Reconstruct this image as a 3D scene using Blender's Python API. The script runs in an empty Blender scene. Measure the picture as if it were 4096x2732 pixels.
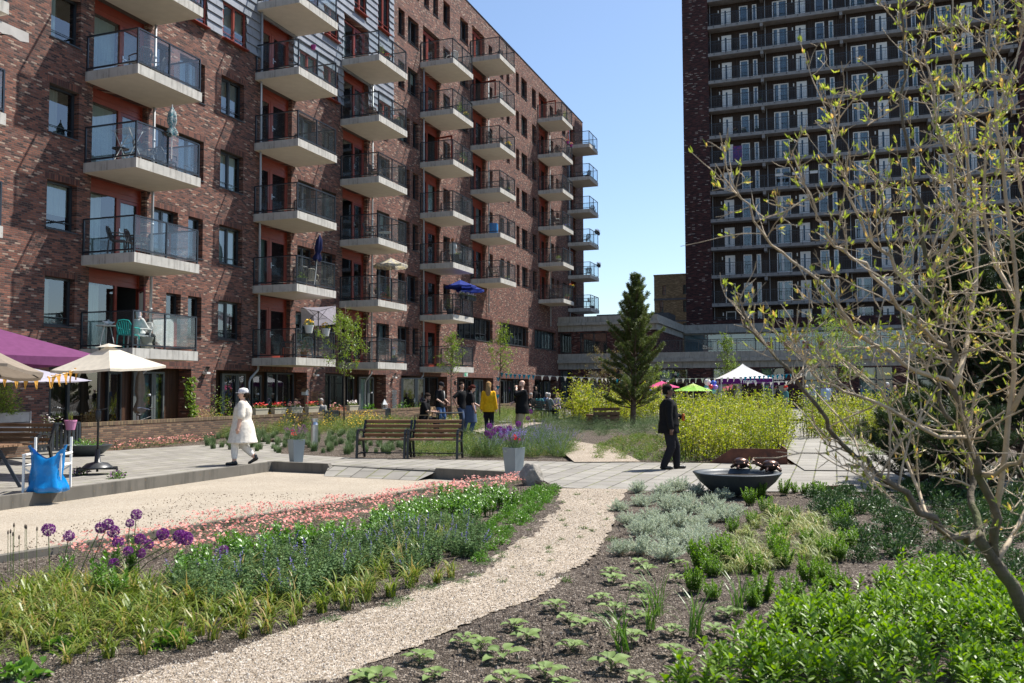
import bpy, bmesh, math, random
import numpy as np
from mathutils import Vector, Matrix, noise
from mathutils.geometry import tessellate_polygon
R=math.radians
sc=bpy.context.scene; COL=sc.collection
# ---------------------------------------------------------------- camera, sky, sun, exposure
F_PX=3542.75/1.7423; PIT=0.05423; ROL=-0.003944; EYE=1.65
cd=bpy.data.cameras.new('camera'); cam=bpy.data.objects.new('camera',cd); COL.objects.link(cam)
_f=Vector((0,math.cos(PIT),math.sin(PIT))); _u=Vector((0,-math.sin(PIT),math.cos(PIT))); _r=Vector((1,0,0))
_R2=_r*math.cos(ROL)+_u*math.sin(ROL); _U2=_u*math.cos(ROL)-_r*math.sin(ROL)
mw=Matrix((_R2,_U2,-_f)).transposed().to_4x4(); mw.translation=(0,0,EYE); cam.matrix_world=mw
cd.sensor_width=36; cd.sensor_fit='HORIZONTAL'; cd.lens=3542.75/4096*36; cd.clip_end=3000; cd.clip_start=.05
cd.dof.use_dof=True; cd.dof.focus_distance=22; cd.dof.aperture_fstop=4.5
sc.camera=cam
SUN=Vector((2.858,1.695,5.14)).normalized()
wd=bpy.data.worlds.new('World'); sc.world=wd; wd.use_nodes=True
nt=wd.node_tree; sky=nt.nodes.new('ShaderNodeTexSky'); sky.sky_type='NISHITA'; sky.sun_disc=False
sky.sun_elevation=math.asin(SUN.z); sky.sun_rotation=math.atan2(SUN.x,SUN.y); sky.dust_density=.8; sky.air_density=1.0; sky.ozone_density=3
bg=nt.nodes['Background']; bg.inputs[1].default_value=.105; nt.links.new(sky.outputs[0],bg.inputs[0])
sl=bpy.data.lights.new('sun','SUN'); sl.energy=5.0; sl.angle=R(.5); sl.color=(1,.955,.88)
so=bpy.data.objects.new('sun',sl); COL.objects.link(so); so.rotation_euler=SUN.to_track_quat('Z','Y').to_euler()
sc.view_settings.view_transform='Standard'; sc.view_settings.look='None'; sc.view_settings.exposure=0.85; sc.view_settings.gamma=1
sc.cycles.max_bounces=8; sc.cycles.transparent_max_bounces=24; sc.cycles.diffuse_bounces=3; sc.cycles.glossy_bounces=3; sc.cycles.transmission_bounces=4
sc.cycles.caustics_reflective=False; sc.cycles.caustics_refractive=False; sc.cycles.sample_clamp_indirect=6
sc.cycles.use_denoising=True
# ---------------------------------------------------------------- places
YAW=0.348714; OFF=22.2187
T=Vector((math.sin(YAW),math.cos(YAW),0)); N=Vector((math.cos(YAW),-math.sin(YAW),0))
BROT=math.atan2(T.y,T.x)
def B(s,a,z=0): return T*s+N*(a-OFF)+Vector((0,0,z))      # along the long facade, out from it, up
def ray(x,y):
    u=(x*1.7423-2048)/1.7423; v=(y*1.7423-1366)/1.7423
    u,v=u*math.cos(ROL)+v*math.sin(ROL),-u*math.sin(ROL)+v*math.cos(ROL)
    return (_r*u-_u*v+_f*F_PX)/F_PX
def at(x,y,z=0):                                            # survey of the photograph: the ground point seen there
    r=ray(x,y); k=(z-EYE)/r.z; return Vector((r.x*k,r.y*k,z))
def deep(x,y,d):                                            # the point d metres away (along the view)
    r=ray(x,y); k=d/r.y; return Vector((r.x*k,d,EYE+r.z*k))
def fac(x,y,a=0):                                           # (s,z) on the plane a metres out from the facade
    r=ray(x,y); k=(a-OFF)/(r.dot(N)) ; P=r*k; return P.dot(T),P.z+EYE
def onS(s,x,y):                                             # (a,z) on the plane across the facade at s
    r=ray(x,y); k=s/r.dot(T); P=r*k; return P.dot(N)+OFF,P.z+EYE
# ---------------------------------------------------------------- objects
def tag(o,label=None,cat=None,group=None,kind=None):
    if label: o['label']=label
    if cat: o['category']=cat
    if group: o['group']=group
    if kind: o['kind']=kind
    return o
def link(o,parent=None):
    COL.objects.link(o)
    if parent is not None: o.parent=parent
    return o
def thing(name,label,cat,loc=(0,0,0),rz=0,group=None,scale=1):
    o=bpy.data.objects.new(name,None); o.empty_display_size=.2; link(o)
    o.location=loc; o.rotation_euler=(0,0,rz); o.scale=(scale,)*3 if isinstance(scale,(int,float)) else scale
    return tag(o,label,cat,group)
def inst(name,mesh,parent=None,loc=(0,0,0),rot=(0,0,0),scale=(1,1,1)):
    o=bpy.data.objects.new(name,mesh); link(o,parent); o.location=loc; o.rotation_euler=rot
    o.scale=(scale,)*3 if isinstance(scale,(int,float)) else scale
    return o
def dup(o,loc=None,rz=None,label=None,scale=None,parent=None,group=None,rot=None):
    c=o.copy(); COL.objects.link(c)
    if parent is not None: c.parent=parent
    for ch in o.children: dup(ch,parent=c)
    if loc is not None: c.location=loc
    if rz is not None: c.rotation_euler=(0,0,rz)
    if rot is not None: c.rotation_euler=rot
    if scale is not None: c.scale=(scale,)*3 if isinstance(scale,(int,float)) else scale
    if label: c['label']=label
    if group: c['group']=group
    return c
class MB:
    "collects shapes and links them as one mesh"
    def __init__(s): s.V=[]; s.F=[]; s.MI=[]; s.m=0; s.n=0
    def add(s,V,F,m=None):
        b=s.n; V=[tuple(v) for v in V]; s.V+=V; s.n+=len(V)
        for f in F: s.F.append(tuple(i+b for i in f)); s.MI.append(s.m if m is None else m)
    def addnp(s,V,F,m=None):
        b=s.n; s.V+=V.tolist(); s.n+=len(V); F=(F+b).tolist(); s.F+=F; s.MI+=[s.m if m is None else m]*len(F)
    def box(s,x0,x1,y0,y1,z0,z1,m=None):
        s.add([(x0,y0,z0),(x1,y0,z0),(x1,y1,z0),(x0,y1,z0),(x0,y0,z1),(x1,y0,z1),(x1,y1,z1),(x0,y1,z1)],
          [(0,3,2,1),(4,5,6,7),(0,1,5,4),(1,2,6,5),(2,3,7,6),(3,0,4,7)],m)
    def bar(s,p,q,w,h,m=None,up=(0,0,1)):
        p=Vector(p);q=Vector(q);d=(q-p).normalized();up=Vector(up)
        if abs(d.dot(up))>.98: up=Vector((1,0,0))
        x=d.cross(up).normalized()*(w/2); y=x.cross(d).normalized()*(h/2)
        V=[e+x*i+y*j for e in (p,q) for i,j in ((-1,-1),(1,-1),(1,1),(-1,1))]
        s.add(V,[(0,1,2,3),(7,6,5,4),(0,4,5,1),(1,5,6,2),(2,6,7,3),(3,7,4,0)],m)
    def tube(s,P,Rr,n=8,m=None,cap=True):
        P=[Vector(p) for p in P]; Rr=[Rr]*len(P) if isinstance(Rr,(int,float)) else Rr
        V=[];F=[];prev=None
        for i,p in enumerate(P):
            d=(P[min(i+1,len(P)-1)]-P[max(i-1,0)]); d=d.normalized() if d.length>1e-9 else Vector((0,0,1))
            if prev is None: x=d.orthogonal().normalized()
            else:
                x=prev-d*prev.dot(d); x=x.normalized() if x.length>1e-6 else d.orthogonal().normalized()
            prev=x; y=d.cross(x)
            for j in range(n):
                a=2*math.pi*j/n; V.append(p+(x*math.cos(a)+y*math.sin(a))*Rr[i])
        for i in range(len(P)-1):
            for j in range(n):
                k=(j+1)%n; F.append((i*n+j,i*n+k,(i+1)*n+k,(i+1)*n+j))
        if cap: F.append(tuple(range(n-1,-1,-1))); F.append(tuple((len(P)-1)*n+j for j in range(n)))
        s.add(V,F,m)
    def loft(s,S,n=16,m=None,cap=True):
        "rings: (centre, rx, ry, [tilt about x])"
        V=[];F=[]
        for c in S:
            p=Vector(c[0]); tl=c[3] if len(c)>3 else 0
            for j in range(n):
                a=2*math.pi*j/n; x=math.cos(a)*c[1]; y=math.sin(a)*c[2]
                V.append(p+Vector((x,y*math.cos(tl),y*math.sin(tl))))
        for i in range(len(S)-1):
            for j in range(n):
                k=(j+1)%n; F.append((i*n+j,i*n+k,(i+1)*n+k,(i+1)*n+j))
        if cap: F.append(tuple(range(n-1,-1,-1))); F.append(tuple((len(S)-1)*n+j for j in range(n)))
        s.add(V,F,m)
    def lathe(s,pr,n=24,c=(0,0,0),m=None,sx=1,sy=1):
        V=[(c[0]+r*math.cos(2*math.pi*j/n)*sx,c[1]+r*math.sin(2*math.pi*j/n)*sy,c[2]+z) for r,z in pr for j in range(n)]
        F=[(i*n+j,i*n+(j+1)%n,(i+1)*n+(j+1)%n,(i+1)*n+j) for i in range(len(pr)-1) for j in range(n)]
        if pr[0][0]>1e-4: F.append(tuple(range(n-1,-1,-1)))
        if pr[-1][0]>1e-4: F.append(tuple((len(pr)-1)*n+j for j in range(n)))
        s.add(V,F,m)
    def ball(s,c,r,n=12,m=None,k=None):
        rx,ry,rz=(r,r,r) if isinstance(r,(int,float)) else r; k=k or n//2+1
        pr=[(max(1e-5,math.sin(math.pi*i/k)),-math.cos(math.pi*i/k)) for i in range(k+1)]
        V=[(c[0]+q*math.cos(2*math.pi*j/n)*rx,c[1]+q*math.sin(2*math.pi*j/n)*ry,c[2]+z*rz) for q,z in pr for j in range(n)]
        s.add(V,[(i*n+j,i*n+(j+1)%n,(i+1)*n+(j+1)%n,(i+1)*n+j) for i in range(k) for j in range(n)],m)
    def capsule(s,p,q,r0,r1,n=12,m=None):
        p=Vector(p);q=Vector(q);d=(q-p)
        if d.length<1e-6: return s.ball(p,r0,n,m)
        d.normalize(); P=[];Q=[]
        for a in (80,50,25,0): P.append(p-d*r0*math.sin(R(a))); Q.append(r0*math.cos(R(a)))
        for a in (0,25,50,80): P.append(q+d*r1*math.sin(R(a))); Q.append(r1*math.cos(R(a)))
        s.tube(P,Q,n,m)
    def prism(s,poly,z0,z1,m=None,xf=None):
        n=len(poly); V=[(x,y,z0) for x,y in poly]+[(x,y,z1) for x,y in poly]
        F=[(i,(i+1)%n,n+(i+1)%n,n+i) for i in range(n)]
        for t in tessellate_polygon([[Vector((x,y,0)) for x,y in poly]]):
            F.append(tuple(t[::-1])); F.append(tuple(n+i for i in t))
        if xf: V=[xf(Vector(v)) for v in V]
        s.add(V,F,m)
    def quad(s,a,b,c,d,m=None): s.add([a,b,c,d],[(0,1,2,3)],m)
    def mesh(s,name,mats,smooth=False,fix=False):
        me=bpy.data.meshes.new(name); me.from_pydata(s.V,[],s.F)
        for m in (mats if isinstance(mats,(list,tuple)) else [mats]): me.materials.append(m)
        if any(s.MI): me.polygons.foreach_set('material_index',s.MI)
        if smooth: me.polygons.foreach_set('use_smooth',[True]*len(s.F))
        if fix:
            bm=bmesh.new(); bm.from_mesh(me); bmesh.ops.recalc_face_normals(bm,faces=bm.faces); bm.to_mesh(me); bm.free()
        me.update(); return me
    def build(s,name,mats,parent=None,loc=(0,0,0),rot=(0,0,0),smooth=False,fix=False,bevel=0):
        me=s.mesh(name,mats,smooth,fix)
        if bevel:
            bm=bmesh.new(); bm.from_mesh(me); bmesh.ops.recalc_face_normals(bm,faces=bm.faces)
            bmesh.ops.bevel(bm,geom=bm.edges[:],offset=bevel,segments=2,affect='EDGES',profile=.6,clamp_overlap=True); bm.to_mesh(me); bm.free()
        return inst(name,me,parent,loc,rot)
# ---------------------------------------------------------------- materials
def newmat(name):
    m=bpy.data.materials.new(name); m.use_nodes=True; nt=m.node_tree
    return m,nt,nt.nodes['Principled BSDF'],nt.nodes['Material Output']
def nd(nt,t,**kw):
    n=nt.nodes.new('ShaderNode'+t)
    for k,v in kw.items():
        if k[0]=='i': n.inputs[int(k[1:])].default_value=v
        else: setattr(n,k,v)
    return n
def ramp(nt,src,stops,const=False):
    r=nt.nodes.new('ShaderNodeValToRGB'); e=r.color_ramp.elements
    if const: r.color_ramp.interpolation='CONSTANT'
    while len(e)<len(stops): e.new(.5)
    for x,(p,c) in zip(e,stops): x.position=p; x.color=(*c,1) if len(c)==3 else c
    nt.links.new(src,r.inputs[0]); return r
def mat(name,c,rough=.6,var=.12,scale=6,metal=0,bump=0,bscale=40,spec=.5,stain=None,emit=0,coat=0):
    m,nt,p,o=newmat(name); L=nt.links.new
    tc=nd(nt,'TexCoord'); nz=nd(nt,'TexNoise'); nz.inputs['Scale'].default_value=scale; nz.inputs['Detail'].default_value=5; L(tc.outputs['Object'],nz.inputs['Vector'])
    c=Vector(c); r=ramp(nt,nz.outputs[0],[(.3,tuple(c*(1-var))),(.7,tuple(c*(1+var)))]); out=r.outputs[0]
    if stain:
        n2=nd(nt,'TexNoise'); n2.inputs['Scale'].default_value=stain[1]; n2.inputs['Detail'].default_value=8; L(tc.outputs['Object'],n2.inputs['Vector'])
        r2=ramp(nt,n2.outputs[0],[(.52,(0,0,0)),(.72,(1,1,1))]); mx=nd(nt,'MixRGB'); mx.inputs[2].default_value=(*stain[0],1); L(r2.outputs[0],mx.inputs[0]); L(out,mx.inputs[1]); out=mx.outputs[0]
    L(out,p.inputs['Base Color']); p.inputs['Roughness'].default_value=rough; p.inputs['Metallic'].default_value=metal; p.inputs['Specular IOR Level'].default_value=spec
    if coat: p.inputs['Coat Weight'].default_value=coat
    if bump:
        nb=nd(nt,'TexNoise'); nb.inputs['Scale'].default_value=bscale; nb.inputs['Detail'].default_value=4; L(tc.outputs['Object'],nb.inputs['Vector'])
        b=nd(nt,'Bump'); b.inputs['Strength'].default_value=bump; b.inputs['Distance'].default_value=.02; L(nb.outputs[0],b.inputs['Height']); L(b.outputs[0],p.inputs['Normal'])
    return m
def leafmat(name,c1,c2,trans=.35,rough=.45,c3=None,spec=.4):
    "leaves: each leaf its own tone between c1 and c2, light passing through"
    m,nt,p,o=newmat(name); L=nt.links.new
    g=nd(nt,'NewGeometry'); st=[(0,c1),(.75 if c3 else 1,c2)]+([(1,c3)] if c3 else [])
    oi=nd(nt,'ObjectInfo'); ad=nd(nt,'Math',operation='MULTIPLY_ADD'); ad.inputs[1].default_value=.3; ad.inputs[2].default_value=-.15; L(oi.outputs['Random'],ad.inputs[0])
    a2=nd(nt,'Math',operation='ADD',use_clamp=True); L(g.outputs['Random Per Island'],a2.inputs[0]); L(ad.outputs[0],a2.inputs[1])
    r=ramp(nt,a2.outputs[0],st); L(r.outputs[0],p.inputs['Base Color']); p.inputs['Roughness'].default_value=rough; p.inputs['Specular IOR Level'].default_value=spec
    t=nd(nt,'BsdfTranslucent'); hs=nd(nt,'HueSaturation'); hs.inputs['Value'].default_value=1.5; hs.inputs['Saturation'].default_value=1.1; L(r.outputs[0],hs.inputs['Color']); L(hs.outputs[0],t.inputs[0])
    mx=nd(nt,'MixShader'); mx.inputs[0].default_value=trans; L(p.outputs[0],mx.inputs[1]); L(t.outputs[0],mx.inputs[2]); L(mx.outputs[0],o.inputs[0])
    return m
def glassmat(name,tint=(.8,.9,.9),base=.12,edge=.75,rough=.01,dirt=0):
    "a pane: tinted, clear, mirroring more at a slant"
    m,nt,p,o=newmat(name); L=nt.links.new; nt.nodes.remove(p)
    tr=nd(nt,'BsdfTransparent'); tr.inputs[0].default_value=(*tint,1); gl=nd(nt,'BsdfGlossy'); gl.inputs['Roughness'].default_value=rough; gl.inputs[0].default_value=(.85,.9,.95,1)
    lw=nd(nt,'LayerWeight'); lw.inputs[0].default_value=.35; mr=nd(nt,'MapRange'); mr.inputs[3].default_value=base; mr.inputs[4].default_value=edge; L(lw.outputs['Fresnel'],mr.inputs[0])
    mx=nd(nt,'MixShader'); L(mr.outputs[0],mx.inputs[0]); L(tr.outputs[0],mx.inputs[1]); L(gl.outputs[0],mx.inputs[2]); out=mx
    if dirt:
        df=nd(nt,'BsdfDiffuse'); df.inputs[0].default_value=(.75,.8,.8,1); m2=nd(nt,'MixShader'); m2.inputs[0].default_value=dirt; L(mx.outputs[0],m2.inputs[1]); L(df.outputs[0],m2.inputs[2]); out=m2
    L(out.outputs[0],o.inputs[0]); return m
def brickmat(name,stops,mortar,bw=.23,rh=.068,ms=.009,vertical=False,uv='xyz',rough=.85,shift=0,var=.22):
    m,nt,p,o=newmat(name); L=nt.links.new
    tc=nd(nt,'TexCoord'); sp=nd(nt,'SeparateXYZ'); L(tc.outputs['Object'],sp.inputs[0])
    ad=nd(nt,'Math',operation='ADD'); L(sp.outputs[0],ad.inputs[0]); L(sp.outputs[1],ad.inputs[1])
    cb=nd(nt,'CombineXYZ')
    if vertical: L(sp.outputs[2],cb.inputs[0]); L(ad.outputs[0],cb.inputs[1])
    else: L(ad.outputs[0],cb.inputs[0]); L(sp.outputs[2],cb.inputs[1])
    bt=nd(nt,'TexBrick'); bt.inputs['Scale'].default_value=1; bt.inputs['Brick Width'].default_value=bw; bt.inputs['Row Height'].default_value=rh; bt.inputs['Mortar Size'].default_value=ms
    bt.inputs['Color1'].default_value=(0,0,0,1); bt.inputs['Color2'].default_value=(1,1,1,1); bt.inputs['Mortar'].default_value=(.5,.5,.5,1); bt.inputs['Mortar Smooth'].default_value=.2
    if vertical: bt.offset=0
    L(cb.outputs[0],bt.inputs['Vector'])
    r=ramp(nt,bt.outputs['Color'],stops,True)
    nz=nd(nt,'TexNoise'); nz.inputs['Scale'].default_value=1.3; nz.inputs['Detail'].default_value=6; L(tc.outputs['Object'],nz.inputs['Vector'])
    n2=nd(nt,'TexNoise'); n2.inputs['Scale'].default_value=30; n2.inputs['Detail'].default_value=2; L(tc.outputs['Object'],n2.inputs['Vector'])
    sm=nd(nt,'Math',operation='ADD'); L(nz.outputs[0],sm.inputs[0]); L(n2.outputs[0],sm.inputs[1])
    mr=nd(nt,'MapRange'); mr.inputs[1].default_value=.6; mr.inputs[2].default_value=1.4; mr.inputs[3].default_value=1-var; mr.inputs[4].default_value=1+var; L(sm.outputs[0],mr.inputs[0])
    ml=nd(nt,'VectorMath',operation='SCALE'); L(r.outputs[0],ml.inputs[0]); L(mr.outputs[0],ml.inputs[3])
    mx=nd(nt,'MixRGB'); mx.inputs[2].default_value=(*mortar,1); L(bt.outputs['Fac'],mx.inputs[0]); L(ml.outputs[0],mx.inputs[1]); L(mx.outputs[0],p.inputs['Base Color'])
    b=nd(nt,'Bump'); b.invert=True; b.inputs['Strength'].default_value=.6; b.inputs['Distance'].default_value=.012; L(bt.outputs['Fac'],b.inputs['Height']); L(b.outputs[0],p.inputs['Normal'])
    p.inputs['Roughness'].default_value=rough; p.inputs['Specular IOR Level'].default_value=.3
    return m
def concretemat(name,c,streak=.5,dark=(.05,.05,.045),lich=0):
    "weathered concrete: runs of dirt down the faces, spots of lichen"
    m,nt,p,o=newmat(name); L=nt.links.new; tc=nd(nt,'TexCoord')
    mp=nd(nt,'Mapping'); mp.inputs['Scale'].default_value=(7,7,.9); L(tc.outputs['Object'],mp.inputs[0])
    n1=nd(nt,'TexNoise'); n1.inputs['Scale'].default_value=1; n1.inputs['Detail'].default_value=7; n1.inputs['Roughness'].default_value=.65; L(mp.outputs[0],n1.inputs['Vector'])
    n2=nd(nt,'TexNoise'); n2.inputs['Scale'].default_value=2.2; n2.inputs['Detail'].default_value=8; L(tc.outputs['Object'],n2.inputs['Vector'])
    c=Vector(c); base=ramp(nt,n2.outputs[0],[(.3,tuple(c*.85)),(.7,tuple(c*1.12))])
    r=ramp(nt,n1.outputs[0],[(.5,(0,0,0)),(.78,(streak,)*3)])
    mx=nd(nt,'MixRGB'); mx.inputs[2].default_value=(*dark,1); L(r.outputs[0],mx.inputs[0]); L(base.outputs[0],mx.inputs[1]); out=mx
    if lich:
        n3=nd(nt,'TexNoise'); n3.inputs['Scale'].default_value=14; n3.inputs['Detail'].default_value=2; L(tc.outputs['Object'],n3.inputs['Vector'])
        r3=ramp(nt,n3.outputs[0],[(.69,(0,0,0)),(.73,(lich,)*3)]); m3=nd(nt,'MixRGB'); m3.inputs[2].default_value=(.3,.17,.04,1); L(r3.outputs[0],m3.inputs[0]); L(mx.outputs[0],m3.inputs[1]); out=m3
    L(out.outputs[0],p.inputs['Base Color']); p.inputs['Roughness'].default_value=.85; p.inputs['Specular IOR Level'].default_value=.25
    nb=nd(nt,'TexNoise'); nb.inputs['Scale'].default_value=60; L(tc.outputs['Object'],nb.inputs['Vector']); b=nd(nt,'Bump'); b.inputs['Strength'].default_value=.15; b.inputs['Distance'].default_value=.01; L(nb.outputs[0],b.inputs['Height']); L(b.outputs[0],p.inputs['Normal'])
    return m
def grainmat(name,stops,scale=90,patch=None,bump=.8,dist=.02,big=.15):
    "gravel and soil: a tone per grain"
    m,nt,p,o=newmat(name); L=nt.links.new; tc=nd(nt,'TexCoord')
    v=nd(nt,'TexVoronoi'); v.inputs['Scale'].default_value=scale; L(tc.outputs['Object'],v.inputs['Vector'])
    s=nd(nt,'SeparateColor'); L(v.outputs['Color'],s.inputs[0]); r=ramp(nt,s.outputs[0],stops); out=r.outputs[0]
    n2=nd(nt,'TexNoise'); n2.inputs['Scale'].default_value=.9; n2.inputs['Detail'].default_value=9; n2.inputs['Roughness'].default_value=.6; L(tc.outputs['Object'],n2.inputs['Vector'])
    mr=nd(nt,'MapRange'); mr.inputs[1].default_value=.3; mr.inputs[2].default_value=.7; mr.inputs[3].default_value=1-big; mr.inputs[4].default_value=1+big; L(n2.outputs[0],mr.inputs[0])
    ml=nd(nt,'VectorMath',operation='SCALE'); L(out,ml.inputs[0]); L(mr.outputs[0],ml.inputs[3]); out=ml.outputs[0]
    if patch:
        n3=nd(nt,'TexNoise'); n3.inputs['Scale'].default_value=patch[1]; n3.inputs['Detail'].default_value=10; n3.inputs['Roughness'].default_value=.7; L(tc.outputs['Object'],n3.inputs['Vector'])
        r3=ramp(nt,n3.outputs[0],[(patch[2],(0,0,0)),(patch[2]+.1,(patch[3],)*3)]); mx=nd(nt,'MixRGB'); mx.inputs[2].default_value=(*patch[0],1); L(r3.outputs[0],mx.inputs[0]); L(out,mx.inputs[1]); out=mx.outputs[0]
    L(out,p.inputs['Base Color']); p.inputs['Roughness'].default_value=.9; p.inputs['Specular IOR Level'].default_value=.2
    b=nd(nt,'Bump'); b.inputs['Strength'].default_value=bump; b.inputs['Distance'].default_value=dist; L(v.outputs['Distance'],b.inputs['Height']); b.invert=True; L(b.outputs[0],p.inputs['Normal'])
    return m
# ---------------------------------------------------------------- the long brick apartment building
rnd=random.Random(7)
BRK=[(0,(.05,.026,.024)),(.18,(.105,.043,.033)),(.4,(.165,.064,.045)),(.64,(.225,.09,.06)),(.84,(.17,.082,.066)),(.92,(.33,.23,.175))]
m_brick=brickmat('brick_mixed_red',BRK,(.10,.08,.068),bw=.2,rh=.061)
m_soldier=brickmat('brick_upright_course',[(0,(.07,.03,.026)),(.3,(.12,.046,.034)),(.7,(.17,.066,.046))],(.08,.06,.05),bw=.23,rh=.068,vertical=True)
m_slate=mat('slate_blue_grey',(.20,.215,.245),.45,.18,1.3,bump=.1,spec=.5)
m_conc=concretemat('balcony_concrete',(.47,.45,.41),.95,(.1,.09,.075),.6)
m_soffit=mat('painted_soffit',(.62,.57,.48),.85,.05,3)
m_red=mat('oxide_red_paint',(.22,.035,.018),.4,.1,2)
m_reddoor=mat('wine_red_paint',(.17,.022,.02),.35,.1,2)
m_anth=mat('anthracite_metal',(.025,.03,.036),.35,.15,3)
m_rail=mat('dark_blue_grey_steel',(.03,.036,.045),.3,.1,3,metal=.3)
m_grey=mat('mid_grey_frame',(.09,.1,.1),.4,.1,2)
m_white=mat('white_paint',(.75,.75,.73),.4,.04,2)
m_steel=mat('brushed_steel',(.55,.55,.55),.3,.1,8,metal=1)
m_pipe=mat('zinc_grey_pipe',(.34,.36,.38),.45,.1,2)
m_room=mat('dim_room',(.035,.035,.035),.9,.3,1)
m_pane=glassmat('window_glass',(.62,.74,.74),.13,.8)
m_bal=glassmat('balcony_glass',(.84,.9,.92),.05,.5,.01,.02)
m_curt=[mat('white_curtain',(.62,.63,.58),.9,.06,2),mat('grey_blind',(.25,.28,.29),.8,.1,2),mat('sage_curtain',(.3,.42,.37),.9,.08,2),mat('beige_curtain',(.42,.36,.28),.9,.06,2)]
def woodmat(name,c,var=.45,sc=(26,26,1.1)):
    m,nt,p,o=newmat(name); L=nt.links.new; tc=nd(nt,'TexCoord'); mp=nd(nt,'Mapping'); mp.inputs['Scale'].default_value=sc; L(tc.outputs['Object'],mp.inputs[0])
    n=nd(nt,'TexNoise'); n.inputs['Scale'].default_value=1; n.inputs['Detail'].default_value=4; L(mp.outputs[0],n.inputs['Vector']); c=Vector(c)
    r=ramp(nt,n.outputs[0],[(.3,tuple(c*(1-var))),(.5,tuple(c)),(.72,tuple(c*(1+var)))]); L(r.outputs[0],p.inputs['Base Color']); p.inputs['Roughness'].default_value=.6; p.inputs['Specular IOR Level'].default_value=.3
    b=nd(nt,'Bump'); b.inputs['Strength'].default_value=.25; b.inputs['Distance'].default_value=.01; L(n.outputs[0],b.inputs['Height']); L(b.outputs[0],p.inputs['Normal']); return m
m_timber=woodmat('dark_weathered_timber',(.055,.026,.014),.6,(11,11,.5))
bld=thing('apartment_building','long red and purple brick apartment building with concrete balconies and orange red door frames','building',B(0,0,0),BROT)
ZK=lambda k:2.97+(k-1)*2.95
S0,S1,ZT=4.0,81.2,27.23
OPEN=[]   # s0,s1,z0,z1,type
def win(s0,s1,k,ty='w',lo=.68,hi=2.17): OPEN.append((s0,s1,ZK(k)+lo,ZK(k)+hi,ty))
DOORS={0:(14.2,16.6,'A',range(1,7)),1:(21.74,24.13,'A',range(1,9)),2:(30.62,32.84,'B',range(1,9)),3:(37.14,39.54,'A',range(1,7)),4:(46.05,48.36,'B',range(1,8)),5:(53.57,55.8,'B',range(3,9)),6:(67.75,69.9,'B',range(3,9)),7:(76.16,78.38,'B',range(3,9))}
BALS={0:(13.88,range(1,6)),1:(21.42,range(1,6)),2:(30.175,range(1,7)),3:(36.91,range(1,7)),4:(45.67,range(1,8)),5:(53.22,range(3,9)),6:(67.38,range(3,9)),7:(75.81,range(3,9))}
PIPES={1:24.32,2:30.42,3:39.84,4:45.9,5:56.15,6:70.2,7:76.0}
for k in range(1,9):
    win(20.07,21.2,k,'v'); win(28.05,29.48,k)
    win(8.6,10.0,k); win(11.5,12.6,k); win(17.6,18.2,k,'n') if k>5 else None
    if k==1: win(25.22,25.97,k,'n'); win(26.35,27.09,k,'n'); win(33.26,34.75,k); win(35.5,36.62,k)
    else:
        if k==2: win(24.54,25.75,k); win(26.3,27.1,k,'n')
        elif k<6: win(24.56,25.2,k,'n'); win(25.72,27.09,k)
        win(33.34,34.7,k); win(35.3,36.57,k)
    if k<6: win(40.56,41.97,k); win(42.96,43.8 if k==2 else 44.37,k,'n' if k==2 else 'w')
    if k in (1,3,4,5): win(44.75,45.48,k,'n')
    if k==2: win(44.1,45.48,k)
    if k==6: win(40.54,41.77,k); win(42.93,43.7,k,'n'); win(44.1,45.47,k)
    if k==7: win(38.1,39.25,k,'w',.1,2.2); win(40.54,41.77,k,'w',.1,2.2); win(42.93,43.7,k,'n'); win(44.1,45.47,k)
    if k==8: win(38.1,39.25,k); win(40.54,41.77,k); win(42.93,43.7,k,'n'); win(44.1,45.47,k); win(46.19,46.88,k,'n'); win(47.45,48.16,k,'n')
    if k>1: win(48.92,49.93,k,'v')
    if k>2:
        win(51.55,52.88,k); win(56.55,57.27,k,'n'); win(58.8,59.5,k,'n'); win(60.12,60.76,k,'n'); win(62.2,62.87,k,'n'); win(63.42,64.78,k); win(66.0,67.0,k,'v'); win(70.7,71.7,k,'n'); win(72.4,73.2,k,'n'); win(74.3,75.4,k)
for (a,b) in ((51.03,57.18),(58.66,64.83),(66.32,72.06)): OPEN.append((a,b,4.94,6.45,'wide'))
for c,(a,b,ty,ks) in DOORS.items():
    for k in ks:
        cov=any(k+1==kk for kk in BALS[c][1])
        OPEN.append((a,b,ZK(k),ZK(k)+(2.63 if cov else 2.38),'door'+ty))
GF=[(5.2,11.4),(12.7,18.9),(20.32,26.59),(27.97,34.2),(35.7,41.65),(43.4,49.5),(51.0,57.3),(58.6,64.9),(66.3,72.3)]
for a,b in GF: OPEN.append((a,b,0.02,2.45,'gf'))
SL=(24.4,42.34,15.48)
def wall_grid(mb,s0,s1,z0,z1,ops,cls,extra=()):
    ss=sorted({s0,s1,*[v for o in ops for v in o[:2]],*[e[0] for e in extra],*[e[1] for e in extra]}); zs=sorted({z0,z1,*[v for o in ops for v in o[2:4]],*[e[2] for e in extra],*[e[3] for e in extra]})
    ss=[s for s in ss if s0<=s<=s1]; zs=[z for z in zs if z0<=z<=z1]
    for i in range(len(ss)-1):
        a,b=ss[i],ss[i+1]; c=(a+b)/2; col=[o for o in ops if o[0]<c<o[1]]; ex=[e for e in extra if e[0]<c<e[1]]; run=None
        for j in range(len(zs)-1):
            d=(zs[j]+zs[j+1])/2
            if any(o[2]<d<o[3] for o in col): continue
            m=1 if any(e[2]<d<e[3] for e in ex) else 0
            mb.quad((a,0,zs[j]),(b,0,zs[j]),(b,0,zs[j+1]),(a,0,zs[j+1]),m)
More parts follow.
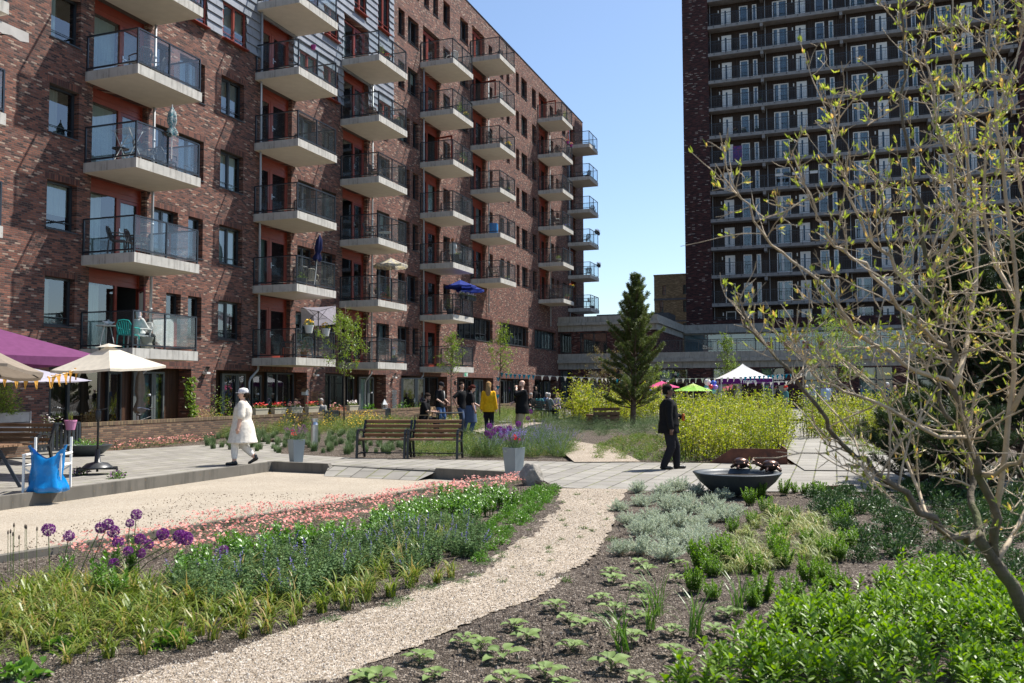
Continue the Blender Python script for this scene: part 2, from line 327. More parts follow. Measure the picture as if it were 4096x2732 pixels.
def reveals(mb,o,dep,m=0):
    a,b,c,d=o[:4]
    mb.quad((a,0,c),(a,0,d),(a,dep,d),(a,dep,c),m); mb.quad((b,0,c),(b,dep,c),(b,dep,d),(b,0,d),m)
    mb.quad((a,0,d),(b,0,d),(b,dep,d),(a,dep,d),m); mb.quad((a,0,c),(a,dep,c),(b,dep,c),(b,0,c),m)
w=MB()
SOL=[(o[0]-.1,o[1]+.1,o[3],o[3]+.21) for o in OPEN if o[4] in('w','v','n','wide') and not (SL[0]<o[0]<SL[1] and o[3]>SL[2]+.5)]
SOL+=[(a-.0,b,2.45,2.45+.23) for a,b in GF]
wall_grid(w,S0,S1,-.4,ZT,OPEN,None,SOL)
for o in OPEN: reveals(w,o,.6 if o[4]=='gf' else .3,0)
w.quad((S1,0,-.4),(S1,11,-.4),(S1,11,ZT),(S1,0,ZT)); w.quad((S0,0,-.4),(S0,0,ZT),(S0,11,ZT),(S0,11,-.4)); w.quad((S0,11,-.4),(S0,11,ZT),(S1,11,ZT),(S1,11,-.4))
w.build('wall',[m_brick,m_soldier],bld)
r=MB(); r.box(S0-.03,S1+.03,-.035,11.03,ZT,ZT+.06); r.build('roof_coping',m_anth,bld)
# slate: overlapping courses, each tilted, broken by the openings
slt=MB(); z=SL[2]; rr=random.Random(3)
so_=[o for o in OPEN if o[1]>SL[0] and o[0]<SL[1] and o[3]>SL[2]]
while z<ZT-.1:
    h=.36; z1=min(z+h,ZT)
    cuts=sorted([(o[0]-.02,o[1]+.02) for o in so_ if o[2]-.08<z+h*.55<o[3]+.06])
    segs=[];p=SL[0]
    for a,b in cuts:
        if a>p: segs.append((p,a))
        p=max(p,b)
    if p<SL[1]: segs.append((p,SL[1]))
    off=rr.random()*.6
    for a,b in segs:
        x=a
        while x<b-.01:
            x2=min(b,x+.6-((x+off)%.6)+.001); dy=rr.uniform(0,.006)
            g=.004
            slt.add([(x+g,-.075-dy,z),(x2-g,-.075-dy,z),(x2-g,-.012,z1+.05),(x+g,-.012,z1+.05),(x+g,-.0,z),(x2-g,-.0,z)],[(0,1,2,3),(4,5,1,0)]); x=x2
    z+=h
slt.build('slate_cladding',m_slate,bld)
# ---- windows
WC={}
def wavy(w,h,dep=.03,n=24,seed=0):
    q=MB(); g=random.Random(seed); ph=[g.uniform(0,6) for _ in range(3)]
    V=[];F=[]
    for i in range(n+1):
        x=w*i/n; y=dep*(math.sin(x*34+ph[0])*.5+math.sin(x*61+ph[1])*.4)
        V+=[(x,y,0),(x,y*.7,h)]
    q.add(V,[(2*i,2*i+2,2*i+3,2*i+1) for i in range(n)]); return q
def window_meshes(w,h,ty,col):
    key=(round(w,2),round(h,2),ty,col)
    if key in WC: return WC[key]
    fr={'a':m_anth,'r':m_red,'g':m_grey,'t':m_white}[col]
    f=MB(); t=.065; y0,y1=.0,.07
    f.box(0,w,y0,y1,0,t); f.box(0,w,y0,y1,h-t,h); f.box(0,t,y0,y1,t,h-t); f.box(w-t,w,y0,y1,t,h-t)
    mull=[]
    if ty=='w': mull=[w*.5]
    if ty=='wide': mull=[w*.13,w*.27,w*.42,w*.56,w*.70,w*.85]
    if ty=='gfw': mull=[w*.36]
    for x in mull: f.box(x-.05,x+.05,y0-.012,y1,t,h-t)
    if ty=='w':
        f.box(t,w*.5-.05,y0+.012,y1-.01,t,t+.045); f.box(t,w*.5-.05,y0+.012,y1-.01,h-t-.045,h-t); f.box(w*.5-.095,w*.5-.05,y0+.012,y1-.01,t,h-t); f.box(t,t+.045,y0+.012,y1-.01,t,h-t)
        f.box(t,w-t,y0-.03,y0-.01,h*.17,h*.17+.02)
    if ty=='v':
        f.box(t,w-t,y0-.03,y0-.012,h*.17,h*.17+.02)
    if ty=='wide':
        for i in (0,2,4,5): a=([t]+mull)[i]+.05; b=(mull+[w-t])[i]-.05; f.box(a,b,y0+.01,y1-.01,h*.3,h*.3+.04)
    # dim room behind
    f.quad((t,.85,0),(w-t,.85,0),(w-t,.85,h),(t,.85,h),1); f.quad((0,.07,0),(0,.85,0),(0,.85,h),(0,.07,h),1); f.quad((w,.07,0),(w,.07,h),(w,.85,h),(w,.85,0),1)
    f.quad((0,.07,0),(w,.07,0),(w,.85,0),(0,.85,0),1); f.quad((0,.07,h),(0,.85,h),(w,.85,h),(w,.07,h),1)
    p=MB(); p.quad((t,.035,t),(w-t,.035,t),(w-t,.035,h-t),(t,.035,h-t))
    sl=MB(); sl.box(-.03,w+.03,-.235,.0,-.045,-.012)
    cs=[wavy(w-2*t,h-2*t,seed=i).mesh('curtain',m_curt[0]) for i in range(1)]
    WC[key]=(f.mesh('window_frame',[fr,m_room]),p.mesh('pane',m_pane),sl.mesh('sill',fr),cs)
    return WC[key]
WC_curt={}
def curtain_mesh(w,h,style,seed):
    key=(round(w,2),round(h,2),style,seed%3)
    if key not in WC_curt: WC_curt[key]=wavy(w,h,.0 if style==1 else .03,seed=seed%3).mesh('curtain',m_curt[style])
    return WC_curt[key]
for i,o in enumerate(OPEN):
    a,b,c,d,ty=o; w_=b-a; h_=d-c
    if ty in('w','v','n','wide'):
        red=SL[0]<a<SL[1] and d>SL[2]+.5
        fm,pm,sm,cs=window_meshes(w_,h_,ty,'r' if red else 'a')
        f=inst('window',fm,bld,(a,.02 if red else .2,c)); inst('pane',pm,f); inst('sill',sm,f)
        g=rnd.random()
        if g<.45: inst('curtain',curtain_mesh(w_*rnd.choice([.35,.5,.9]),h_-.14,rnd.choice([0,0,2,3]),i),f,(.07,.16,.07))
        elif g<.75:
            hh=(h_-.14)*rnd.uniform(.3,1); inst('curtain',curtain_mesh(w_-.14,hh,rnd.choice([1,1,0]),i),f,(.07,.14,h_-.07-hh))
# ---- balcony doors
def door_meshes(w,ty,h,top):
    key=('door',round(w,2),ty,round(h,2),top)
    if key in WC: return WC[key]
    f=MB(); t=.07; H=2.2 if h>2.3 else h
    f.box(0,t,0,.08,0,h); f.box(w-t,w,0,.08,0,h); f.box(t,w-t,.0,.08,H-.02,H+.05)
    if h>2.45: f.box(t,w-t,.02,.07,H+.05,h); f.box(t,w-t,-.006,.03,H+.16,H+.19)
    f.box(t,w-t,0,.08,0,.05)
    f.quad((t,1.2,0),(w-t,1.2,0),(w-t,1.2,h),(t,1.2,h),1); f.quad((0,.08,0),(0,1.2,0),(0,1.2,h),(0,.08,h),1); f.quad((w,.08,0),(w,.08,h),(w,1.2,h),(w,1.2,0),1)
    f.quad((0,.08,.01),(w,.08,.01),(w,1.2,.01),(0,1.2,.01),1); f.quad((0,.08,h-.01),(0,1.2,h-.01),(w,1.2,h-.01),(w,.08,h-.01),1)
    x=w*.56 if ty=='A' else w*.44
    f.box(x-.05,x+.05,-.005,.08,.05,H-.02)
    def leaf(a,b,m):
        l=MB(); s=.1; l.box(0,s,0,.05,0,H-.08); l.box(b-a-s,b-a,0,.05,0,H-.08); l.box(s,b-a-s,0,.05,0,.16); l.box(s,b-a-s,0,.05,H-.18,H-.08); return l.mesh('door_leaf',m)
    def pane(w2,h2): p=MB(); p.quad((0,0,0),(w2,0,0),(w2,0,h2),(0,0,h2)); return p.mesh('pane',m_pane)
    hd=MB(); hd.box(-.02,.02,-.025,0,-.12,.12); hd.box(-.015,.13,-.06,-.04,-.01,.012); hd.box(-.015,.015,-.05,0,-.01,.012)
    WC[key]=(f.mesh('balcony_door',[m_red,m_room]),x,H,leaf,pane,hd.mesh('handle',m_steel),{})
    return WC[key]
open_doors={(1,1),(4,5),(5,7),(6,8)}
for c,(a,b,ty,ks) in DOORS.items():
    for k in ks:
        h=2.63 if any(k+1==q for q in BALS[c][1]) else 2.38
        fm,x,H,leaf,pane,hd,ch=door_meshes(b-a,ty,h,0); w_=b-a
        f=inst('balcony_door',fm,bld,(a,.2,ZK(k)))
        if 'L' not in ch:
            if ty=='A': ch['pl']=pane(x-.05-.07,H-.07)
            else: ch['ll']=leaf(.07,x-.05,m_red); ch['pl']=pane(x-.12-.2,H-.34)
            ch['L']=leaf(x+.05,w_-.07,m_reddoor if ty=='A' else m_red); ch['pr']=pane(w_-.07-x-.05-.2,H-.34)
        if ty=='A': inst('pane',ch['pl'],f,(.07,.04,.05))
        else:
            l=inst('door_leaf',ch['ll'],f,(.07,.01,.05)); inst('pane',ch['pl'],f,(.17,.045,.21))
        op=(c,k) in open_doors
        if op: l=inst('door_leaf',ch['L'],f,(w_-.07,0,.05),(0,0,R(180+55) if c==1 else R(180+80))); l.scale=(1,1,1)
        else: l=inst('door_leaf',ch['L'],f,(x+.05,.01,.05)); inst('pane',ch['pr'],f,(x+.15,.045,.21)); inst('handle',hd,f,(x+.1,.01,1.05))
        if op and c==1: inst('curtain',curtain_mesh(w_-x-.3,H-.4,0,1),f,(w_-.07-.1*math.cos(R(55)),-.02-.1,.2),(0,0,R(180+55)))
        g=rnd.random()
        if c==1 or g<.5: inst('curtain',curtain_mesh((x-.15)*rnd.choice([.6,1,1]),H-.1,0 if c==1 else rnd.choice([0,2,2]),k),f,(.08,.2,.05))
        if c==1 and k>1 or g>.7: inst('curtain',curtain_mesh(w_-x-.15,H-.1,rnd.choice([0,2,1]),k),f,(x+.06,.2,.05))
# ---- balconies
PR=2.107; BW=2.9635
sb=MB(); 
sb.add([(0,0,-.309),(BW,0,-.309),(BW,-PR,-.23),(0,-PR,-.23),(0,0,0),(BW,0,0),(BW,-PR,0),(0,-PR,0)],[(0,1,2,3)],1); sb.add(sb.V[:8],[(4,7,6,5),(0,3,7,4),(3,2,6,7),(2,1,5,6)],0)
sb.V=[(x,y,-.309 if z<-.1 else z) for x,y,z in sb.V]
sl_me=sb.mesh('balcony',[m_conc,m_soffit])
rb=MB(); e=.06; W2=BW-.05
def rails(x0,y0,x1,y1):
    rb.bar((x0,y0,1.15),(x1,y1,1.15),.055,.04); rb.bar((x0,y0,.1),(x1,y1,.1),.04,.05)
for x in (.05,W2): rails(x,-.02,x,-PR+e)
rails(.05,-PR+e,W2,-PR+e)
for x,y in ((.05,-.03),(.05,-PR+e),(1.44,-PR+e),(W2,-PR+e),(W2,-.03)): rb.box(x-.025,x+.025,y-.025,y+.025,0,1.15)
rl_me=rb.mesh('railing',m_rail)
def gp(a,b):
    q=MB(); (x0,y0),(x1,y1)=a,b; d=Vector((x1-x0,y1-y0,0)).normalized()*.035; q.quad((x0+d.x,y0+d.y,.145),(x1-d.x,y1-d.y,.145),(x1-d.x,y1-d.y,1.125),(x0+d.x,y0+d.y,1.125)); return q.mesh('glass_panel',m_bal)
gps=[gp((.05,-.03),(.05,-PR+e)),gp((.05,-PR+e),(1.44,-PR+e)),gp((1.44,-PR+e),(W2,-PR+e)),gp((W2,-PR+e),(W2,-.03))]
for c,(s,ks) in BALS.items():
    for k in ks:
        o=inst('balcony',sl_me,bld,(s,0,ZK(k))); inst('railing',rl_me,o)
        for g in gps: inst('glass_panel',g,o)
for c,s in PIPES.items():
    ks=BALS[c][1]; top=ZK(max(ks))-.31; bot=2.6 if c<5 else 6.9
    if bot<top:
        q=MB(); q.tube([(s,-.14,top),(s,-.14,bot)],.045,8)
        if c<5: q.tube([(s,-.14,bot),(s,-.12,bot-.12),(s-.3,-.0,bot-.45),(s-.32,.05,bot-.6),(s-.32,.05,.02)],.045,8)
        for k in ks: q.tube([(s,-.14,ZK(k)-1.5),(s,-.14,ZK(k)-1.42)],.055,8)
        q.build('drain_pipe',m_pipe,bld,smooth=True)
# ---- ground floor: timber fronts with windows and glazed doors
def gdoor(w=1.5,h=2.3):
    key=('gd',w)
    if key in WC: return WC[key]
    f=MB(); t=.07
    f.box(0,t,0,.09,0,h); f.box(w-t,w,0,.09,0,h); f.box(t,w-t,0,.09,h-t,h); f.box(w*.64,w*.64+.1,-.01,.09,0,h-t); f.box(t,w-t,0,.09,0,.12)
    f.box(t,t+.09,.0,.06,.12,h-t); f.box(w*.64-.09,w*.64,0,.06,.12,h-t)
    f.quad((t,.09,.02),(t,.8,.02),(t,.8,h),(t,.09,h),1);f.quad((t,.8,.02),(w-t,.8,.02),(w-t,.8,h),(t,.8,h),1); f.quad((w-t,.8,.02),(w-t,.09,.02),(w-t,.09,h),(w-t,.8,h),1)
    p=MB(); p.quad((t+.09,.04,.12),(w-t,.04,.12),(w-t,.04,h-t),(t+.09,.04,h-t))
    hd=MB(); hd.box(-.02,.02,-.02,0,-.14,.1); hd.box(-.12,.015,-.06,-.04,-.01,.012)
    WC[key]=(f.mesh('glazed_door',[m_grey,m_room]),p.mesh('pane',m_pane),hd.mesh('handle',m_steel)); return WC[key]
for i,(a,b) in enumerate(GF):
    q=MB(); x=a
    while x<b-.005:
        x2=min(b,x+.145); q.box(x+.003,x2-.003,.56,.6,.02,2.45); x=x2
    q.quad((a,.605,0),(b,.605,0),(b,.605,2.45),(a,.605,2.45))
    q.build('timber_front',m_timber,bld)
    L=b-a
    flip=i%2==1
    def P(x,w): return a+(L-x-w if flip else x)
    fm,pm,sm,_=window_meshes(2.0,2.3,'gfw','a'); f=inst('window',fm,bld,(P(.4,2.0),.42,.12)); inst('pane',pm,f); inst('curtain',curtain_mesh(1.1,2.1,2 if i!=4 else 0,i),f,(.1,.2,.08))
    fm,pm,sm,_=window_meshes(.62,2.1,'n','a'); f=inst('window',fm,bld,(P(2.75,.62),.44,.2)); inst('pane',pm,f); inst('curtain',curtain_mesh(.5,1.9,1,i),f,(.07,.16,.1))
    if i!=5:
        fm,pm,hm=gdoor(); f=inst('glazed_door',fm,bld,(P(3.85,1.5),.4,.03)); inst('pane',pm,f); inst('handle',hm,f,(.86,0,1.05))
        if i in(2,4,6): inst('curtain',curtain_mesh(1.2,2.05,1 if i!=4 else 0,i),f,(.15,.15,.14))
    else:
        fm,pm,hm=gdoor(); f=inst('glazed_door',fm,bld,(P(3.85,1.5),.4,.03),(0,0,R(-35))); inst('pane',pm,f); inst('handle',hm,f,(.86,0,1.05))
# ---------------------------------------------------------------- gallery tower, low wing, yellow brick block
DKB=[(0,(.03,.014,.014)),(.4,(.06,.022,.02)),(.7,(.085,.03,.025)),(.92,(.07,.035,.032)),(.94,(.27,.22,.19))]
m_tbrick=brickmat('dark_purple_brick',DKB,(.045,.03,.028),bw=.3,rh=.075,ms=.008)
m_wbrick=brickmat('dark_red_brick',[(0,(.035,.016,.016)),(.4,(.085,.03,.025)),(.75,(.13,.045,.035)),(.93,(.2,.13,.11))],(.05,.035,.03),bw=.26,rh=.07)
m_ybrick=brickmat('yellow_brown_brick',[(0,(.14,.105,.055)),(.5,(.21,.16,.085)),(.8,(.27,.21,.12)),(.95,(.12,.09,.06))],(.12,.1,.07),bw=.3,rh=.08)
m_gtimber=woodmat('brown_timber_boarding',(.035,.021,.014),.5,(9,9,.4))
m_gcon=concretemat('grey_gallery_concrete',(.25,.242,.235),.4)
m_wcon=concretemat('weathered_band_concrete',(.33,.315,.28),.8,(.06,.055,.05))
m_tdark=mat('dark_roof_sheet',(.05,.055,.06),.5,.1,2)
m_tp=glassmat('tower_window_glass',(.55,.78,.78),.10,.8)
m_blind=mat('pale_teal_blind',(.32,.45,.46),.9,.15,2)
TS=88.84; TROT=math.atan2(N.y,N.x)
tw=thing('tower_block','tall dark brick tower block with white doors along its open galleries','building',B(TS,0,0),TROT)
q=MB()
for a0,a1 in ((8.45,11.0),(38.35,41.6)): q.box(a0,a1,0,13,-.3,47)
q.box(11.0,38.35,1.55,13,-.3,47); q.box(11,38.35,-.0,.3,6.9,8.45); q.box(11,38.35,.3,1.55,6.9,7.25)
q.build('wall',m_tbrick,tw)
r=MB(); r.box(8.4,41.7,-.05,13.1,47,47.4); r.box(11,38.35,0,1.55,43.5,47); r.build('roof',m_gcon,tw)
q=MB(); rr=random.Random(5); a=11.0
while a<38.3:
    b=min(38.35,a+.19); y=1.2 if not(20.37<a<28.3) else 1.02
    q.box(a+.003,b-.003,y,1.55,7.25,43.5); a=b
q.build('timber_boarding',m_gtimber,tw)
LV=[7.27+2.8*j for j in range(13)]
gs=MB(); gs.box(11.0,38.35,-.02,1.5,-.32,0)
for a in (16.2,23.56,31.0,37.9): gs.box(a-.14,a+.14,.05,1.25,-.68,-.32)
gs_me=gs.mesh('gallery',m_gcon)
rl=MB(); rl.bar((11.02,.03,1.2),(38.33,.03,1.2),.045,.045); rl.bar((11.02,.03,.12),(38.33,.03,.12),.03,.03); rl.bar((11.02,.03,.92),(38.33,.03,.92),.02,.02)
a=11.05
while a<38.3: rl.box(a-.009,a+.009,.021,.039,.12,1.2); a+=.14
a=11.6
while a<38.3: rl.box(a-.03,a+.03,-.06,.05,-.2,-.05); rl.box(a-.015,a+.015,.01,.05,-.1,1.2); a+=1.15
rl_t=rl.mesh('railing',m_anth)
def tw_el(name,w,h,kind,frm=m_white):
    f=MB(); t=.09; y0,y1=-.05,.06; f.box(0,t,y0,y1,0,h); f.box(w-t,w,y0,y1,0,h); f.box(t,w-t,y0,y1,h-t,h); f.box(t,w-t,y0,y1,0,.07)
    panes=[]
    if kind=='door':
        f.box(t,w-t,-.02,.05,.07,h-t); panes=[(w*.34,w*.52,.35,h-.22)]; f.box(w*.82,w*.86,-.08,-.04,.9,1.15,1)
    elif kind=='dbl':
        f.box(w*.36-.07,w*.36+.07,y0,y1,.07,h-t); f.box(w*.5-.06,w*.5+.06,-.03,.05,.07,h-t) if 0 else None; f.box(t,w-t,-.03,.05,.07,.22)
        panes=[(t+.07,w*.36-.07,.22,h-t),(w*.36+.14,w-t-.05,.22,h-t)]
        f.box(w*.36+.07,w*.36+.14,-.02,.05,.22,h-t); f.box(w*.36+.09,w*.36+.12,-.09,-.05,.9,1.15,1)
    else: panes=[(t,w-t,.07,h-t)]
    ps=[]
    for a,b,c,d in panes:
        p=MB(); yy=-.024 if kind=='door' else .0
        p.quad((a,yy,c),(b,yy,c),(b,yy,d),(a,yy,d)); ps.append(p)
    bk=MB()
    if kind!='door':
        f.quad((t,.05,.07),(w-t,.05,.07),(w-t,.05,h-t),(t,.05,h-t),2)
    pm=MB(); 
    for p in ps: pm.add(p.V,p.F)
    return f,pm
m_dbl=mat('blue_green_door_glass',(.02,.06,.1),.05,.1,2)
TE={}
def tw_place(name,nm,kind,a,w,h,y,z,v):
    key=(name,v)
    if key not in TE:
        f,pm=tw_el(name,w,h,kind); TE[key]=(f.mesh(name,[m_white,m_steel,[m_blind,m_room,m_curt[1]][v]]),pm.mesh('pane',m_tp if kind!='door' else m_dbl))
    f=inst(name,TE[key][0],tw,(a,y,z)); inst('pane',TE[key][1],f)
lamp=MB(); lamp.box(-.05,.05,-.1,0,-.2,.1); lamp.box(-.03,.03,-.115,-.1,-.16,.06); lamp_me=lamp.mesh('wall_lamp',m_white)
pl=MB(); pl.tube([(0,0,0),(0,0,-2.8)],.035,6); pl_me=pl.mesh('drain_pipe',m_pipe)
rr=random.Random(11)
for j,z in enumerate(LV):
    if j>0: g=inst('gallery',gs_me,tw,(0,0,z)); inst('railing',rl_t,g)
    else: inst('railing',rl_t,tw,(0,.1,z+.2))
    for a0 in (0,7.14,14.43,21.76):
        y=1.14 if a0 in(0,21.76) else 1.14
        yy=lambda a:(1.15 if not(20.37<a<28.3) else .97)
        v=lambda:rr.choice([0,0,0,1,1,2])
        a=12.23+a0; op=(j in(0,1) and a0==0)
        if not op: tw_place('door','door','door',a,.95,2.05,yy(a),z,0)
        else:
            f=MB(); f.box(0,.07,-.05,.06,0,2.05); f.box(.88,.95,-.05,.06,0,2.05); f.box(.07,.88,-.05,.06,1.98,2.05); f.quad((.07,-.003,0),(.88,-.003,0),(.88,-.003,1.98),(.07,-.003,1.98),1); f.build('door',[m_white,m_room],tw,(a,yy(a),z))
        inst('wall_lamp',lamp_me,tw,(a-.28,yy(a)+.04,z+1.85))
        tw_place('window','w','win',14.0+a0*1.01,.82,2.05,yy(14+a0),z,v()); tw_place('narrow_window','n','win',15.27+a0*1.005,.42,2.05,yy(15.3+a0),z,v())
        if a0<20: tw_place('double_door','d','dbl',17.2+a0*1.01,1.4,2.05,yy(17.2+a0),z,v())
    for a in (11.12,16.5,24.0,31.4): inst('drain_pipe',pl_me,tw,(a,.9,z+2.45))
# low wing
wg=thing('low_wing_building','low dark brick wing with weathered concrete bands and a roof terrace','building',B(72.74,0,0),TROT)
GO=[(.14,1.2,.0,3.3,'g'),(2.58,4.3,0,3.3,'g'),(5.2,7.4,0,3.3,'g'),(8.6,11.0,0,3.3,'g'),(13.0,15.33,0,3.3,'g'),(16.73,18.57,0,3.3,'g'),(20,22.5,0,3.3,'g'),(24,26.4,0,3.3,'g'),(28,30.4,0,3.3,'g'),(32,34.5,0,3.3,'g')]
UO=[(.14,1.18,4.71,6.45,'u'),(1.93,4.29,4.71,6.45,'u'),(5.2,7.5,4.71,6.45,'u')]
q=MB(); wall_grid(q,0,48,-.3,3.35,GO,None); wall_grid(q,0,8.45,4.6,6.57,UO,None)
for o in GO+UO: reveals(q,o,.25)
q.box(8.2,8.45,.0,13.77,4.6,6.57); q.quad((48,0,-.3),(48,20,-.3),(48,20,4),(48,0,4))
q.build('wall',m_wbrick,wg)
c=MB()
c.box(0,48,-.06,.5,3.35,3.87); c.box(-.0,48,-.34,.5,3.87,4.15); c.box(.0,48,-.14,.2,4.15,4.66); c.box(0,48,.2,20,4.0,4.45)
c.box(0,8.5,-.06,.5,6.57,7.08); c.box(0,8.75,-.34,.5,7.08,7.31); c.box(0,8.6,-.14,.2,7.31,7.83); c.box(8.3,8.51,.2,13.7,6.57,7.08); c.box(8.2,8.75,.5,13.7,7.08,7.31); c.box(8.3,8.6,.2,13.7,7.31,7.83); c.box(0,8.3,.5,16,7.1,7.5)
c.box(8.6,16.5,13.7,14.1,7.31,7.83); c.box(8.51,38,13.5,16,7.0,7.31); c.box(8.45,38,13.9,16,6.85,7.0)
c.build('concrete_band',m_wcon,wg)
m_skyglass=glassmat('terrace_screen_glass',(.5,.6,.65),.16,.55)
gl=MB(); gl.quad((8.5,13.8,4.45),(38,13.8,4.45),(38,13.8,6.85),(8.5,13.8,6.85)); gl.build('terrace_glazing',m_skyglass,wg)
gl=MB(); gl.quad((8.5,14.4,4.45),(38,14.4,4.45),(38,14.4,6.85),(8.5,14.4,6.85)); gl.build('terrace_room',m_blind,wg)
gm=MB()
for i in range(14): gm.box(8.6+2.2*i,8.66+2.2*i,13.74,13.86,4.45,6.85)
gm.box(8.5,38,13.73,13.87,6.2,6.25); gm.build('mullion',m_grey,wg)
rl=MB(); rl.bar((8.8,.05,5.64),(48,.05,5.64),.05,.05); rl.bar((8.8,.05,4.78),(48,.05,4.78),.03,.03); a=8.85
while a<48: rl.box(a-.009,a+.009,.04,.06,4.78,5.64); a+=.125
a=8.9
while a<48: rl.box(a-.02,a+.02,.03,.08,4.5,5.64); a+=1.5
rl.build('railing',m_anth,wg)
for o in GO+UO:
    a,b,c0,d,ty=o; w_=b-a; h_=d-c0
    f=MB(); t=.07
    f.box(0,t,0,.08,0,h_); f.box(w_-t,w_,0,.08,0,h_); f.box(t,w_-t,0,.08,h_-t,h_); f.box(t,w_-t,0,.08,0,t)
    if w_>1.5: f.box(w_/2-.05,w_/2+.05,-.01,.08,t,h_-t)
    if ty=='g': f.box(t,w_-t,-.01,.08,2.25,2.35)
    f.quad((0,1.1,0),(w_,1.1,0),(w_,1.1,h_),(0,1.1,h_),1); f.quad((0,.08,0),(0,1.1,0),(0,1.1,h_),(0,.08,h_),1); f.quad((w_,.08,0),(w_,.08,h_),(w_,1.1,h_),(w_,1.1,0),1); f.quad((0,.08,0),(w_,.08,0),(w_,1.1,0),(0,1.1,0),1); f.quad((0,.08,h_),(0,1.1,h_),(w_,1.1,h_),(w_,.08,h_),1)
    fo=f.build('window',[m_anth,m_room],wg,(a,.14,c0)); p=MB(); p.quad((t,.04,t),(w_-t,.04,t),(w_-t,.04,h_-t),(t,.04,h_-t)); p.build('pane',m_pane,fo)
    if ty=='g': inst('curtain',curtain_mesh(w_*.4,h_-.2,rr.choice([0,1,2]),3),fo,(.1,.3,.1))
    if ty=='u' and w_>1.5:
        g=MB(); g.bar((0,-.1,.95),(w_,-.1,.95),.03,.03); x=.03
        while x<w_: g.box(x-.008,x+.008,-.108,-.092,.1,.95); x+=.1
        g.bar((0,-.1,.1),(w_,-.1,.1),.03,.03); g.build('railing',m_anth,fo)
pb=MB(); pb.prism([(1.0,7.4),(7.88,7.4),(7.88,8.75),(1.0,8.75)],9.3,13,xf=lambda v:Vector((v.x,v.z,v.y))); pb.build('roof_plant_room',m_tdark,wg)
# yellow-brown block behind the tower
yb=thing('brick_block','yellow brown brick block with narrow windows standing behind the tower','building',B(115,0,0),TROT)
YO=[(1.35,1.83,13.9,15.15,'y'),(4.0,4.65,13.9,15.15,'y'),(.95,1.45,11.6,13.15,'y'),(4.0,4.65,11.6,13.15,'y'),(1.35,1.83,8.3,10.2,'y'),(4.0,4.65,8.3,10.2,'y')]
q=MB(); wall_grid(q,.25,18,-.3,16.4,YO,None); 
for o in YO: reveals(q,o,.2)
q.quad((.25,0,-.3),(.25,0,16.4),(.25,10,16.4),(.25,10,-.3)); q.quad((18,0,-.3),(18,10,-.3),(18,10,16.4),(18,0,16.4)); q.build('wall',m_ybrick,yb)
r=MB(); r.box(.2,18,-.05,10,16.4,16.6); r.build('roof',m_ybrick,yb)
r=MB(); r.box(.22,18,-.06,.0,13.2,13.45); r.box(.22,18,-.06,0,10.35,10.55); r.build('string_course',m_tdark,yb)
for o in YO:
    f=MB(); w_=o[1]-o[0]; h_=o[3]-o[2]; f.box(0,w_,.0,.05,0,.05); f.box(0,w_,0,.05,h_*.42,h_*.42+.08); f.box(0,.05,0,.05,0,h_); f.box(w_-.05,w_,0,.05,0,h_); f.box(0,w_,0,.05,h_-.05,h_); f.quad((0,.3,0),(w_,.3,0),(w_,.3,h_),(0,.3,h_),1)
    fo=f.build('window',[m_anth,m_curt[1]],yb,(o[0],.1,o[2])); p=MB(); p.quad((.05,.03,.05),(w_-.05,.03,.05),(w_-.05,.03,h_-.05),(.05,.03,h_-.05)); p.build('pane',m_tp,fo)
# ---------------------------------------------------------------- the ground
m_soil=grainmat('dark_crumbly_soil',[(0,(.045,.034,.026)),(.45,(.095,.073,.056)),(.72,(.145,.115,.09)),(.9,(.28,.235,.19)),(1,(.42,.36,.3))],70,bump=1,dist=.03,big=.25)
m_path=grainmat('beige_fine_gravel',[(0,(.16,.12,.085)),(.2,(.255,.205,.15)),(.55,(.345,.285,.22)),(.85,(.45,.385,.31)),(1,(.62,.56,.49))],75,patch=((.33,.27,.16),1.1,.6,.55),bump=.9,dist=.015,big=.12)
m_court=grainmat('pale_sandy_gravel',[(0,(.2,.15,.1)),(.07,(.28,.235,.18)),(.5,(.33,.285,.225)),(1,(.39,.345,.28))],60,patch=((.3,.24,.17),.7,.62,.4),bump=.7,dist=.012,big=.1)
m_kerb=concretemat('old_kerb_concrete',(.14,.128,.108),.85,(.03,.03,.026),.35)
m_corten=mat('rusted_steel',(.13,.045,.024),.75,.35,7,bump=.1,stain=((.05,.022,.015),4))
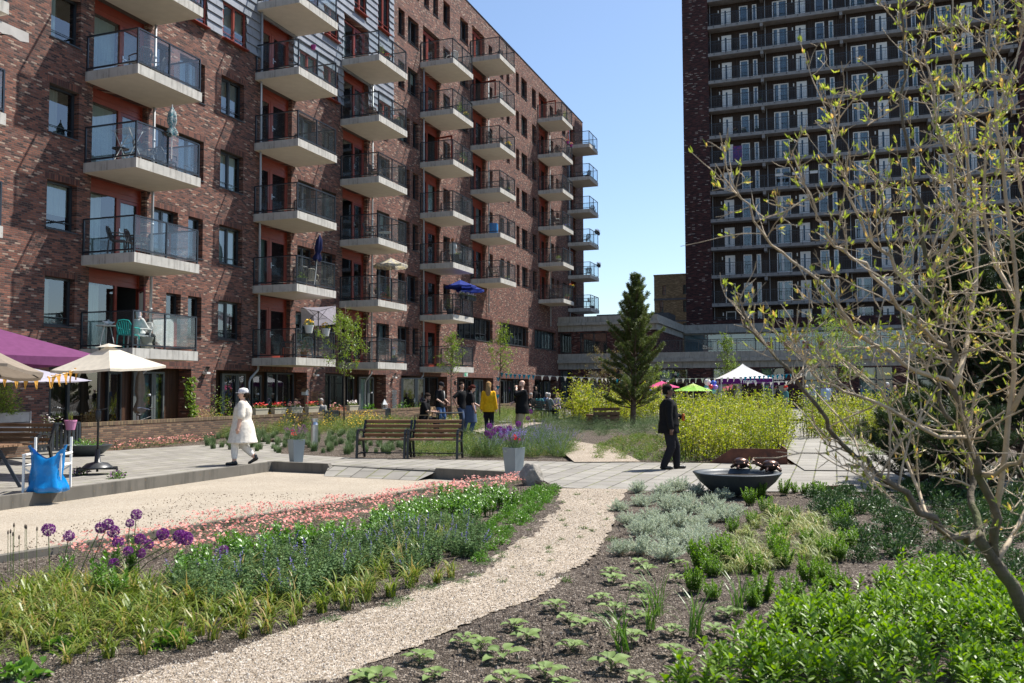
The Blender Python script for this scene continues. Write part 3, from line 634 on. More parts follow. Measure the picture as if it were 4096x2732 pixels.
def pavemat():
    m,nt,p,o=newmat('concrete_paving'); L=nt.links.new; tc=nd(nt,'TexCoord'); mp=nd(nt,'Mapping'); mp.inputs['Rotation'].default_value=(0,0,-BROT); L(tc.outputs['Object'],mp.inputs[0])
    bt=nd(nt,'TexBrick'); bt.inputs['Scale'].default_value=1; bt.inputs['Brick Width'].default_value=.6; bt.inputs['Row Height'].default_value=.4; bt.inputs['Mortar Size'].default_value=.016; bt.inputs['Mortar Smooth'].default_value=.3
    bt.inputs['Color1'].default_value=(.195,.181,.158,1); bt.inputs['Color2'].default_value=(.25,.234,.204,1); bt.inputs['Mortar'].default_value=(.06,.054,.04,1); L(mp.outputs[0],bt.inputs['Vector'])
    n1=nd(nt,'TexNoise'); n1.inputs['Scale'].default_value=1.1; n1.inputs['Detail'].default_value=9; n1.inputs['Roughness'].default_value=.65; L(tc.outputs['Object'],n1.inputs['Vector'])
    mr=nd(nt,'MapRange'); mr.inputs[1].default_value=.3; mr.inputs[2].default_value=.7; mr.inputs[3].default_value=.8; mr.inputs[4].default_value=1.18; L(n1.outputs[0],mr.inputs[0]); ml=nd(nt,'VectorMath',operation='SCALE'); L(bt.outputs['Color'],ml.inputs[0]); L(mr.outputs[0],ml.inputs[3])
    n2=nd(nt,'TexNoise'); n2.inputs['Scale'].default_value=2.3; n2.inputs['Detail'].default_value=4; L(tc.outputs['Object'],n2.inputs['Vector']); r2=ramp(nt,n2.outputs[0],[(.5,(0,0,0)),(.58,(.75,.75,.75))])
    mu=nd(nt,'Math',operation='MULTIPLY'); L(r2.outputs[0],mu.inputs[0]); L(bt.outputs['Fac'],mu.inputs[1]); mx=nd(nt,'MixRGB'); mx.inputs[2].default_value=(.14,.15,.03,1); L(mu.outputs[0],mx.inputs[0]); L(ml.outputs[0],mx.inputs[1]); L(mx.outputs[0],p.inputs['Base Color'])
    b=nd(nt,'Bump'); b.invert=True; b.inputs['Strength'].default_value=.5; b.inputs['Distance'].default_value=.01; L(bt.outputs['Fac'],b.inputs['Height']); L(b.outputs[0],p.inputs['Normal']); p.inputs['Roughness'].default_value=.8; return m
m_pave=pavemat()
def sheet(name,pts,z,m,kind='structure',zf=None):
    q=MB(); V=[Vector((p[0],p[1],0)) for p in pts]
    q.add([(p[0],p[1],z if zf is None else zf(p)) for p in pts],[t if (V[t[1]]-V[t[0]]).cross(V[t[2]]-V[t[0]]).z>0 else t[::-1] for t in tessellate_polygon([V])])
    return tag(q.build(name,m),kind=kind)
def inside(poly,X,Y):
    ins=np.zeros(X.shape,bool); n=len(poly); j=n-1
    for i in range(n):
        xi,yi=poly[i][:2]; xj,yj=poly[j][:2]
        c=((yi>Y)!=(yj>Y))&(X<(xj-xi)*(Y-yi)/((yj-yi) if yj!=yi else 1e-9)+xi); ins^=c; j=i
    return ins
# the court
KA,KB,K1,K2,K3,KN=B(17.2,10.05),B(16.62,16.45),B(17.03,11.95),B(16.82,14.25),B(16.4,16.5),B(1.0,13.3)
KL=B(1.0,9.95)
court=[KL,KA,K3,KN]
def GZ(x,y):                       # the planted ground beyond the paving lies a little higher
    s=x*T.x+y*T.y; return .15*min(1,max(0,(s-21.2)/5)) 
base=[(-300,-60),(300,-60),(300,400),(-300,400)]
q=MB()
q.quad((-400,-100,-.35),(400,-100,-.35),(400,500,-.35),(-400,500,-.35)); tag(q.build('ground',m_soil),kind='structure')
sheet('gravel_court',[KL+N*-.1,KA+N*-.1+T*.1,K3+T*.1+N*.2,KN+N*.2],-.18,m_court)
# front garden soil: from the court to behind the camera; gently lumpy
KFR=B(16.3,40); 
front=[B(1.0,13.45),B(16.25,16.62),B(14.4,17.8),B(14.25,19.1),B(15.7,24.3),B(15.9,45),B(-6,45),B(-6,13.45)]
def lump_sheet(name,poly,x0,x1,y0,y1,step,z0,amp,m,fr=1.2,zf=None):
    xs=np.arange(x0,x1,step); ys=np.arange(y0,y1,step); X,Y=np.meshgrid(xs,ys); nx,ny=len(xs),len(ys)
    Z=np.zeros(X.shape); g=np.random.default_rng(4)
    for i in range(14):
        k=fr*1.45**(i%9); a=g.uniform(0,6.28); ph=g.uniform(0,6.28); Z+=np.sin((X*np.cos(a)+Y*np.sin(a))*k*2+ph+np.sin(X*k*.7+Y*k*.5))/(1+i%9)**.8
    Z=Z/Z.std()*amp+g.normal(0,amp*.35,Z.shape)+z0
    if zf is not None: Z+=zf(X,Y)
    cx,cy=(X[:-1,:-1]+step/2),(Y[:-1,:-1]+step/2); ok=inside(poly,cx,cy)
    I,J=np.nonzero(ok); b=I*nx+J; q=MB(); q.addnp(np.c_[X.ravel(),Y.ravel(),Z.ravel()],np.c_[b,b+1,b+1+nx,b+nx])
    o=q.build(name,m,smooth=True); bm=bmesh.new(); bm.from_mesh(o.data); bmesh.ops.delete(bm,geom=[v for v in bm.verts if not v.link_faces],context='VERTS'); bm.to_mesh(o.data); bm.free()
    return tag(o,kind='structure')

FD=lambda L:[at(x/1.7423,y/1.7423) for x,y in L]
PL=FD([(459,2732),(699,2644),(919,2608),(1087,2537),(1200,2509),(1425,2455),(1594,2404),(1690,2350),(1847,2317),(1931,2255),(2027,2199),(2110,2130),(2156,2090),(2207,2036),(2230,1990),(2243,1957)])
PRr=FD([(1300,2732),(1386,2706),(1549,2626),(1672,2581),(1791,2532),(1954,2458),(2111,2408),(2229,2345),(2269,2289),(2336,2253),(2377,2218),(2401,2180),(2448,2109),(2466,2038),(2508,1960)])
def ragged(P,n=14,j=.035,seed=1):
    g=random.Random(seed); out=[]
    for a,b in zip(P,P[1:]):
        for i in range(n):
            f=i/n; p=a.lerp(b,f); d=(b-a).normalized(); out.append(p+Vector((-d.y,d.x,0))*g.uniform(-j,j))
    return out+[P[-1]]
ext0=PL[0]+Vector((-2.2,-3.6,0)); ext1=PRr[0]+Vector((-.7,-3.6,0))
PATH=[ext0]+ragged(PL,10,.03,1)+[PL[-1]+T*.12]+[PRr[-1]+T*.12]+ragged(PRr,10,.03,2)[::-1]+[ext1]
sheet('gravel_path',PATH,.004,m_path)
def _fz(X,Y):
    M=inside(PATHC,X,Y); E=M.copy()
    for a in (0,1):
        for k in (-2,-1,1,2): E&=np.roll(M,k,a)
    return np.where(E,-.07,0)
PATHC=[(p[0],p[1]) for p in PATH]
lump_sheet('soil_bed',front,-9,16,1,17.2,.07,-.004,.008,m_soil,zf=_fz)
sheet('soil',front,-.06,m_soil)
# paving: the walk between court and gardens and the terrace in front of the dwellings
pv=[B(1,9.9),KA+N*-.05+T*-.05,KA+T*.12,K1+T*.1,K2+T*.1,K3+T*.08,B(16.25,16.75),B(14.45,17.75),B(14.3,19.0),B(15.75,24.3),B(16.0,45),B(20.9,45),B(22.0,30),B(21.0,24.5),B(20.2,21.4),B(20.15,19.6),B(19.6,16.9),B(19.35,14.2),B(19.1,11.3),B(19.8,8.6),B(21.5,7.2),B(24.2,6.0),B(24.0,4.4),B(19.6,3.4),B(19,2.9),B(1,2.6)]
sheet('paved_walk',pv,.0,m_pave)
sheet('paved_ramp',[K1+T*.1-N*.35,K2+T*.1+N*.35,K2-T*.07+N*.2,K2-T*.55,K1-T*.55,K1-T*.07-N*.2],0,m_pave,zf=lambda p:min(0,-.175*(17.13-.0913*(Vector((p[0],p[1],0)).dot(N)+OFF-11.95)-Vector((p[0],p[1],0)).dot(T))/.65))
sheet('paved_terrace',[B(1,-.2),B(72.7,-.2),B(72.7,2.85),B(1,2.65)],-.004,m_pave,zf=lambda p:-.004)
# planted ground beyond the walk
mid=[B(19.0,2.9),B(19.6,3.4),B(24.0,4.4),B(24.2,6.0),B(21.5,7.2),B(19.8,8.6),B(19.1,11.3),B(19.35,14.2),B(19.6,16.9),B(20.15,19.6),B(20.2,21.4),B(21.0,24.5),B(22,30),B(20.9,45),B(75,45),B(75,2.9)]
lump_sheet('planted_soil',mid,-26,45,14,82,.28,-.03,.014,m_soil,.5,np.vectorize(GZ))
# side path going back to the right, and the gravel walk behind the benches
def strip(name,P,w,z,m):
    z=min(z,.02); L=[];Rr=[]
    for i,p in enumerate(P):
        d=(P[min(i+1,len(P)-1)]-P[max(0,i-1)]); d=Vector((d.x,d.y,0)).normalized(); n=Vector((-d.y,d.x,0)); L.append(p+n*w/2); Rr.append(p-n*w/2)
    q=MB(); V=L+Rr; n=len(P); q.add([(v.x,v.y,GZ(v.x,v.y)+z) for v in V],[(i,n+i,n+i+1,i+1) for i in range(n-1)]); return tag(q.build(name,m),kind='structure')
strip('paved_side_path',[B(19.0,22.9),B(22,22.4),B(26,21.7),B(31,20.9),B(37,20.2),B(45,19.4)],2.6,.035,m_pave)
strip('gravel_walk',[at(1395,1062),at(1345,1035),B(24.5,14.6),B(27.3,12.3),B(30,10.6),B(35,9.6),B(44,9)],1.5,.04,m_path)
strip('sitting_terrace',[B(38,7.2),B(58,7.2)],7.0,.03,m_pave)
strip('party_terrace',[B(42,20),B(72,20)],22,.028,m_pave)
# kerbs round the court
def kerb(label,P,h0,h1,w,cham=(0,0)):
    a,b=P; d=(b-a).normalized(); n=Vector((-d.y,d.x,0)); L=(b-a).length; q=MB()
    pr=[(0,h0),(L,h0),(L-cham[1],h1),(cham[0],h1)]; V=[]
    for y in (-w/2,w/2): V+=[a+d*x+n*y+Vector((0,0,z)) for x,z in pr]
    q.add(V,[(0,1,2,3),(7,6,5,4),(0,4,5,1),(1,5,6,2),(2,6,7,3),(3,7,4,0)])
    return tag(q.build('kerb',m_kerb,fix=True),label,'kerb')
kerb('long grey concrete kerb between the sandy court and the paved terrace',(KL,KA+N*.06),-.3,.035,.12)
kerb('short concrete kerb behind the court with its right end sloped, beside the first planter',(KA+T*.01,K1),-.3,.04,.12,(0,.22))
kerb('concrete kerb behind the court with its left end sloped, ending at the second planter',(K2,K3+N*.1),-.3,.04,.12,(.22,0))
kerb('thin concrete kerb between the sandy court and the pink flower bed',(KN,K3+N*.1),-.3,.05,.1)
q=MB(); q.bar(KA+T*.11-Vector((0,0,.16)),K3+T*.11-Vector((0,0,.16)),.015,.3); tag(q.build('paving_edge',m_kerb),kind='structure')
# low rusted edging of the hedge bed
CL,CR=at(1628,1063),at(1807,1066)
q=MB(); d=(CR-CL).normalized()
q.prism([(0,0),((CR-CL).length,0),((CR-CL).length,.33),(.5,.33)],-.012,.012,xf=lambda v:CL+d*v.x+Vector((0,0,v.y))+Vector((-d.y,d.x,0))*v.z)
bk=at(1740,1012); d2=(B(27.5,20.2)-CR); d2.z=0; L2=d2.length; d2.normalize()
q.prism([(0,0),(L2,0),(L2,.33),(0,.33)],-.012,.012,xf=lambda v:CR+d2*v.x+Vector((0,0,v.y))+Vector((-d2.y,d2.x,0))*v.z)
tag(q.build('bed_edging',m_corten,fix=True),'rusted steel edging round the corner of the yellow green hedge bed','edging')
q=MB(); e0,e1=at(1885,1126),at(1960,1122); q.bar(e0+Vector((0,0,.03)),e1+Vector((0,0,.03)),.02,.08); tag(q.build('bed_edging',m_corten),'short low rusted steel strip along the paved walk behind the green shrubs','edging')
# loose stones
def stones(name,poly,n,r0,r1,m,seed,near=None,zz=0):
    g=np.random.default_rng(seed); P=np.array([p[:2] for p in poly]); lo,hi=P.min(0),P.max(0); lo=np.maximum(lo,[-6,3.6]); hi=np.minimum(hi,[8,16])
    X=g.uniform(lo,hi,(n*6,2)); Dp=X[:,1]; keep=(g.random(len(X))<np.minimum(1,(6/Dp)**2)); X=X[keep]; X=X[inside(poly,X[:,0],X[:,1])][:n]
    ico=np.array([(0,0,1),(.9,0,-.1),(-.45,.8,0),(-.45,-.8,.1),(.3,.2,-.9)]); fa=np.array([(0,1,2),(0,2,3),(0,3,1),(4,2,1),(4,3,2),(4,1,3)])
    n=len(X); r=g.uniform(r0,r1,n)**1; an=g.uniform(0,6.28,n); sc_=g.uniform(.6,1.2,(n,5,1))
    V=ico[None]*r[:,None,None]*sc_; c,s=np.cos(an)[:,None],np.sin(an)[:,None]; V=np.stack([V[:,:,0]*c-V[:,:,1]*s,V[:,:,0]*s+V[:,:,1]*c,V[:,:,2]*.8],2)
    V[:,:,:2]+=X[:,None,:]; V[:,:,2]+=zz+r[:,None]*.25
    q=MB(); q.addnp(V.reshape(-1,3),(fa[None]+np.arange(n)[:,None,None]*5).reshape(-1,3)); return tag(q.build(name,m),kind='stuff')
def islandmat(name,stops,rough=.9):
    m,nt,p,o=newmat(name); g=nd(nt,'NewGeometry'); r=ramp(nt,g.outputs['Random Per Island'],stops); nt.links.new(r.outputs[0],p.inputs['Base Color']); p.inputs['Roughness'].default_value=rough; p.inputs['Specular IOR Level'].default_value=.2; return m
m_clod=islandmat('soil_clods',[(0,(.04,.031,.025)),(.6,(.11,.088,.07)),(.85,(.18,.15,.12)),(1,(.36,.31,.26))])
m_peb=islandmat('gravel_grains',[(0,(.14,.1,.07)),(.25,(.38,.31,.24)),(.7,(.56,.49,.4)),(1,(.78,.73,.66))])
m_peb2=islandmat('dark_bits',[(0,(.05,.035,.025)),(1,(.2,.14,.09))])
stones('soil_clods',[p for p in front],26000,.006,.022,m_clod,1,zz=-.012)
stones('path_gravel',PATH,22000,.003,.009,m_peb,2,zz=.006)
stones('court_litter',[KL+N*.3,KA+N*.2-T*.2,K3-T*.3,KN-N*.1+T*.2],4500,.006,.016,m_peb2,3,zz=-.18)
# ---------------------------------------------------------------- furniture and everything that stands about
m_slat=woodmat('brown_bench_wood',(.20,.115,.065),.35,(2,30,30)); m_blk=mat('black_steel',(.014,.015,.017),.4,.1,3,spec=.5)
m_gplant=mat('grey_zinc_planter',(.22,.26,.28),.45,.08,3,metal=.1); m_bowl=mat('dark_slate_bowl',(.045,.055,.062),.5,.15,3,bump=.1)
m_wallb=brickmat('garden_wall_brick',[(0,(.10,.06,.04)),(.4,(.17,.10,.062)),(.75,(.23,.145,.085)),(.93,(.12,.07,.05))],(.10,.085,.065),bw=.22,rh=.062)
m_cap=brickmat('garden_wall_coping',[(0,(.12,.08,.045)),(.5,(.2,.14,.075)),(.85,(.15,.09,.055))],(.10,.085,.065),bw=.3,rh=.062,vertical=True)
def fabmat(name,c,tr=.3,c2=None,sc=8):
    m,nt,p,o=newmat(name); L=nt.links.new; tc=nd(nt,'TexCoord'); n=nd(nt,'TexNoise'); n.inputs['Scale'].default_value=sc; n.inputs['Detail'].default_value=4; L(tc.outputs['Object'],n.inputs['Vector']); c=Vector(c)
    r=ramp(nt,n.outputs[0],[(.35,tuple(c*.92)),(.62,tuple(c2 or c*1.06))] if not c2 else [(.44,tuple(c)),(.56,tuple(c2))]); L(r.outputs[0],p.inputs['Base Color']); p.inputs['Roughness'].default_value=.85; p.inputs['Specular IOR Level'].default_value=.15
    t=nd(nt,'BsdfTranslucent'); L(r.outputs[0],t.inputs[0]); mx=nd(nt,'MixShader'); mx.inputs[0].default_value=tr; L(p.outputs[0],mx.inputs[1]); L(t.outputs[0],mx.inputs[2]); L(mx.outputs[0],o.inputs[0]); return m
def bench(label,loc,rz,L=1.2):
    t=thing('bench',label,'bench',loc,rz)
    for y,z in ((-.36,.455),(-.26,.46),(-.16,.455),(-.06,.45)):
        q=MB(); q.box(.05,L-.05,y-.042,y+.042,z-.02,z+.02); q.build('seat_slat',m_slat,t,bevel=.005)
    for i,z in enumerate((.54,.65,.76,.87)):
        q=MB(); y=.03+.055*i; q.bar((.05,y,z),(L-.05,y,z),.028,.085,up=(0,-.35,1)); q.build('back_slat',m_slat,t,bevel=.004)
    for x in (.03,L-.03):
        q=MB(); P=[(x,-.48,.0),(x,-.45,.35),(x,-.43,.58),(x,-.38,.665),(x,-.28,.685),(x,-.1,.675),(x,.03,.64)]
        for a,b in zip(P,P[1:]): q.bar(a,b,.05,.06,up=(0,-1,.3))
        for a,b in zip([(x,.12,0),(x,.0,.42),(x,.2,.9)],[(x,.0,.42),(x,.2,.9)]): q.bar(a,b,.05,.06,up=(0,1,.2))
        q.bar((x,-.43,.42),(x,.0,.42),.04,.05); q.build('end_frame',m_blk,t)
    q=MB(); q.tube([(.03,-.2,.12),(L-.03,-.2,.12)],.014,8); q.bar((.03,-.47,.1),(.03,.1,.12),.03,.03); q.bar((L-.03,-.47,.1),(L-.03,.1,.12),.03,.03); q.build('stretcher',m_blk,t); return t
b0,b1=at(831,1049),at(1062,1051); bd=(b1-b0); brz=math.atan2(bd.y,bd.x); bl=bd.length/2
bench('wooden slatted bench with black arms, left one of the joined pair by the walk',b0,brz,bl-.02)
bench('wooden slatted bench with black arms, right one of the joined pair by the walk',b0+bd*.5,brz,bl)
bl_=at(-75,1062); bench('wide wooden bench with dark steel ends at the picture edge, behind the white folding chair',bl_,math.radians(-8),2.1)
t=thing('picnic_table','wooden slatted table on slanted dark steel legs, cut by the picture edge','table',at(-60,1122),R(-8))
q=MB()
for i in range(6): q.box(-.7,.62,-.35+.12*i,-.25+.12*i,.71,.745)
q.build('table_top',m_slat,t); 
for x in (.42,-.5):
    for s in (-1,1): q=MB(); q.bar((x+.22,s*.3,0),(x-.1,s*.12,.71),.07,.05); q.build('leg',mat('blue_black_steel',(.02,.028,.045),.4,.1),t)
# white folding chair with a blue sack on it
c0=at(108,1128); t=thing('folding_chair','white folding chair with its seat covered by a blue sack','chair',c0,R(10))
q=MB()
for x in (-.28,.28):
    for y in (-.26,.26): q.bar((x,y,0),(x,y,.62 if y<0 else .88),.035,.035)
    q.bar((x,-.28,.62),(x,.28,.62),.05,.03); q.bar((x,-.26,.44),(x,.26,.44),.035,.03)
q.bar((-.28,-.26,.05),(.28,-.26,.4),.03,.025); q.bar((.28,-.24,.05),(-.28,-.24,.4),.03,.025); q.bar((-.28,.26,.05),(.28,.26,.4),.03,.025)
q.build('frame',m_white,t,bevel=.004); q=MB(); q.box(-.27,.27,-.25,.25,.435,.455); q.build('seat',cloth_w:=fabmat('white_canvas',(.65,.65,.62),.2),t)
def bagmesh():
    g=random.Random(5); q=MB(); n=28; rows=[]
    for i,(z,rx,ry,cx) in enumerate([(0,.24,.16,.04),(.03,.29,.22,.04),(.1,.27,.2,.04),(.2,.24,.16,.03),(.3,.23,.14,.02),(.42,.23,.12,.02),(.53,.25,.1,.03),(.64,.28,.07,.03)]):
        row=[]
        for j in range(n):
            a=2*math.pi*j/n; w=1+.13*math.sin(a*6+z*5)*(1-.5*z)+.07*math.sin(a*11-z*9)+.05*math.sin(a*17+z*21); zz=z
            if i>=6: zz=z+.13*(abs(math.cos(a))**2.5)-.1*(i==7)*(1-abs(math.cos(a)))
            row.append((cx+rx*w*math.cos(a),ry*w*math.sin(a)-.12,zz))
        rows.append(row)
    q.add([v for r in rows for v in r],[(i*n+j,i*n+(j+1)%n,(i+1)*n+(j+1)%n,(i+1)*n+j) for i in range(len(rows)-1) for j in range(n)]); return q
m_bag=mat('blue_plastic_film',(.0,.17,.46),.25,.15,5,bump=.6,bscale=7,spec=.6)
o=bagmesh().build('rubbish_sack',m_bag,None,c0+Vector((.06,-.1,.01)),(0,0,R(10)),smooth=True); tag(o,'crumpled bright blue plastic sack hung on the white folding chair','sack')
# parasols
def canopy(n,r,zr,za,val=.0,seg=8,sag=.06,rot=0,sx=1,vent=False):
    q=MB(); C=[(math.cos(2*math.pi*i/n+rot)*r*sx,math.sin(2*math.pi*i/n+rot)*r) for i in range(n)]
    for i in range(n):
        a,b=C[i],C[(i+1)%n]; V=[];m=6
        for u in range(seg+1):
            f=u/seg
            for v in range(m+1):
                w=v/m; x=(a[0]*(1-w)+b[0]*w)*f; y=(a[1]*(1-w)+b[1]*w)*f; z=za+(zr-za)*(f**1.12)-sag*math.sin(math.pi*w)*f*.5-sag*.5*math.sin(math.pi*f); V.append((x,y,z))
        F=[(u*(m+1)+v,u*(m+1)+v+1,(u+1)*(m+1)+v+1,(u+1)*(m+1)+v) for u in range(seg) for v in range(m)]
        q.add(V,F)
        if val:
            e=V[-(m+1):]; q.add(e+[(x*1.0,y*1.0,z-val*(1+.15*math.sin(k*2.1))) for k,(x,y,z) in enumerate(e)],[(k,k+1,m+2+k,m+1+k) for k in range(m)])
    if vent:
        for i in range(n):
            a,b=C[i],C[(i+1)%n]; k=.24; q.add([(0,0,za+.05),(a[0]*k,a[1]*k,za-.02),(b[0]*k,b[1]*k,za-.02)],[(0,1,2)])
    rb=MB()
    for x,y in C: rb.bar((0,0,za-.04),(x*.98,y*.98,zr-.01),.014,.014); rb.bar((0,0,za-.42),(x*.5,y*.5,(za+zr)/2-.03),.012,.012)
    return q,rb
def parasol(label,base,n,r,zr,za,m,rz=0,pole=m_anth,val=0,tilt=(0,0),sx=1,vent=False,group=None,basek='disc',off=(0,0)):
    t=thing('parasol',label,'parasol',base,rz,group)
    c,rb=canopy(n,r,zr,za,val,sx=sx,vent=vent); piv=Matrix.Translation((off[0],off[1],za))@Matrix.Rotation(tilt[0],4,'X')@Matrix.Rotation(tilt[1],4,'Y')@Matrix.Translation((0,0,-za))
    for k in (c,rb): k.V=[tuple(piv@Vector(v)) for v in k.V]
    c.build('canopy',m,t,smooth=True); rb.build('ribs',pole,t)
    q=MB(); q.tube([(0,0,.05),(0,0,za+.03)],.022,10); q.build('pole',pole,t,smooth=True)
    if basek=='disc': q=MB(); q.lathe([(.26,0),(.26,.04),(.2,.07),(.05,.1),(.035,.25),(.0001,.25)],24); q.build('base',pole,t,smooth=False)
    return t
m_beige=fabmat('cream_canvas',(.66,.6,.5),.3); m_purple=fabmat('plum_canvas',(.15,.045,.12),.15); m_taupe=fabmat('taupe_canvas',(.3,.25,.2),.3); m_lilac=fabmat('grey_lilac_canvas',(.46,.44,.52),.3)
pb=at(223,1089); t=parasol('cream parasol on a dark domed base with castors, standing on the terrace',pb,4,1.06,2.12,2.56,m_beige,R(25),m_blk,.05,(R(2),R(-3)),vent=True,basek='',off=(.16,0))
q=MB(); q.lathe([(.29,.13),(.28,.15),(.2,.22),(.06,.25),(.04,.5),(.0001,.5)],28); q.build('base',mat('black_plastic',(.03,.033,.037),.4,.1),t,smooth=True)
q=MB(); q.bar((-.36,-.2,.115),(.36,.2,.115),.06,.035); q.bar((-.36,.2,.115),(.36,-.2,.115),.06,.035); q.build('cross_foot',m_blk,t)
for x,y in ((-.36,-.2),(.36,.2),(-.36,.2),(.36,-.2)): q=MB(); q.tube([(x-.02,y,.05),(x+.02,y,.05)],.05,12); q.bar((x,y,.06),(x,y,.11),.03,.03); q.build('castor',m_blk,t)
q=MB(); q.lathe([(.03,1.05),(.05,1.1),(.055,1.25),(.03,1.3)],12); q.bar((.0,0,1.27),(.16,-.02,1.31),.02,.02); q.build('crank_housing',m_blk,t,smooth=True)
def zoff(p,z): return Vector((p.x,p.y,z))
parasol('large plum coloured parasol at the left edge',zoff(deep(-62,900,17.6),0),4,2.36,2.36,3.02,m_purple,R(22),m_blk,.16)
parasol('round taupe parasol seen from below at the left edge, under the plum one',zoff(deep(-45,900,14.2),0),8,1.0,2.05,2.42,m_taupe,R(10),m_blk,.05,(R(-8),R(6)))
parasol('grey lilac parasol behind the golden pennants',zoff(deep(-22,900,21),0),4,2.45,1.9,2.42,m_lilac,R(-2),m_blk,0)
# pennants
m_gold=fabmat('golden_paper',(.55,.29,.06),.15,sc=20); m_tealf=fabmat('teal_cloth',(.0,.17,.27),.35); m_whf=fabmat('ivory_cloth',(.6,.58,.55),.4); m_pinkf=fabmat('pink_cloth',(.75,.2,.25),.35); m_ochre=fabmat('ochre_cloth',(.5,.33,.08),.35)
m_cord=mat('white_cord',(.7,.7,.68),.8)
def bunting(label,P,flags,w,h,mats,droop=.0):
    t=thing('bunting',label,'bunting',P[0]); P=[p-P[0] for p in P]; q=MB(); q.tube(P,.006,4); q.build('cord',m_cord,t)
    d=[0]; 
    for a,b in zip(P,P[1:]): d.append(d[-1]+(b-a).length)
    g=random.Random(len(flags)); me={}
    for i,(f,k) in enumerate(flags):
        s=f*d[-1]; j=max(j for j in range(len(d)-1) if d[j]<=s+1e-6); u=(s-d[j])/max(1e-6,d[j+1]-d[j]); p=P[j].lerp(P[min(j+1,len(P)-1)],u); v=P[j+1]-P[j]
        if k not in me:
            q=MB(); V=[];n=4
            for r_ in range(n+1):
                fz=r_/n
                for c in (-1,0,1): V.append((c*w/2*(1-fz)*.98,.04*math.sin(fz*2.4+c)*w/.2*fz,-h*fz))
            q.add(V,[(r_*3+c,r_*3+c+1,r_*3+c+4,r_*3+c+3) for r_ in range(n) for c in (0,1)]); q.box(-w/2,w/2,-.004,.004,-.012,.012); me[k]=q.mesh('pennant',mats[k])
        inst('pennant',me[k],t,p,(g.uniform(-.25,.35),g.uniform(-.05,.05),math.atan2(v.y,v.x)+g.uniform(-.2,.2)))
    return t
zz=lambda x,y,d:deep((x/2.091)/1.7423,(1300+y/2.091)/1.7423,d)
bunting('golden pennants hanging from the cream parasol towards the left edge',[zz(-60,395,15.6),zz(20,410,15.7),zz(200,440,16),zz(400,438,16.4),zz(560,400,17),zz(720,335,17.5)],[(x,0) for x in (.02,.095,.185,.27,.355,.48,.55,.615,.725,.8,.88)],.14,.22,[m_gold])
# planters and bowls
def flowerhead_bundle(q,g,c,r,n,mi,size,key=None): flowers(q,np.array(c)+unit(g.normal(0,1,(n,3)))*g.uniform(.2,1,(n,1))*r,size,mi,None,g)
def tall_planter(label,p,rz,h=.52,w=.30,s=0):
    t=thing('planter',label,'planter',p,rz); b=w*.37;u=w*.5; q=MB(); q.add([(-b,-b,0),(b,-b,0),(b,b,0),(-b,b,0),(-u,-u,h),(u,-u,h),(u,u,h),(-u,u,h),(-u+.02,-u+.02,h),(u-.02,-u+.02,h),(u-.02,u-.02,h),(-u+.02,u-.02,h),(-u+.02,-u+.02,h-.05),(u-.02,-u+.02,h-.05),(u-.02,u-.02,h-.05),(-u+.02,u-.02,h-.05)],[(0,3,2,1),(0,1,5,4),(1,2,6,5),(2,3,7,6),(3,0,4,7),(4,5,9,8),(5,6,10,9),(6,7,11,10),(7,4,8,11),(8,9,13,12),(9,10,14,13),(10,11,15,14),(11,8,12,15),(12,13,14,15)]); q.build('pot',m_gplant,t)
    return t
p1=at(680,1061); p2=at(1180,1094)
tall_planter('tall grey tapered planter of purple and red flowers, beside the kerb corner',p1,R(40)); tall_planter('tall grey tapered planter of violet and red flowers, between the court and the boulder',p2,R(52),.55,.31)
def bowl(label,p,r,h,cat='bowl',rim=.1,mat_=None,sy=1,rz=0):
    t=thing('bowl_planter',label,cat,p,rz); q=MB(); q.lathe([(r*.42,0),(r*.62,h*.18),(r*.85,h*.6),(r*.985,h*.97),(r,h),(r-rim,h+.004),(r-rim-.02,h*.9),(r*.7,h*.62),(.0001,h*.58)],56,sy=sy); q.build('bowl',mat_ or m_bowl,t,smooth=True); return t
bw=deep(1692,1100,14.0); bw.z=0; bowl('wide dark round bowl at the edge of the walk, two bronze turtles on its rim',bw,.685,.34,rim=.11)
q=MB(); q.lathe([(.55,0),(.0001,.001)],40,(bw.x,bw.y,.27)); tag(q.build('bowl_infill',mat('dark_infill',(.012,.01,.008),.6,.1,3,spec=.15)),'flat matt dark water inside the wide round bowl','infill')  # flat matt blackish brown disc set inside the bowl
def turtle(label,p,rz,s=1):
    m=mat('bronze',(.10,.055,.04),.3,.3,14,metal=.75); t=thing('turtle_figure',label,'figurine',p,rz,None,s)
    q=MB(); q.ball((0,0,.075),(.115,.095,.075),20)
    for i in range(13):
        if i==0: x,y,z,r_=0,0,.135,.035
        else:
            a=2*math.pi*i/6 if i<7 else 2*math.pi*(i+.5)/6; k=.055 if i<7 else .09; x,y=math.cos(a)*k*1.15,math.sin(a)*k*.95; z=.122 if i<7 else .085; r_=.032 if i<7 else .028
        q.ball((x*.93,y*.93,z-.012),(r_*1.12,r_*1.12,r_*.72),10)
    q.build('shell',m,t,smooth=True)
    q=MB(); q.capsule((.1,0,.06),(.15,.0,.085),.025,.024); q.ball((.175,0,.095),(.036,.028,.026),10); q.ball((.185,.018,.105),.007,6); q.ball((.185,-.018,.105),.007,6)
    for x,y in ((.075,.075),(.075,-.075),(-.075,.075),(-.075,-.075)): q.capsule((x*.8,y*.8,.05),(x*1.25,y*1.3,.016),.026,.02)
    q.capsule((-.1,0,.05),(-.145,0,.03),.014,.005); q.build('body',m,t,smooth=True); return t
turtle('bronze turtle on the far right rim of the dark bowl',bw+Vector((.22,.59,.345)),R(10),1.2); turtle('bronze turtle facing left on the right rim of the dark bowl',bw+Vector((.56,.1,.345)),R(185),1.2)
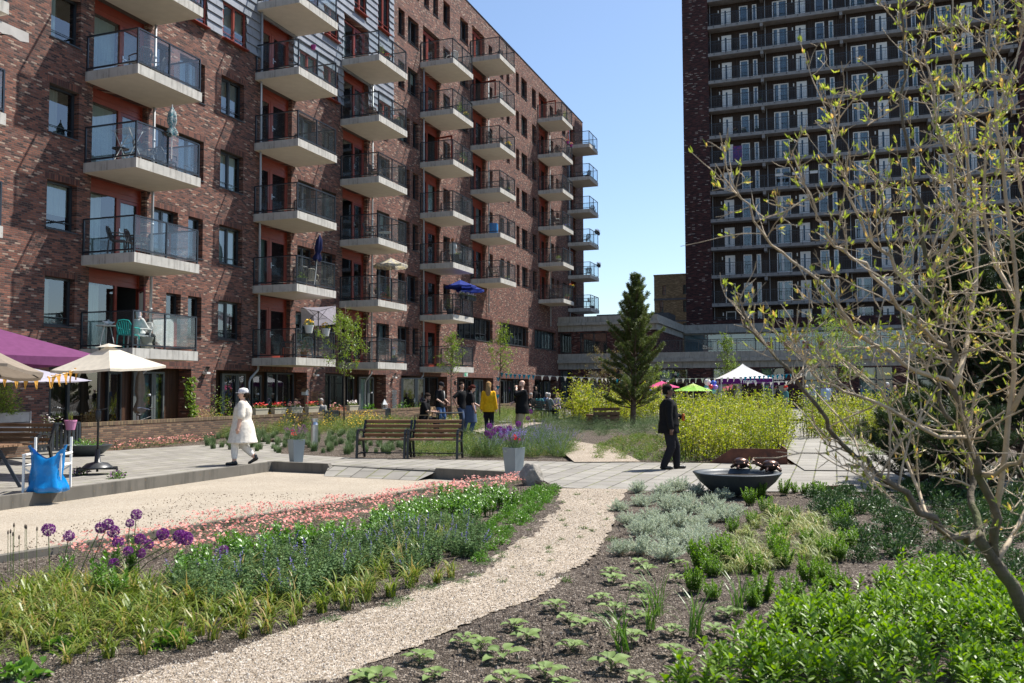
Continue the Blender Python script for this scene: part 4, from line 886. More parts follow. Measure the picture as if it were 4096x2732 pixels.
lb=at(200,1046); bowl('low dark oval bowl planter with leafy plants by the slatted fence',lb,.62,.28,rim=.05,sy=.75)
bd_=MB(); g=random.Random(2); bm=bmesh.new(); bmesh.ops.create_icosphere(bm,subdivisions=5,radius=1)
for v in bm.verts:
    c=v.co.copy(); k=1+.22*noise.noise(c*1.3+Vector((3,1,7)))+.09*noise.noise(c*3.1)+.03*noise.noise(c*9)
    v.co=Vector((c.x*.20,c.y*.17,c.z*.21))*k
    for n_,d_ in ((Vector((-.6,-.5,.5)),.155),(Vector((.75,-.45,.35)),.15),(Vector((.1,-.8,-.1)),.14)):
        n_=n_.normalized(); e=v.co.dot(n_)-d_
        if e>0: v.co-=n_*e*.9
me=bpy.data.meshes.new('boulder'); bm.to_mesh(me); bm.free(); me.materials.append(mat('grey_stone',(.27,.245,.21),.9,.3,6,bump=.8,bscale=35,stain=((.13,.12,.1),9)))
me.polygons.foreach_set('use_smooth',[True]*len(me.polygons)); bo=at(1221,1112); tag(inst('boulder',me,None,(bo.x,bo.y,.15)),'angular grey boulder at the end of the pink flower bed','boulder')
bp=deep(722,1020,24.6); bp.z=GZ(bp.x,bp.y); t=thing('bollard_light','brushed steel bollard light in the planted bed','bollard',bp); q=MB(); q.lathe([(.1,-.05),(.1,.7),(.095,.71),(.07,.78),(.07,.8)],24); q.build('post',m_steel,t,smooth=False); q=MB(); q.lathe([(.072,.8),(.1,.8),(.1,.87),(.0001,.875)],24); q.build('head',m_steel,t)
# garden walls along the dwellings
GWA=2.75
def gwall(label,x0,x1,h=.78,a=GWA,px=True):
    s0=fac(x0,950,a)[0] if px else x0; s1=fac(x1,950,a)[0] if px else x1
    t=thing('garden_wall',label,'wall',B(s0,a,0),BROT); L=s1-s0; q=MB(); q.box(0,L,-.0,.2,-.3,h-.1); q.build('brickwork',m_wallb,t); q=MB(); q.box(-.01,L+.01,-.012,.212,h-.1,h); q.build('coping',m_cap,t); return s0,s1
def gate(label,x0,x1,h=.85,a=GWA,n=9,px=True):
    s0=fac(x0,950,a)[0] if px else x0; s1=fac(x1,950,a)[0] if px else x1; L=s1-s0
    t=thing('slatted_gate',label,'gate',B(s0,a,0),BROT); q=MB(); q.bar((0,.05,h),(L,.05,h),.05,.05); q.bar((0,.05,.1),(L,.05,.1),.05,.05); q.box(-.03,.03,.02,.08,0,h); q.box(L-.03,L+.03,.02,.08,0,h); q.build('frame',m_anth,t)
    q=MB(); 
    for i in range(n): x=L*(i+.5)/n; q.box(x-L/n*.32,x+L/n*.32,.035,.065,.12,h-.03)
    q.build('slats',m_anth,t)
gate('dark slatted fence at the left, a pink flower pot hanging on it',72,186,.8,2.9,12)
GS=[gwall('brick garden wall with upright coping, behind the woman in white',188,744),gwall('brick garden wall between the two dark gates, potted plants behind it',781,884),gwall('brick garden wall behind the seated bearded man',897,1010),gwall('far brick garden wall behind the woman in yellow',1035,1112),gwall('far short brick garden wall beside the terrace tables',1140,1192)]
gate('dark slatted gate between the first and second brick garden walls',748,778,.8); gate('small dark slatted gate between the second and third brick garden walls',886,896,.8,n=5); gate('dark slatted gate beside the bearded man in black',1113,1138,.85,n=7); gwall('low brick garden wall at the left edge carrying a grey crate',-60,70,.62,2.9)
s_,z_=fac(14,975,2.95); t=thing('crate_planter','grey painted wooden crate planter with a leafy shrub, on the low wall','planter',B(s_,2.85,.62),BROT); q=MB()
for i in range(2): q.box(-.75,.55,-.25,.25,.01+.26*i,.25+.26*i)
q.box(.55,.58,-.27,.27,0,.53); q.box(-.75,.58,-.27,-.25,.02,.06); q.build('crate',mat('grey_painted_wood',(.3,.3,.31),.6,.15,5,bump=.2),t)
# small kit on and behind the walls
def fbox(label,s,a,z,m,L=.62,h=.2,group=None,rot=0):
    t=thing('flower_box',label,'flower box',B(s,a,z),BROT+rot,group); q=MB(); d=.1; q.add([(-L/2+.04,-d*.75,0),(L/2-.04,-d*.75,0),(L/2-.04,d*.75,0),(-L/2+.04,d*.75,0),(-L/2,-d,h),(L/2,-d,h),(L/2,d,h),(-L/2,d,h)],[(0,3,2,1),(0,1,5,4),(1,2,6,5),(2,3,7,6),(3,0,4,7),(4,5,6,7)]); q.box(-L/2-.01,L/2+.01,-d-.01,d+.01,h-.03,h+.003); q.build('box',m,t); return t
m_tan=mat('sand_plastic',(.42,.37,.28),.6,.05,3); m_terra=mat('terracotta',(.36,.13,.07),.8,.12,4); m_pinkp=mat('pink_plastic',(.55,.22,.38),.45,.05,3); m_dkpot=mat('dark_pot',(.035,.04,.045),.6,.1,3); m_whpot=mat('white_pot',(.62,.61,.58),.5,.05,3); m_viopot=mat('magenta_pot',(.3,.02,.16),.45,.05,3)
def potmesh(r,h,m): q=MB(); q.lathe([(r*.68,0),(r*.95,h*.85),(r,h*.86),(r,h),(r*.88,h),(r*.85,h*.88),(.0001,h*.87)],18); return q.mesh('pot',m,False)
POT={k:potmesh(.16,.26,m) for k,m in dict(terra=m_terra,dark=m_dkpot,white=m_whpot,pink=m_pinkp,magenta=m_viopot,tan=m_tan).items()}
PLANTED=[]   # (parent thing, kind, height) : filled with foliage further down
def pot(label,p,k,kind,s=1,group=None,name='flower_pot'):
    t=thing(name,label,'plant pot',p,random.Random(len(PLANTED)).uniform(0,6),group,s); inst('pot',POT[k],t); PLANTED.append((t,kind,.24)); return t
for i,(x,lab,kd) in enumerate(((597,'sand coloured flower box of red geraniums on the garden wall, nearest the drainpipe','red'),(640,'sand coloured flower box of bright red geraniums, second on the garden wall','red'),(678,'sand coloured flower box of pink and red geraniums before the curly haired sitter','pink'),(716,'sand coloured flower box of red geraniums before the grey haired sitter','red'),(809,'sand coloured flower box of white and pink flowers past the dark gate','white'))):
    s,_=fac(x,950,GWA-.1); t=fbox(lab,s,GWA-.1,.78,m_tan,.78,.22); PLANTED.append((t,'box'+kd,.2))
pot('pink hanging pot with thin dry stems on the dark slatted fence',B(fac(161,960,2.98)[0],3.0,.62),'pink','dry')
for x,k,kd,lab in ((770,'dark','pinkbush','dark pot with a pink flowering bush past the garden wall'),(850,'dark','sedum','large dark pot with a big leafy green plant'),(868,'terra','green','terracotta pot with a yellowish plant'),(878,'dark','green','small dark pot with a green plant by the lantern'),(905,'white','red','pot of red flowers by the third garden wall'),(930,'dark','green','dark trough with a green bush beside the open glazed door')):
    s,_=fac(x,950,2.2); pot(lab,B(s,2.2,.05),k,kd,1.5 if k=='dark' else 1.1)
s,_=fac(866,950,2.5)
t=thing('lantern','white metal lantern with a pointed roof on the garden wall','lantern',B(fac(892,940,2.7)[0]-.3,2.65,.78),BROT); q=MB(); q.lathe([(.13,0),(.13,.03)],4); q.box(-.09,-.075,-.09,-.075,.03,.2); q.box(.075,.09,-.09,-.075,.03,.2); q.box(-.09,-.075,.075,.09,.03,.2); q.box(.075,.09,.075,.09,.03,.2); q.lathe([(.17,.2),(.03,.42),(.0001,.46)],4); q.build('frame',m_white,t)
# wall lamps with solar panels
for i,(s,z,lab) in enumerate(((27.28,2.3,'solar wall lamp on the brick pier behind the woman in white'),(34.75,2.32,'solar wall lamp on the second brick pier, above the two sitters'),(42.4,2.3,'solar wall lamp on the brick pier beside the open glazed door'),(19.4,2.4,'solar wall lamp on the brick above the grey lilac parasol'))):
    t=thing('wall_lamp',lab,'lamp',B(s,0,z),BROT); q=MB(); q.box(-.1,.1,-.22,-.02,-.02,.05); q.box(-.03,.03,-.02,0,-.05,.1); q.build('body',m_whpot,t); q=MB(); q.bar((0,-.08,.06),(0,-.2,.26),.2,.015,up=(0,1,.5)); q.build('solar_panel',m_blk,t)
t=thing('wall_lantern','black coach lantern on the brick beside the young man in the cap','lamp',B(50.25,0,1.95),BROT); q=MB(); q.bar((0,0,.3),(0,-.2,.34),.025,.03); q.lathe([(.001,.3),(.08,.2),(.07,.2),(.055,0),(.02,-.04)],6,(0,-.2,0)); q.build('body',m_blk,t)
t=thing('exit_sign','green and white emergency exit sign over the glazed door','sign',B(51.9,.12,2.62),BROT); q=MB(); q.box(-.28,.28,-.12,-.02,-.14,.14); q.build('box',m_whpot,t); q=MB(); q.box(-.25,.25,-.128,-.12,-.11,.11); q.build('face',mat('exit_green',(.02,.32,.15),.4,.05),t)
q=MB(); q.ball((-.03,-.13,.07),(.025,.006,.025),8); q.bar((-.03,-.132,.04),(.0,-.132,-.02),.006,.045,up=(1,0,0)); q.bar((0,-.132,-.02),(.05,-.132,-.08),.006,.025,up=(1,0,0)); q.bar((0,-.132,-.02),(-.06,-.132,-.07),.006,.025,up=(1,0,0)); q.bar((-.02,-.132,.03),(.05,-.132,.0),.006,.02,up=(1,0,0)); q.box(.1,.2,-.134,-.128,-.085,.085); q.build('pictogram',m_white,t)
# things against the dwellings
def closed_parasol(label,p,h,r,m,base=True,lo=.9,tilt=(0,0)):
    t=thing('closed_parasol',label,'parasol',p); t.rotation_euler=(*tilt,0); q=MB(); n=20; V=[]
    pr=[(h-.02,.015),(h-.12,.05),(h*.78+lo*.22,r*.8),(h*.45+lo*.55,r),(h*.3+lo*.7,r*.62),(h*.28+lo*.72,r*.6),(lo+.1,r*1.25),(lo,r*1.15)]
    for z,rr_ in pr:
        for j in range(n): a=2*math.pi*j/n; k=rr_*(1+.28*math.cos(a*4)); V.append((k*math.cos(a),k*math.sin(a),z+(.05*math.cos(a*4) if z==lo else 0)))
    q.add(V,[(i*n+j,i*n+(j+1)%n,(i+1)*n+(j+1)%n,(i+1)*n+j) for i in range(len(pr)-1) for j in range(n)]); q.build('canopy',m,t,smooth=True)
    q=MB(); q.tube([(0,0,0),(0,0,h+.05)],.018,8); q.build('pole',m_whpot if not base else m_blk,t)
    if base: q=MB(); q.lathe([(.22,0),(.22,.05),(.03,.08),(.03,.2)],20); q.build('base',m_blk,t)
    return t
s,_=fac(313,900,.6); closed_parasol('closed taupe parasol leaning by the glazed door of the near dwelling',B(s,.75,0),2.42,.14,m_taupe,True,.95)
t=thing('bicycle','black bicycle parked behind the fence at the near dwelling','bicycle',B(fac(330,950,1.4)[0],1.4,0),BROT+.15)
for x in (-.52,.52):
    q=MB(); q.tube([(x+.33*math.cos(2*math.pi*i/28),0,.34+.33*math.sin(2*math.pi*i/28)) for i in range(29)],.016,6,cap=False)
    for i in range(12): q.tube([(x,0,.34),(x+.32*math.cos(i*.5236),0,.34+.32*math.sin(i*.5236))],.002,3)
    q.build('wheel',m_blk,t)
q=MB()
for a,b in (((-.52,0,.34),(-.1,0,.3)),((-.1,0,.3),(-.2,0,.85)),((-.52,0,.34),(-.18,0,.75)),((-.18,0,.72),(.36,0,.82)),((-.1,0,.3),(.38,0,.72)),((.52,0,.34),(.33,0,.98))): q.tube([a,b],.016,6)
q.build('frame',m_blk,t); q=MB(); q.tube([(.1,-.3,1.1),(.2,-.24,1.12),(.33,0,1.05),(.2,.24,1.12),(.1,.3,1.1)],.013,6); q.build('handlebar',m_steel,t); q=MB(); q.ball((-.22,0,.9),(.13,.07,.04),10); q.build('saddle',m_blk,t)
def trellis(label,s,w,h,m):
    t=tag(inst('trellis',bpy.data.meshes.new('trellis'),None,B(s,.05,.35),(0,0,BROT)),label,'trellis'); q=MB(); n=5
    for i in range(-n,n+1):
        for sg in (1,-1):
            x0=i*w/n; a=(max(0,min(w,x0 if sg>0 else w-x0)),); 
            p=[];
            for z in np.linspace(0,h,13):
                x=x0+z*w/h*1.0; x=x if sg>0 else w-x
                if 0<=x<=w: p.append((x,-.02,z))
            if len(p)>1: q.bar(p[0],p[-1],.02,.012)
    t.data=q.mesh('trellis',m); return t
trellis('brown wooden lattice trellis on the second brick pier',34.45,.5,1.25,m_slat); trellis('blue grey lattice trellis on the brick pier by the open door',42.2,.55,1.3,m_gplant)
t=thing('bird_house','weathered white bird house on a post before the second dwelling','bird house',B(fac(700,920,1.2)[0],1.2,0),BROT); q=MB(); q.box(-.02,.02,-.02,.02,0,1.45); q.build('post',m_slat,t); q=MB(); q.prism([(-.11,1.45),(.11,1.45),(.11,1.62),(0,1.72),(-.11,1.62)],-.1,.1,xf=lambda v:Vector((v.x,v.z,v.y))); q.build('house',m_whpot,t); q=MB(); q.bar((-.15,0,1.6),(0,0,1.74),.26,.015); q.bar((.15,0,1.6),(0,0,1.74),.26,.015); q.build('roof',m_slat,t)
def slat_chair(label,p,rz,m,name='garden_chair',group=None,w=.5):
    t=thing(name,label,'chair',p,rz,group); q=MB()
    for i in range(5): q.box(-w/2+.03,w/2-.03,-.22+.09*i,-.15+.09*i,.43,.45)
    q.build('seat',m,t); q=MB()
    for i in range(4): q.bar((-w/2+.03,.24+.02*i,.56+.1*i),(w/2-.03,.24+.02*i,.56+.1*i),.02,.075)
    q.build('backrest',m,t)
    for x in (-w/2,w/2):
        q=MB(); q.bar((x,-.24,0),(x,-.22,.64),.035,.035); q.build('leg',m,t); q=MB(); q.bar((x,.22,0),(x,.22,.45),.035,.035); q.bar((x,.22,.45),(x,.33,.92),.035,.035); q.build('leg',m,t); q=MB(); q.bar((x,-.26,.65),(x,.26,.65),.045,.025); q.build('armrest',m,t)
    return t
s,_=fac(772,940,1.6); slat_chair('reddish wooden garden seat behind the flower boxes',B(s+.8,1.6,0),BROT+math.pi/2*0,mat('red_brown_wood',(.2,.07,.03),.5,.2,6),'garden_bench',None,1.2)
m_oak=woodmat('light_oak',(.33,.22,.12),.3,(20,20,20)); c_=deep(972,1000,29.5); c_.z=GZ(c_.x,c_.y)+.02; slat_chair('light wooden chair under the bearded man in black',c_-Vector((.02,0,0)),R(-96),m_oak,w=.54)
t=thing('garden_table','dark garden table in front of the bearded man','table',c_+Vector((.85,.05,0)),0); q=MB(); q.box(-.45,.45,-.4,.4,.7,.73); q.build('table_top',m_dkpot,t)
for x in(-.38,.38):
    for y in(-.33,.33): q=MB(); q.bar((x,y,0),(x,y,.7),.04,.04); q.build('leg',m_blk,t)
# chairs and a table of the seated group, seated right under the people
SITC=[(1238,45,math.pi/2-.6),(1260,44,math.pi/2-.9),(1256,48,-math.pi/2-.5),(1280,46.5,math.pi+.8),(1219,46,-math.pi/2+.5)]
for (x,d,f),lab in zip(SITC,('dark terrace chair under the woman with the black headscarf','dark terrace chair under the person in the patterned top','dark terrace chair under the man in blue','dark terrace chair under the woman in the lilac blouse','dark terrace chair under the grey haired woman in black')):
    p=deep(x,950,d); p.z=GZ(p.x,p.y)+.02; slat_chair(lab,p,f+math.pi/2,m_dkpot,'terrace_chair',w=.56)
p=deep(1248,955,46.3); p.z=GZ(p.x,p.y)+.02; t=thing('terrace_table','low grey table among the seated people','table',p); q=MB(); q.box(-.5,.5,-.4,.4,.7,.73); q.build('table_top',m_gplant,t); q=MB(); q.bar((0,0,0),(0,0,.7),.08,.08); q.box(-.3,.3,-.3,.3,0,.03); q.build('pedestal',m_blk,t)
# the party tent
tc0=deep(1656,900,52); tc0.z=.17
t=thing('party_tent','white pointed party tent with a purple valance lettered in white','tent',tc0,R(-6)); Lx,Ly=2.95,2.95
tq=MB(); P=[(0,0),(Lx,0),(Lx,Ly),(0,Ly)]; ap=(Lx/2,Ly/2,2.98)
for i in range(4):
    a,b=P[i],P[(i+1)%4]; V=[];m=8
    for u in range(m+1):
        f=u/m
        for v in range(m+1):
            w_=v/m; x=ap[0]+((a[0]*(1-w_)+b[0]*w_)-ap[0])*f; y=ap[1]+((a[1]*(1-w_)+b[1]*w_)-ap[1])*f; V.append((x,y,ap[2]+(2.08-ap[2])*(f**.82)-.05*math.sin(math.pi*w_)*math.sin(math.pi*f)))
    tq.add(V,[(u*(m+1)+v,u*(m+1)+v+1,(u+1)*(m+1)+v+1,(u+1)*(m+1)+v) for u in range(m) for v in range(m)])
tq.build('roof',fabmat('white_tent_cloth',(.78,.77,.76),.25),t,smooth=True)
m_val=fabmat('purple_valance',(.11,.015,.14),.15)
q=MB()
for i in range(4):
    a,b=P[i],P[(i+1)%4]; q.quad((a[0],a[1],2.08),(b[0],b[1],2.08),(b[0],b[1],1.78),(a[0],a[1],1.78))
q.build('valance',m_val,t)
for x,y in P: q=MB(); q.box(x-.02,x+.02,y-.02,y+.02,0,2.1); q.build('leg',m_whpot,t)
def text(s,parent,loc,rot,size,m,name='lettering'):
    c=bpy.data.curves.new(name,'FONT'); c.body=s; c.size=size; c.align_x='CENTER'; c.align_y='CENTER'; c.extrude=.004; c.offset=.006; o=bpy.data.objects.new(name,c); link(o,parent); o.location=loc; c.materials.append(m); dg=bpy.context.evaluated_depsgraph_get(); me=bpy.data.meshes.new_from_object(o.evaluated_get(dg)); bpy.data.objects.remove(o); return inst(name,me,parent,loc,rot)
text('Ymere',t,(Lx*.52,-.012,1.915),(R(90),0,0),.36,m_white); text('Ymere',t,(-.012,Ly*.5,1.915),(R(90),0,R(-90)),.36,m_white)
# party parasols, balloons
def seg_mat(name,stops,rad=1.0,seeds=False):
    m,nt,p,o=newmat(name); L=nt.links.new; tc=nd(nt,'TexCoord'); sp=nd(nt,'SeparateXYZ'); L(tc.outputs['Object'],sp.inputs[0]); cb=nd(nt,'CombineXYZ'); L(sp.outputs[0],cb.inputs[0]); L(sp.outputs[1],cb.inputs[1]); ln=nd(nt,'VectorMath',operation='LENGTH'); L(cb.outputs[0],ln.inputs[0]); mr=nd(nt,'MapRange'); mr.inputs[2].default_value=rad; L(ln.outputs['Value'],mr.inputs[0]); r=ramp(nt,mr.outputs[0],stops); L(r.outputs[0],p.inputs['Base Color']); p.inputs['Roughness'].default_value=.7
    t=nd(nt,'BsdfTranslucent'); L(r.outputs[0],t.inputs[0]); mx=nd(nt,'MixShader'); mx.inputs[0].default_value=.4; L(p.outputs[0],mx.inputs[1]); L(t.outputs[0],mx.inputs[2]); L(mx.outputs[0],o.inputs[0]); return m
def gp_(x,d): p=deep(x,950,d); p.z=GZ(p.x,p.y); return p
t=parasol('bright green parasol patterned like a sliced fruit, behind the man in black',gp_(1592,45),8,.98,1.42,1.78,seg_mat('green_fruit_print',[(0,(.6,.68,.25)),(.22,(.5,.68,.16)),(.55,(.27,.6,.06)),(.9,(.36,.66,.12)),(1,(.15,.35,.04))]),0,m_whpot)
q=MB(); g=random.Random(3)
for i in range(26): a=i*.2417; r_=g.uniform(.24,.36); q.bar((math.cos(a)*r_,math.sin(a)*r_,1.785-r_*.355),(math.cos(a)*(r_+.05),math.sin(a)*(r_+.05),1.785-(r_+.05)*.355),.018,.004)
q.build('seed_print',m_blk,t)
parasol('bright pink parasol behind the head of the man in black',gp_(1520,47),8,.95,1.6,1.92,fabmat('pink_parasol_cloth',(.8,.12,.3),.4),0,m_whpot)
BC=dict(white=(.75,.73,.72),blue=(.03,.12,.6),teal=(.08,.42,.45),red=(.6,.03,.03),purple=(.3,.17,.6))
BM={k:mat('balloon_'+k,c,.25,.03,2,spec=.6) for k,c in BC.items()}
def balloon(label,p,r,k):
    t=thing('balloon',label,'balloon',p,0,'party balloons'); q=MB(); q.lathe([(.0001,-1.16*r),(.1*r,-1.15*r),(.06*r,-1.08*r),(.3*r,-.95*r),(.62*r,-.66*r),(.9*r,-.2*r),(1.0*r,.2*r),(.9*r,.6*r),(.6*r,.92*r),(.3*r,1.05*r),(.0001,1.08*r)],20); q.build('skin',BM[k],t,smooth=True); return t
zb=lambda x,y,d:deep((2350+x/2.613)/1.7423,(1400+y/2.613)/1.7423,d)
for x,y,r,k,lab in ((1253,340,36,'white','white balloon, largest at the top of the cluster by the tent'),(1320,348,29,'blue','blue balloon at the top right of the cluster by the tent'),(1245,388,25,'teal','teal balloon at the left of the cluster by the tent'),(1287,386,24,'red','red balloon in the middle of the cluster by the tent'),(1336,394,29,'purple','lilac balloon at the right of the cluster by the tent'),(1255,424,27,'white','white balloon at the lower left of the cluster by the tent'),(1319,428,28,'teal','teal balloon at the lower right of the cluster by the tent')):
    balloon(lab,zb(x,y,49+.25*math.sin(x)),r/2.613/3543*49,k)
for x,y,r,k,lab in ((803,362,24,'red','red balloon over the pink parasol'),(838,345,22,'white','white balloon over the pink parasol, right of the red one'),(790,400,22,'white','white balloon at the left of the pink parasol'),(797,432,24,'blue','blue balloon left of the walking man\'s head'),(655,440,27,'blue','dark blue balloon right of the pine trunk'),(690,442,24,'blue','second blue balloon right of the pine trunk, further right'),(680,482,23,'teal','teal balloon low right of the pine trunk'),(628,455,24,'white','white balloon just right of the pine trunk'),(645,395,18,'red','small red balloon high beside the pine trunk')):
    balloon(lab,zb(x,y,47.5+.3*math.sin(x)),r/2.613/3543*47.5,k)
# long bunting lines
def even(a,b,n,k): return [(a+(b-a)*i/max(1,n-1),k) for i in range(n)]
z6=lambda x,y,d:deep((1600+x/2.851)/1.7423,(1450+y/2.851)/1.7423,d)
bunting('blue then ivory bunting from the slender street tree to the pine',[z6(1125,118,42),z6(1300,135,42.5),z6(1800,158,43.5),z6(2281,178,44),z6(2700,196,40)],even(.02,.2,8,0)+even(.25,.72,12,1)+even(.78,.98,5,0),.19,.22,[m_tealf,m_whf])
bunting('short blue bunting hanging down the trunk of the slender street tree',[z6(1122,120,42),z6(1118,250,42),z6(1112,380,42)],even(.2,.95,3,0),.19,.22,[m_tealf])
bunting('ivory then blue bunting passing in front of the party tent',[zb(900,300,44),zb(1250,296,45),zb(1650,282,46),zb(2100,252,47),zb(2600,215,48)],even(.02,.41,11,1)+even(.44,.72,11,0)+even(.75,.97,8,1),.19,.22,[m_tealf,m_whf])
bunting('lower ivory and ochre bunting right of the party tent',[zb(1650,336,50),zb(1900,338,50),zb(2200,318,50),zb(2500,300,50)],even(.03,.6,7,0)+even(.66,.97,5,1),.18,.21,[m_whf,m_ochre])
bunting('pink pennants under the party tent valance',[zb(1420,388,50),zb(1480,372,50),zb(1510,360,50)],even(.1,.9,3,0),.22,.28,[m_pinkf])
for i,a in enumerate((17.3,18.7,20.1,21.3)):
    t=thing('terrace_chair','red chair on the roof terrace behind the railing','chair',B(75.2,a,4.45),TROT+math.pi,'red chairs on the roof terrace'); m=mat('red_plastic',(.42,.1,.07),.5,.08,2) if i==0 else m
    q=MB(); q.box(-.25,.25,-.25,.25,.4,.44); q.build('seat',m,t); q=MB(); q.box(-.25,.25,.23,.27,.44,1.0); q.build('backrest',m,t); q=MB()
    for x in(-.23,.23):
        for y in(-.23,.23): q.box(x-.02,x+.02,y-.02,y+.02,0,.4)
    q.build('legs',m,t)
t=thing('pallet_bench','brown pallet seat half hidden in the hedge left of the pine','bench',gp_(1383,37),R(20)); q=MB()
for i in range(4): q.box(-.6,.6,-.4,-.37,.08+.18*i,.2+.18*i)
q.box(-.6,.6,-.4,.4,.42,.46); q.build('boards',m_slat,t); q=MB()
for x in(-.55,0,.55): q.box(x-.04,x+.04,-.37,.35,0,.42)
q.build('bearers',m_slat,t)
# awning at the upper left edge
t=thing('awning','off white striped awning with a scalloped edge at the upper left corner','awning',B(15.0,0,11.18),BROT); q=MB(); n=14; V=[]
for i in range(n+1): x=-1.2+3.75*i/n; V+=[(x,-.05,.85),(x,-2.0,.12),(x,-2.02,-.14-.06*abs(math.sin(i*math.pi/2)))]
q.add(V,[(3*i+k,3*i+3+k,3*i+4+k,3*i+1+k) for i in range(n) for k in (0,1)]); q.build('cloth',fabmat('awning_cloth',(.55,.53,.5),.35,sc=3),t); q=MB(); q.bar((2.4,-.05,.2),(2.4,-1.9,.1),.03,.03); q.bar((-1.1,-.05,.2),(-1.1,-1.9,.1),.03,.03); q.build('arm',m_blk,t)
# ---- what stands on the balconies
def bal(c,k,ds,a,z=0): return B(BALS[c][0]+ds,a,ZK(k)+z)
COLN=['','first','second','third','fourth','fifth','sixth','seventh']
FLN=['','lowest','second','third','fourth','fifth','sixth','seventh','eighth']
def where(c,k): return f'on the {FLN[k]} floor balcony, {COLN[c]} column'
def plastic_chair(label,p,rz,m,name='balcony_chair',h=.86):
    t=thing(name,label,'chair',p,rz); q=MB(); q.prism([(-.23,-.22),(.23,-.22),(.21,.22),(-.21,.22)],.42,.445); q.build('seat',m,t)
    q=MB(); n=7
    for i in range(n):
        x=-.2+.4*i/(n-1); top=h-.02-.06*abs(x/.2)**2; q.bar((x*.92,.21,.45),(x*1.05,.33,top),.035,.018,up=(0,1,0))
    P=[(-.215,.22,.45),(-.235,.3,.72),(-.16,.335,h),(0,.345,h+.02),(.16,.335,h),(.235,.3,.72),(.215,.22,.45)]; q.tube(P,.022,6); q.build('backrest',m,t)
    for s in(-1,1): q=MB(); q.tube([(s*.25,.27,.64),(s*.27,0,.65),(s*.27,-.2,.64),(s*.25,-.22,.5)],.02,6); q.build('armrest',m,t)
    for x,y in((-.23,-.22),(.23,-.22),(-.22,.24),(.22,.24)): q=MB(); q.bar((x*1.1,y*1.1,0),(x,y,.43),.04,.03); q.build('leg',m,t)
    return t
def rtable(label,p,r=.35,h=.7,m=None,name='balcony_table'):
    m=m or m_blk; t=thing(name,label,'table',p); q=MB(); q.lathe([(r,h-.02),(r,h),(.0001,h)],24); q.build('table_top',m,t); 
    q=MB()
    for i in range(3): a=i*2.094; q.bar((math.cos(a)*r*.8,math.sin(a)*r*.8,0),(math.cos(a)*.1,math.sin(a)*.1,h-.02),.025,.02)
    q.build('legs',m,t); return t
m_turq=mat('turquoise_plastic',(.0,.34,.31),.4,.04,2); m_chblk=mat('black_plastic_chair',(.018,.02,.022),.45,.1,2); m_chwh=mat('white_plastic_chair',(.62,.61,.58),.4,.04,2); m_wick=mat('brown_wicker',(.09,.06,.045),.8,.3,60,bump=.6,bscale=60)
H0=BROT
plastic_chair('turquoise plastic armchair '+where(1,1),bal(1,1,.45,1.5),H0+1.9,m_turq); plastic_chair('white plastic armchair under the woman '+where(1,1),bal(1,1,.98,1.45),H0-1.77,m_chwh)
rtable('white table with a pair of doves '+where(1,1),bal(1,1,.1,1.0),.32,.72,m_chwh)
for i in (0,1):
    t=thing('dove_figure','white dove figurine '+('facing left' if i else 'facing right')+' on the white balcony table','figurine',bal(1,1,.02+.15*i,1.05,.72),H0+(3 if i else 0)); q=MB(); q.ball((0,0,.08),(.09,.05,.055),12); q.ball((.08,0,.15),(.035,.03,.035),8); q.capsule((.06,0,.1),(.08,0,.14),.035,.03); q.capsule((-.07,0,.09),(-.16,0,.12),.03,.012); q.build('body',m_chwh,t,smooth=True)
t=thing('rattan_stool','pale rattan stool by the white armchair on the lowest near balcony','stool',bal(1,1,.9,1.85)); q=MB(); q.lathe([(.2,0),(.13,.2),(.19,.38),(.0001,.39)],20); q.build('body',m_tan,t)
for c,k,ds,a,rz,m,lab in ((1,4,.95,1.3,2.9,m_chblk,'dark high backed folding chair'),(1,4,1.7,1.2,-2.6,m_chblk,'low dark reclining chair'),(1,3,1.0,1.55,.15,m_chblk,'dark slatted plastic chair'),(1,3,2.2,1.3,1.4,m_chblk,'dark lounge chair behind the glass'),(1,2,.3,1.2,.5,m_chblk,'dark high backed chair at the left'),(1,2,.85,1.4,.4,m_chblk,'dark high backed chair at the right'),(2,1,.55,1.4,.3,m_chblk,'dark folding chair'),(2,1,1.5,1.5,2.6,m_gplant,'chair with a grey fleece cover'),(2,2,1.5,1.3,2.4,m_chblk,'reclining grey chair'),(2,2,2.3,1.3,2.,m_tan,'rattan chair with a striped cushion'),(3,5,.6,1.3,.2,m_wick,'brown wicker chair at the left'),(3,5,1.1,1.3,-.2,m_wick,'brown wicker chair at the right'),(3,4,.95,1.4,0,m_wick,'dark covered wicker seat'),(3,3,.8,1.2,.3,m_chblk,'dark chair'),(3,1,1.9,1.3,1.8,m_chblk,'dark folding chair'),(5,7,1.6,1.3,2.9,m_chwh,'white slatted chair'),(5,6,.5,1.3,1.2,m_chblk,'dark folding chair'),(5,3,.6,1.4,.6,m_wick,'wicker chair'),(5,8,1.6,1.3,2.8,m_chblk,'dark canvas chair'),(6,3,.3,1.3,-.5,m_chblk,'dark garden chair'),(6,5,.8,1.3,1,m_chblk,'dark chair'),(6,7,1.2,1.3,2,m_chblk,'dark chair'),(6,8,1.0,1.3,2.8,m_chblk,'dark tall chair'),(7,7,1.6,1.4,2.7,m_wick,'covered wicker chair'),(7,5,1.3,1.4,2.5,m_wick,'dark wicker chair'),(7,4,1.9,1.4,2,m_chblk,'dark metal chair'),(4,7,1.4,1.4,2.6,m_chwh,'white chair')):
    plastic_chair(lab+' '+where(c,k),bal(c,k,ds,a),H0+rz,m)
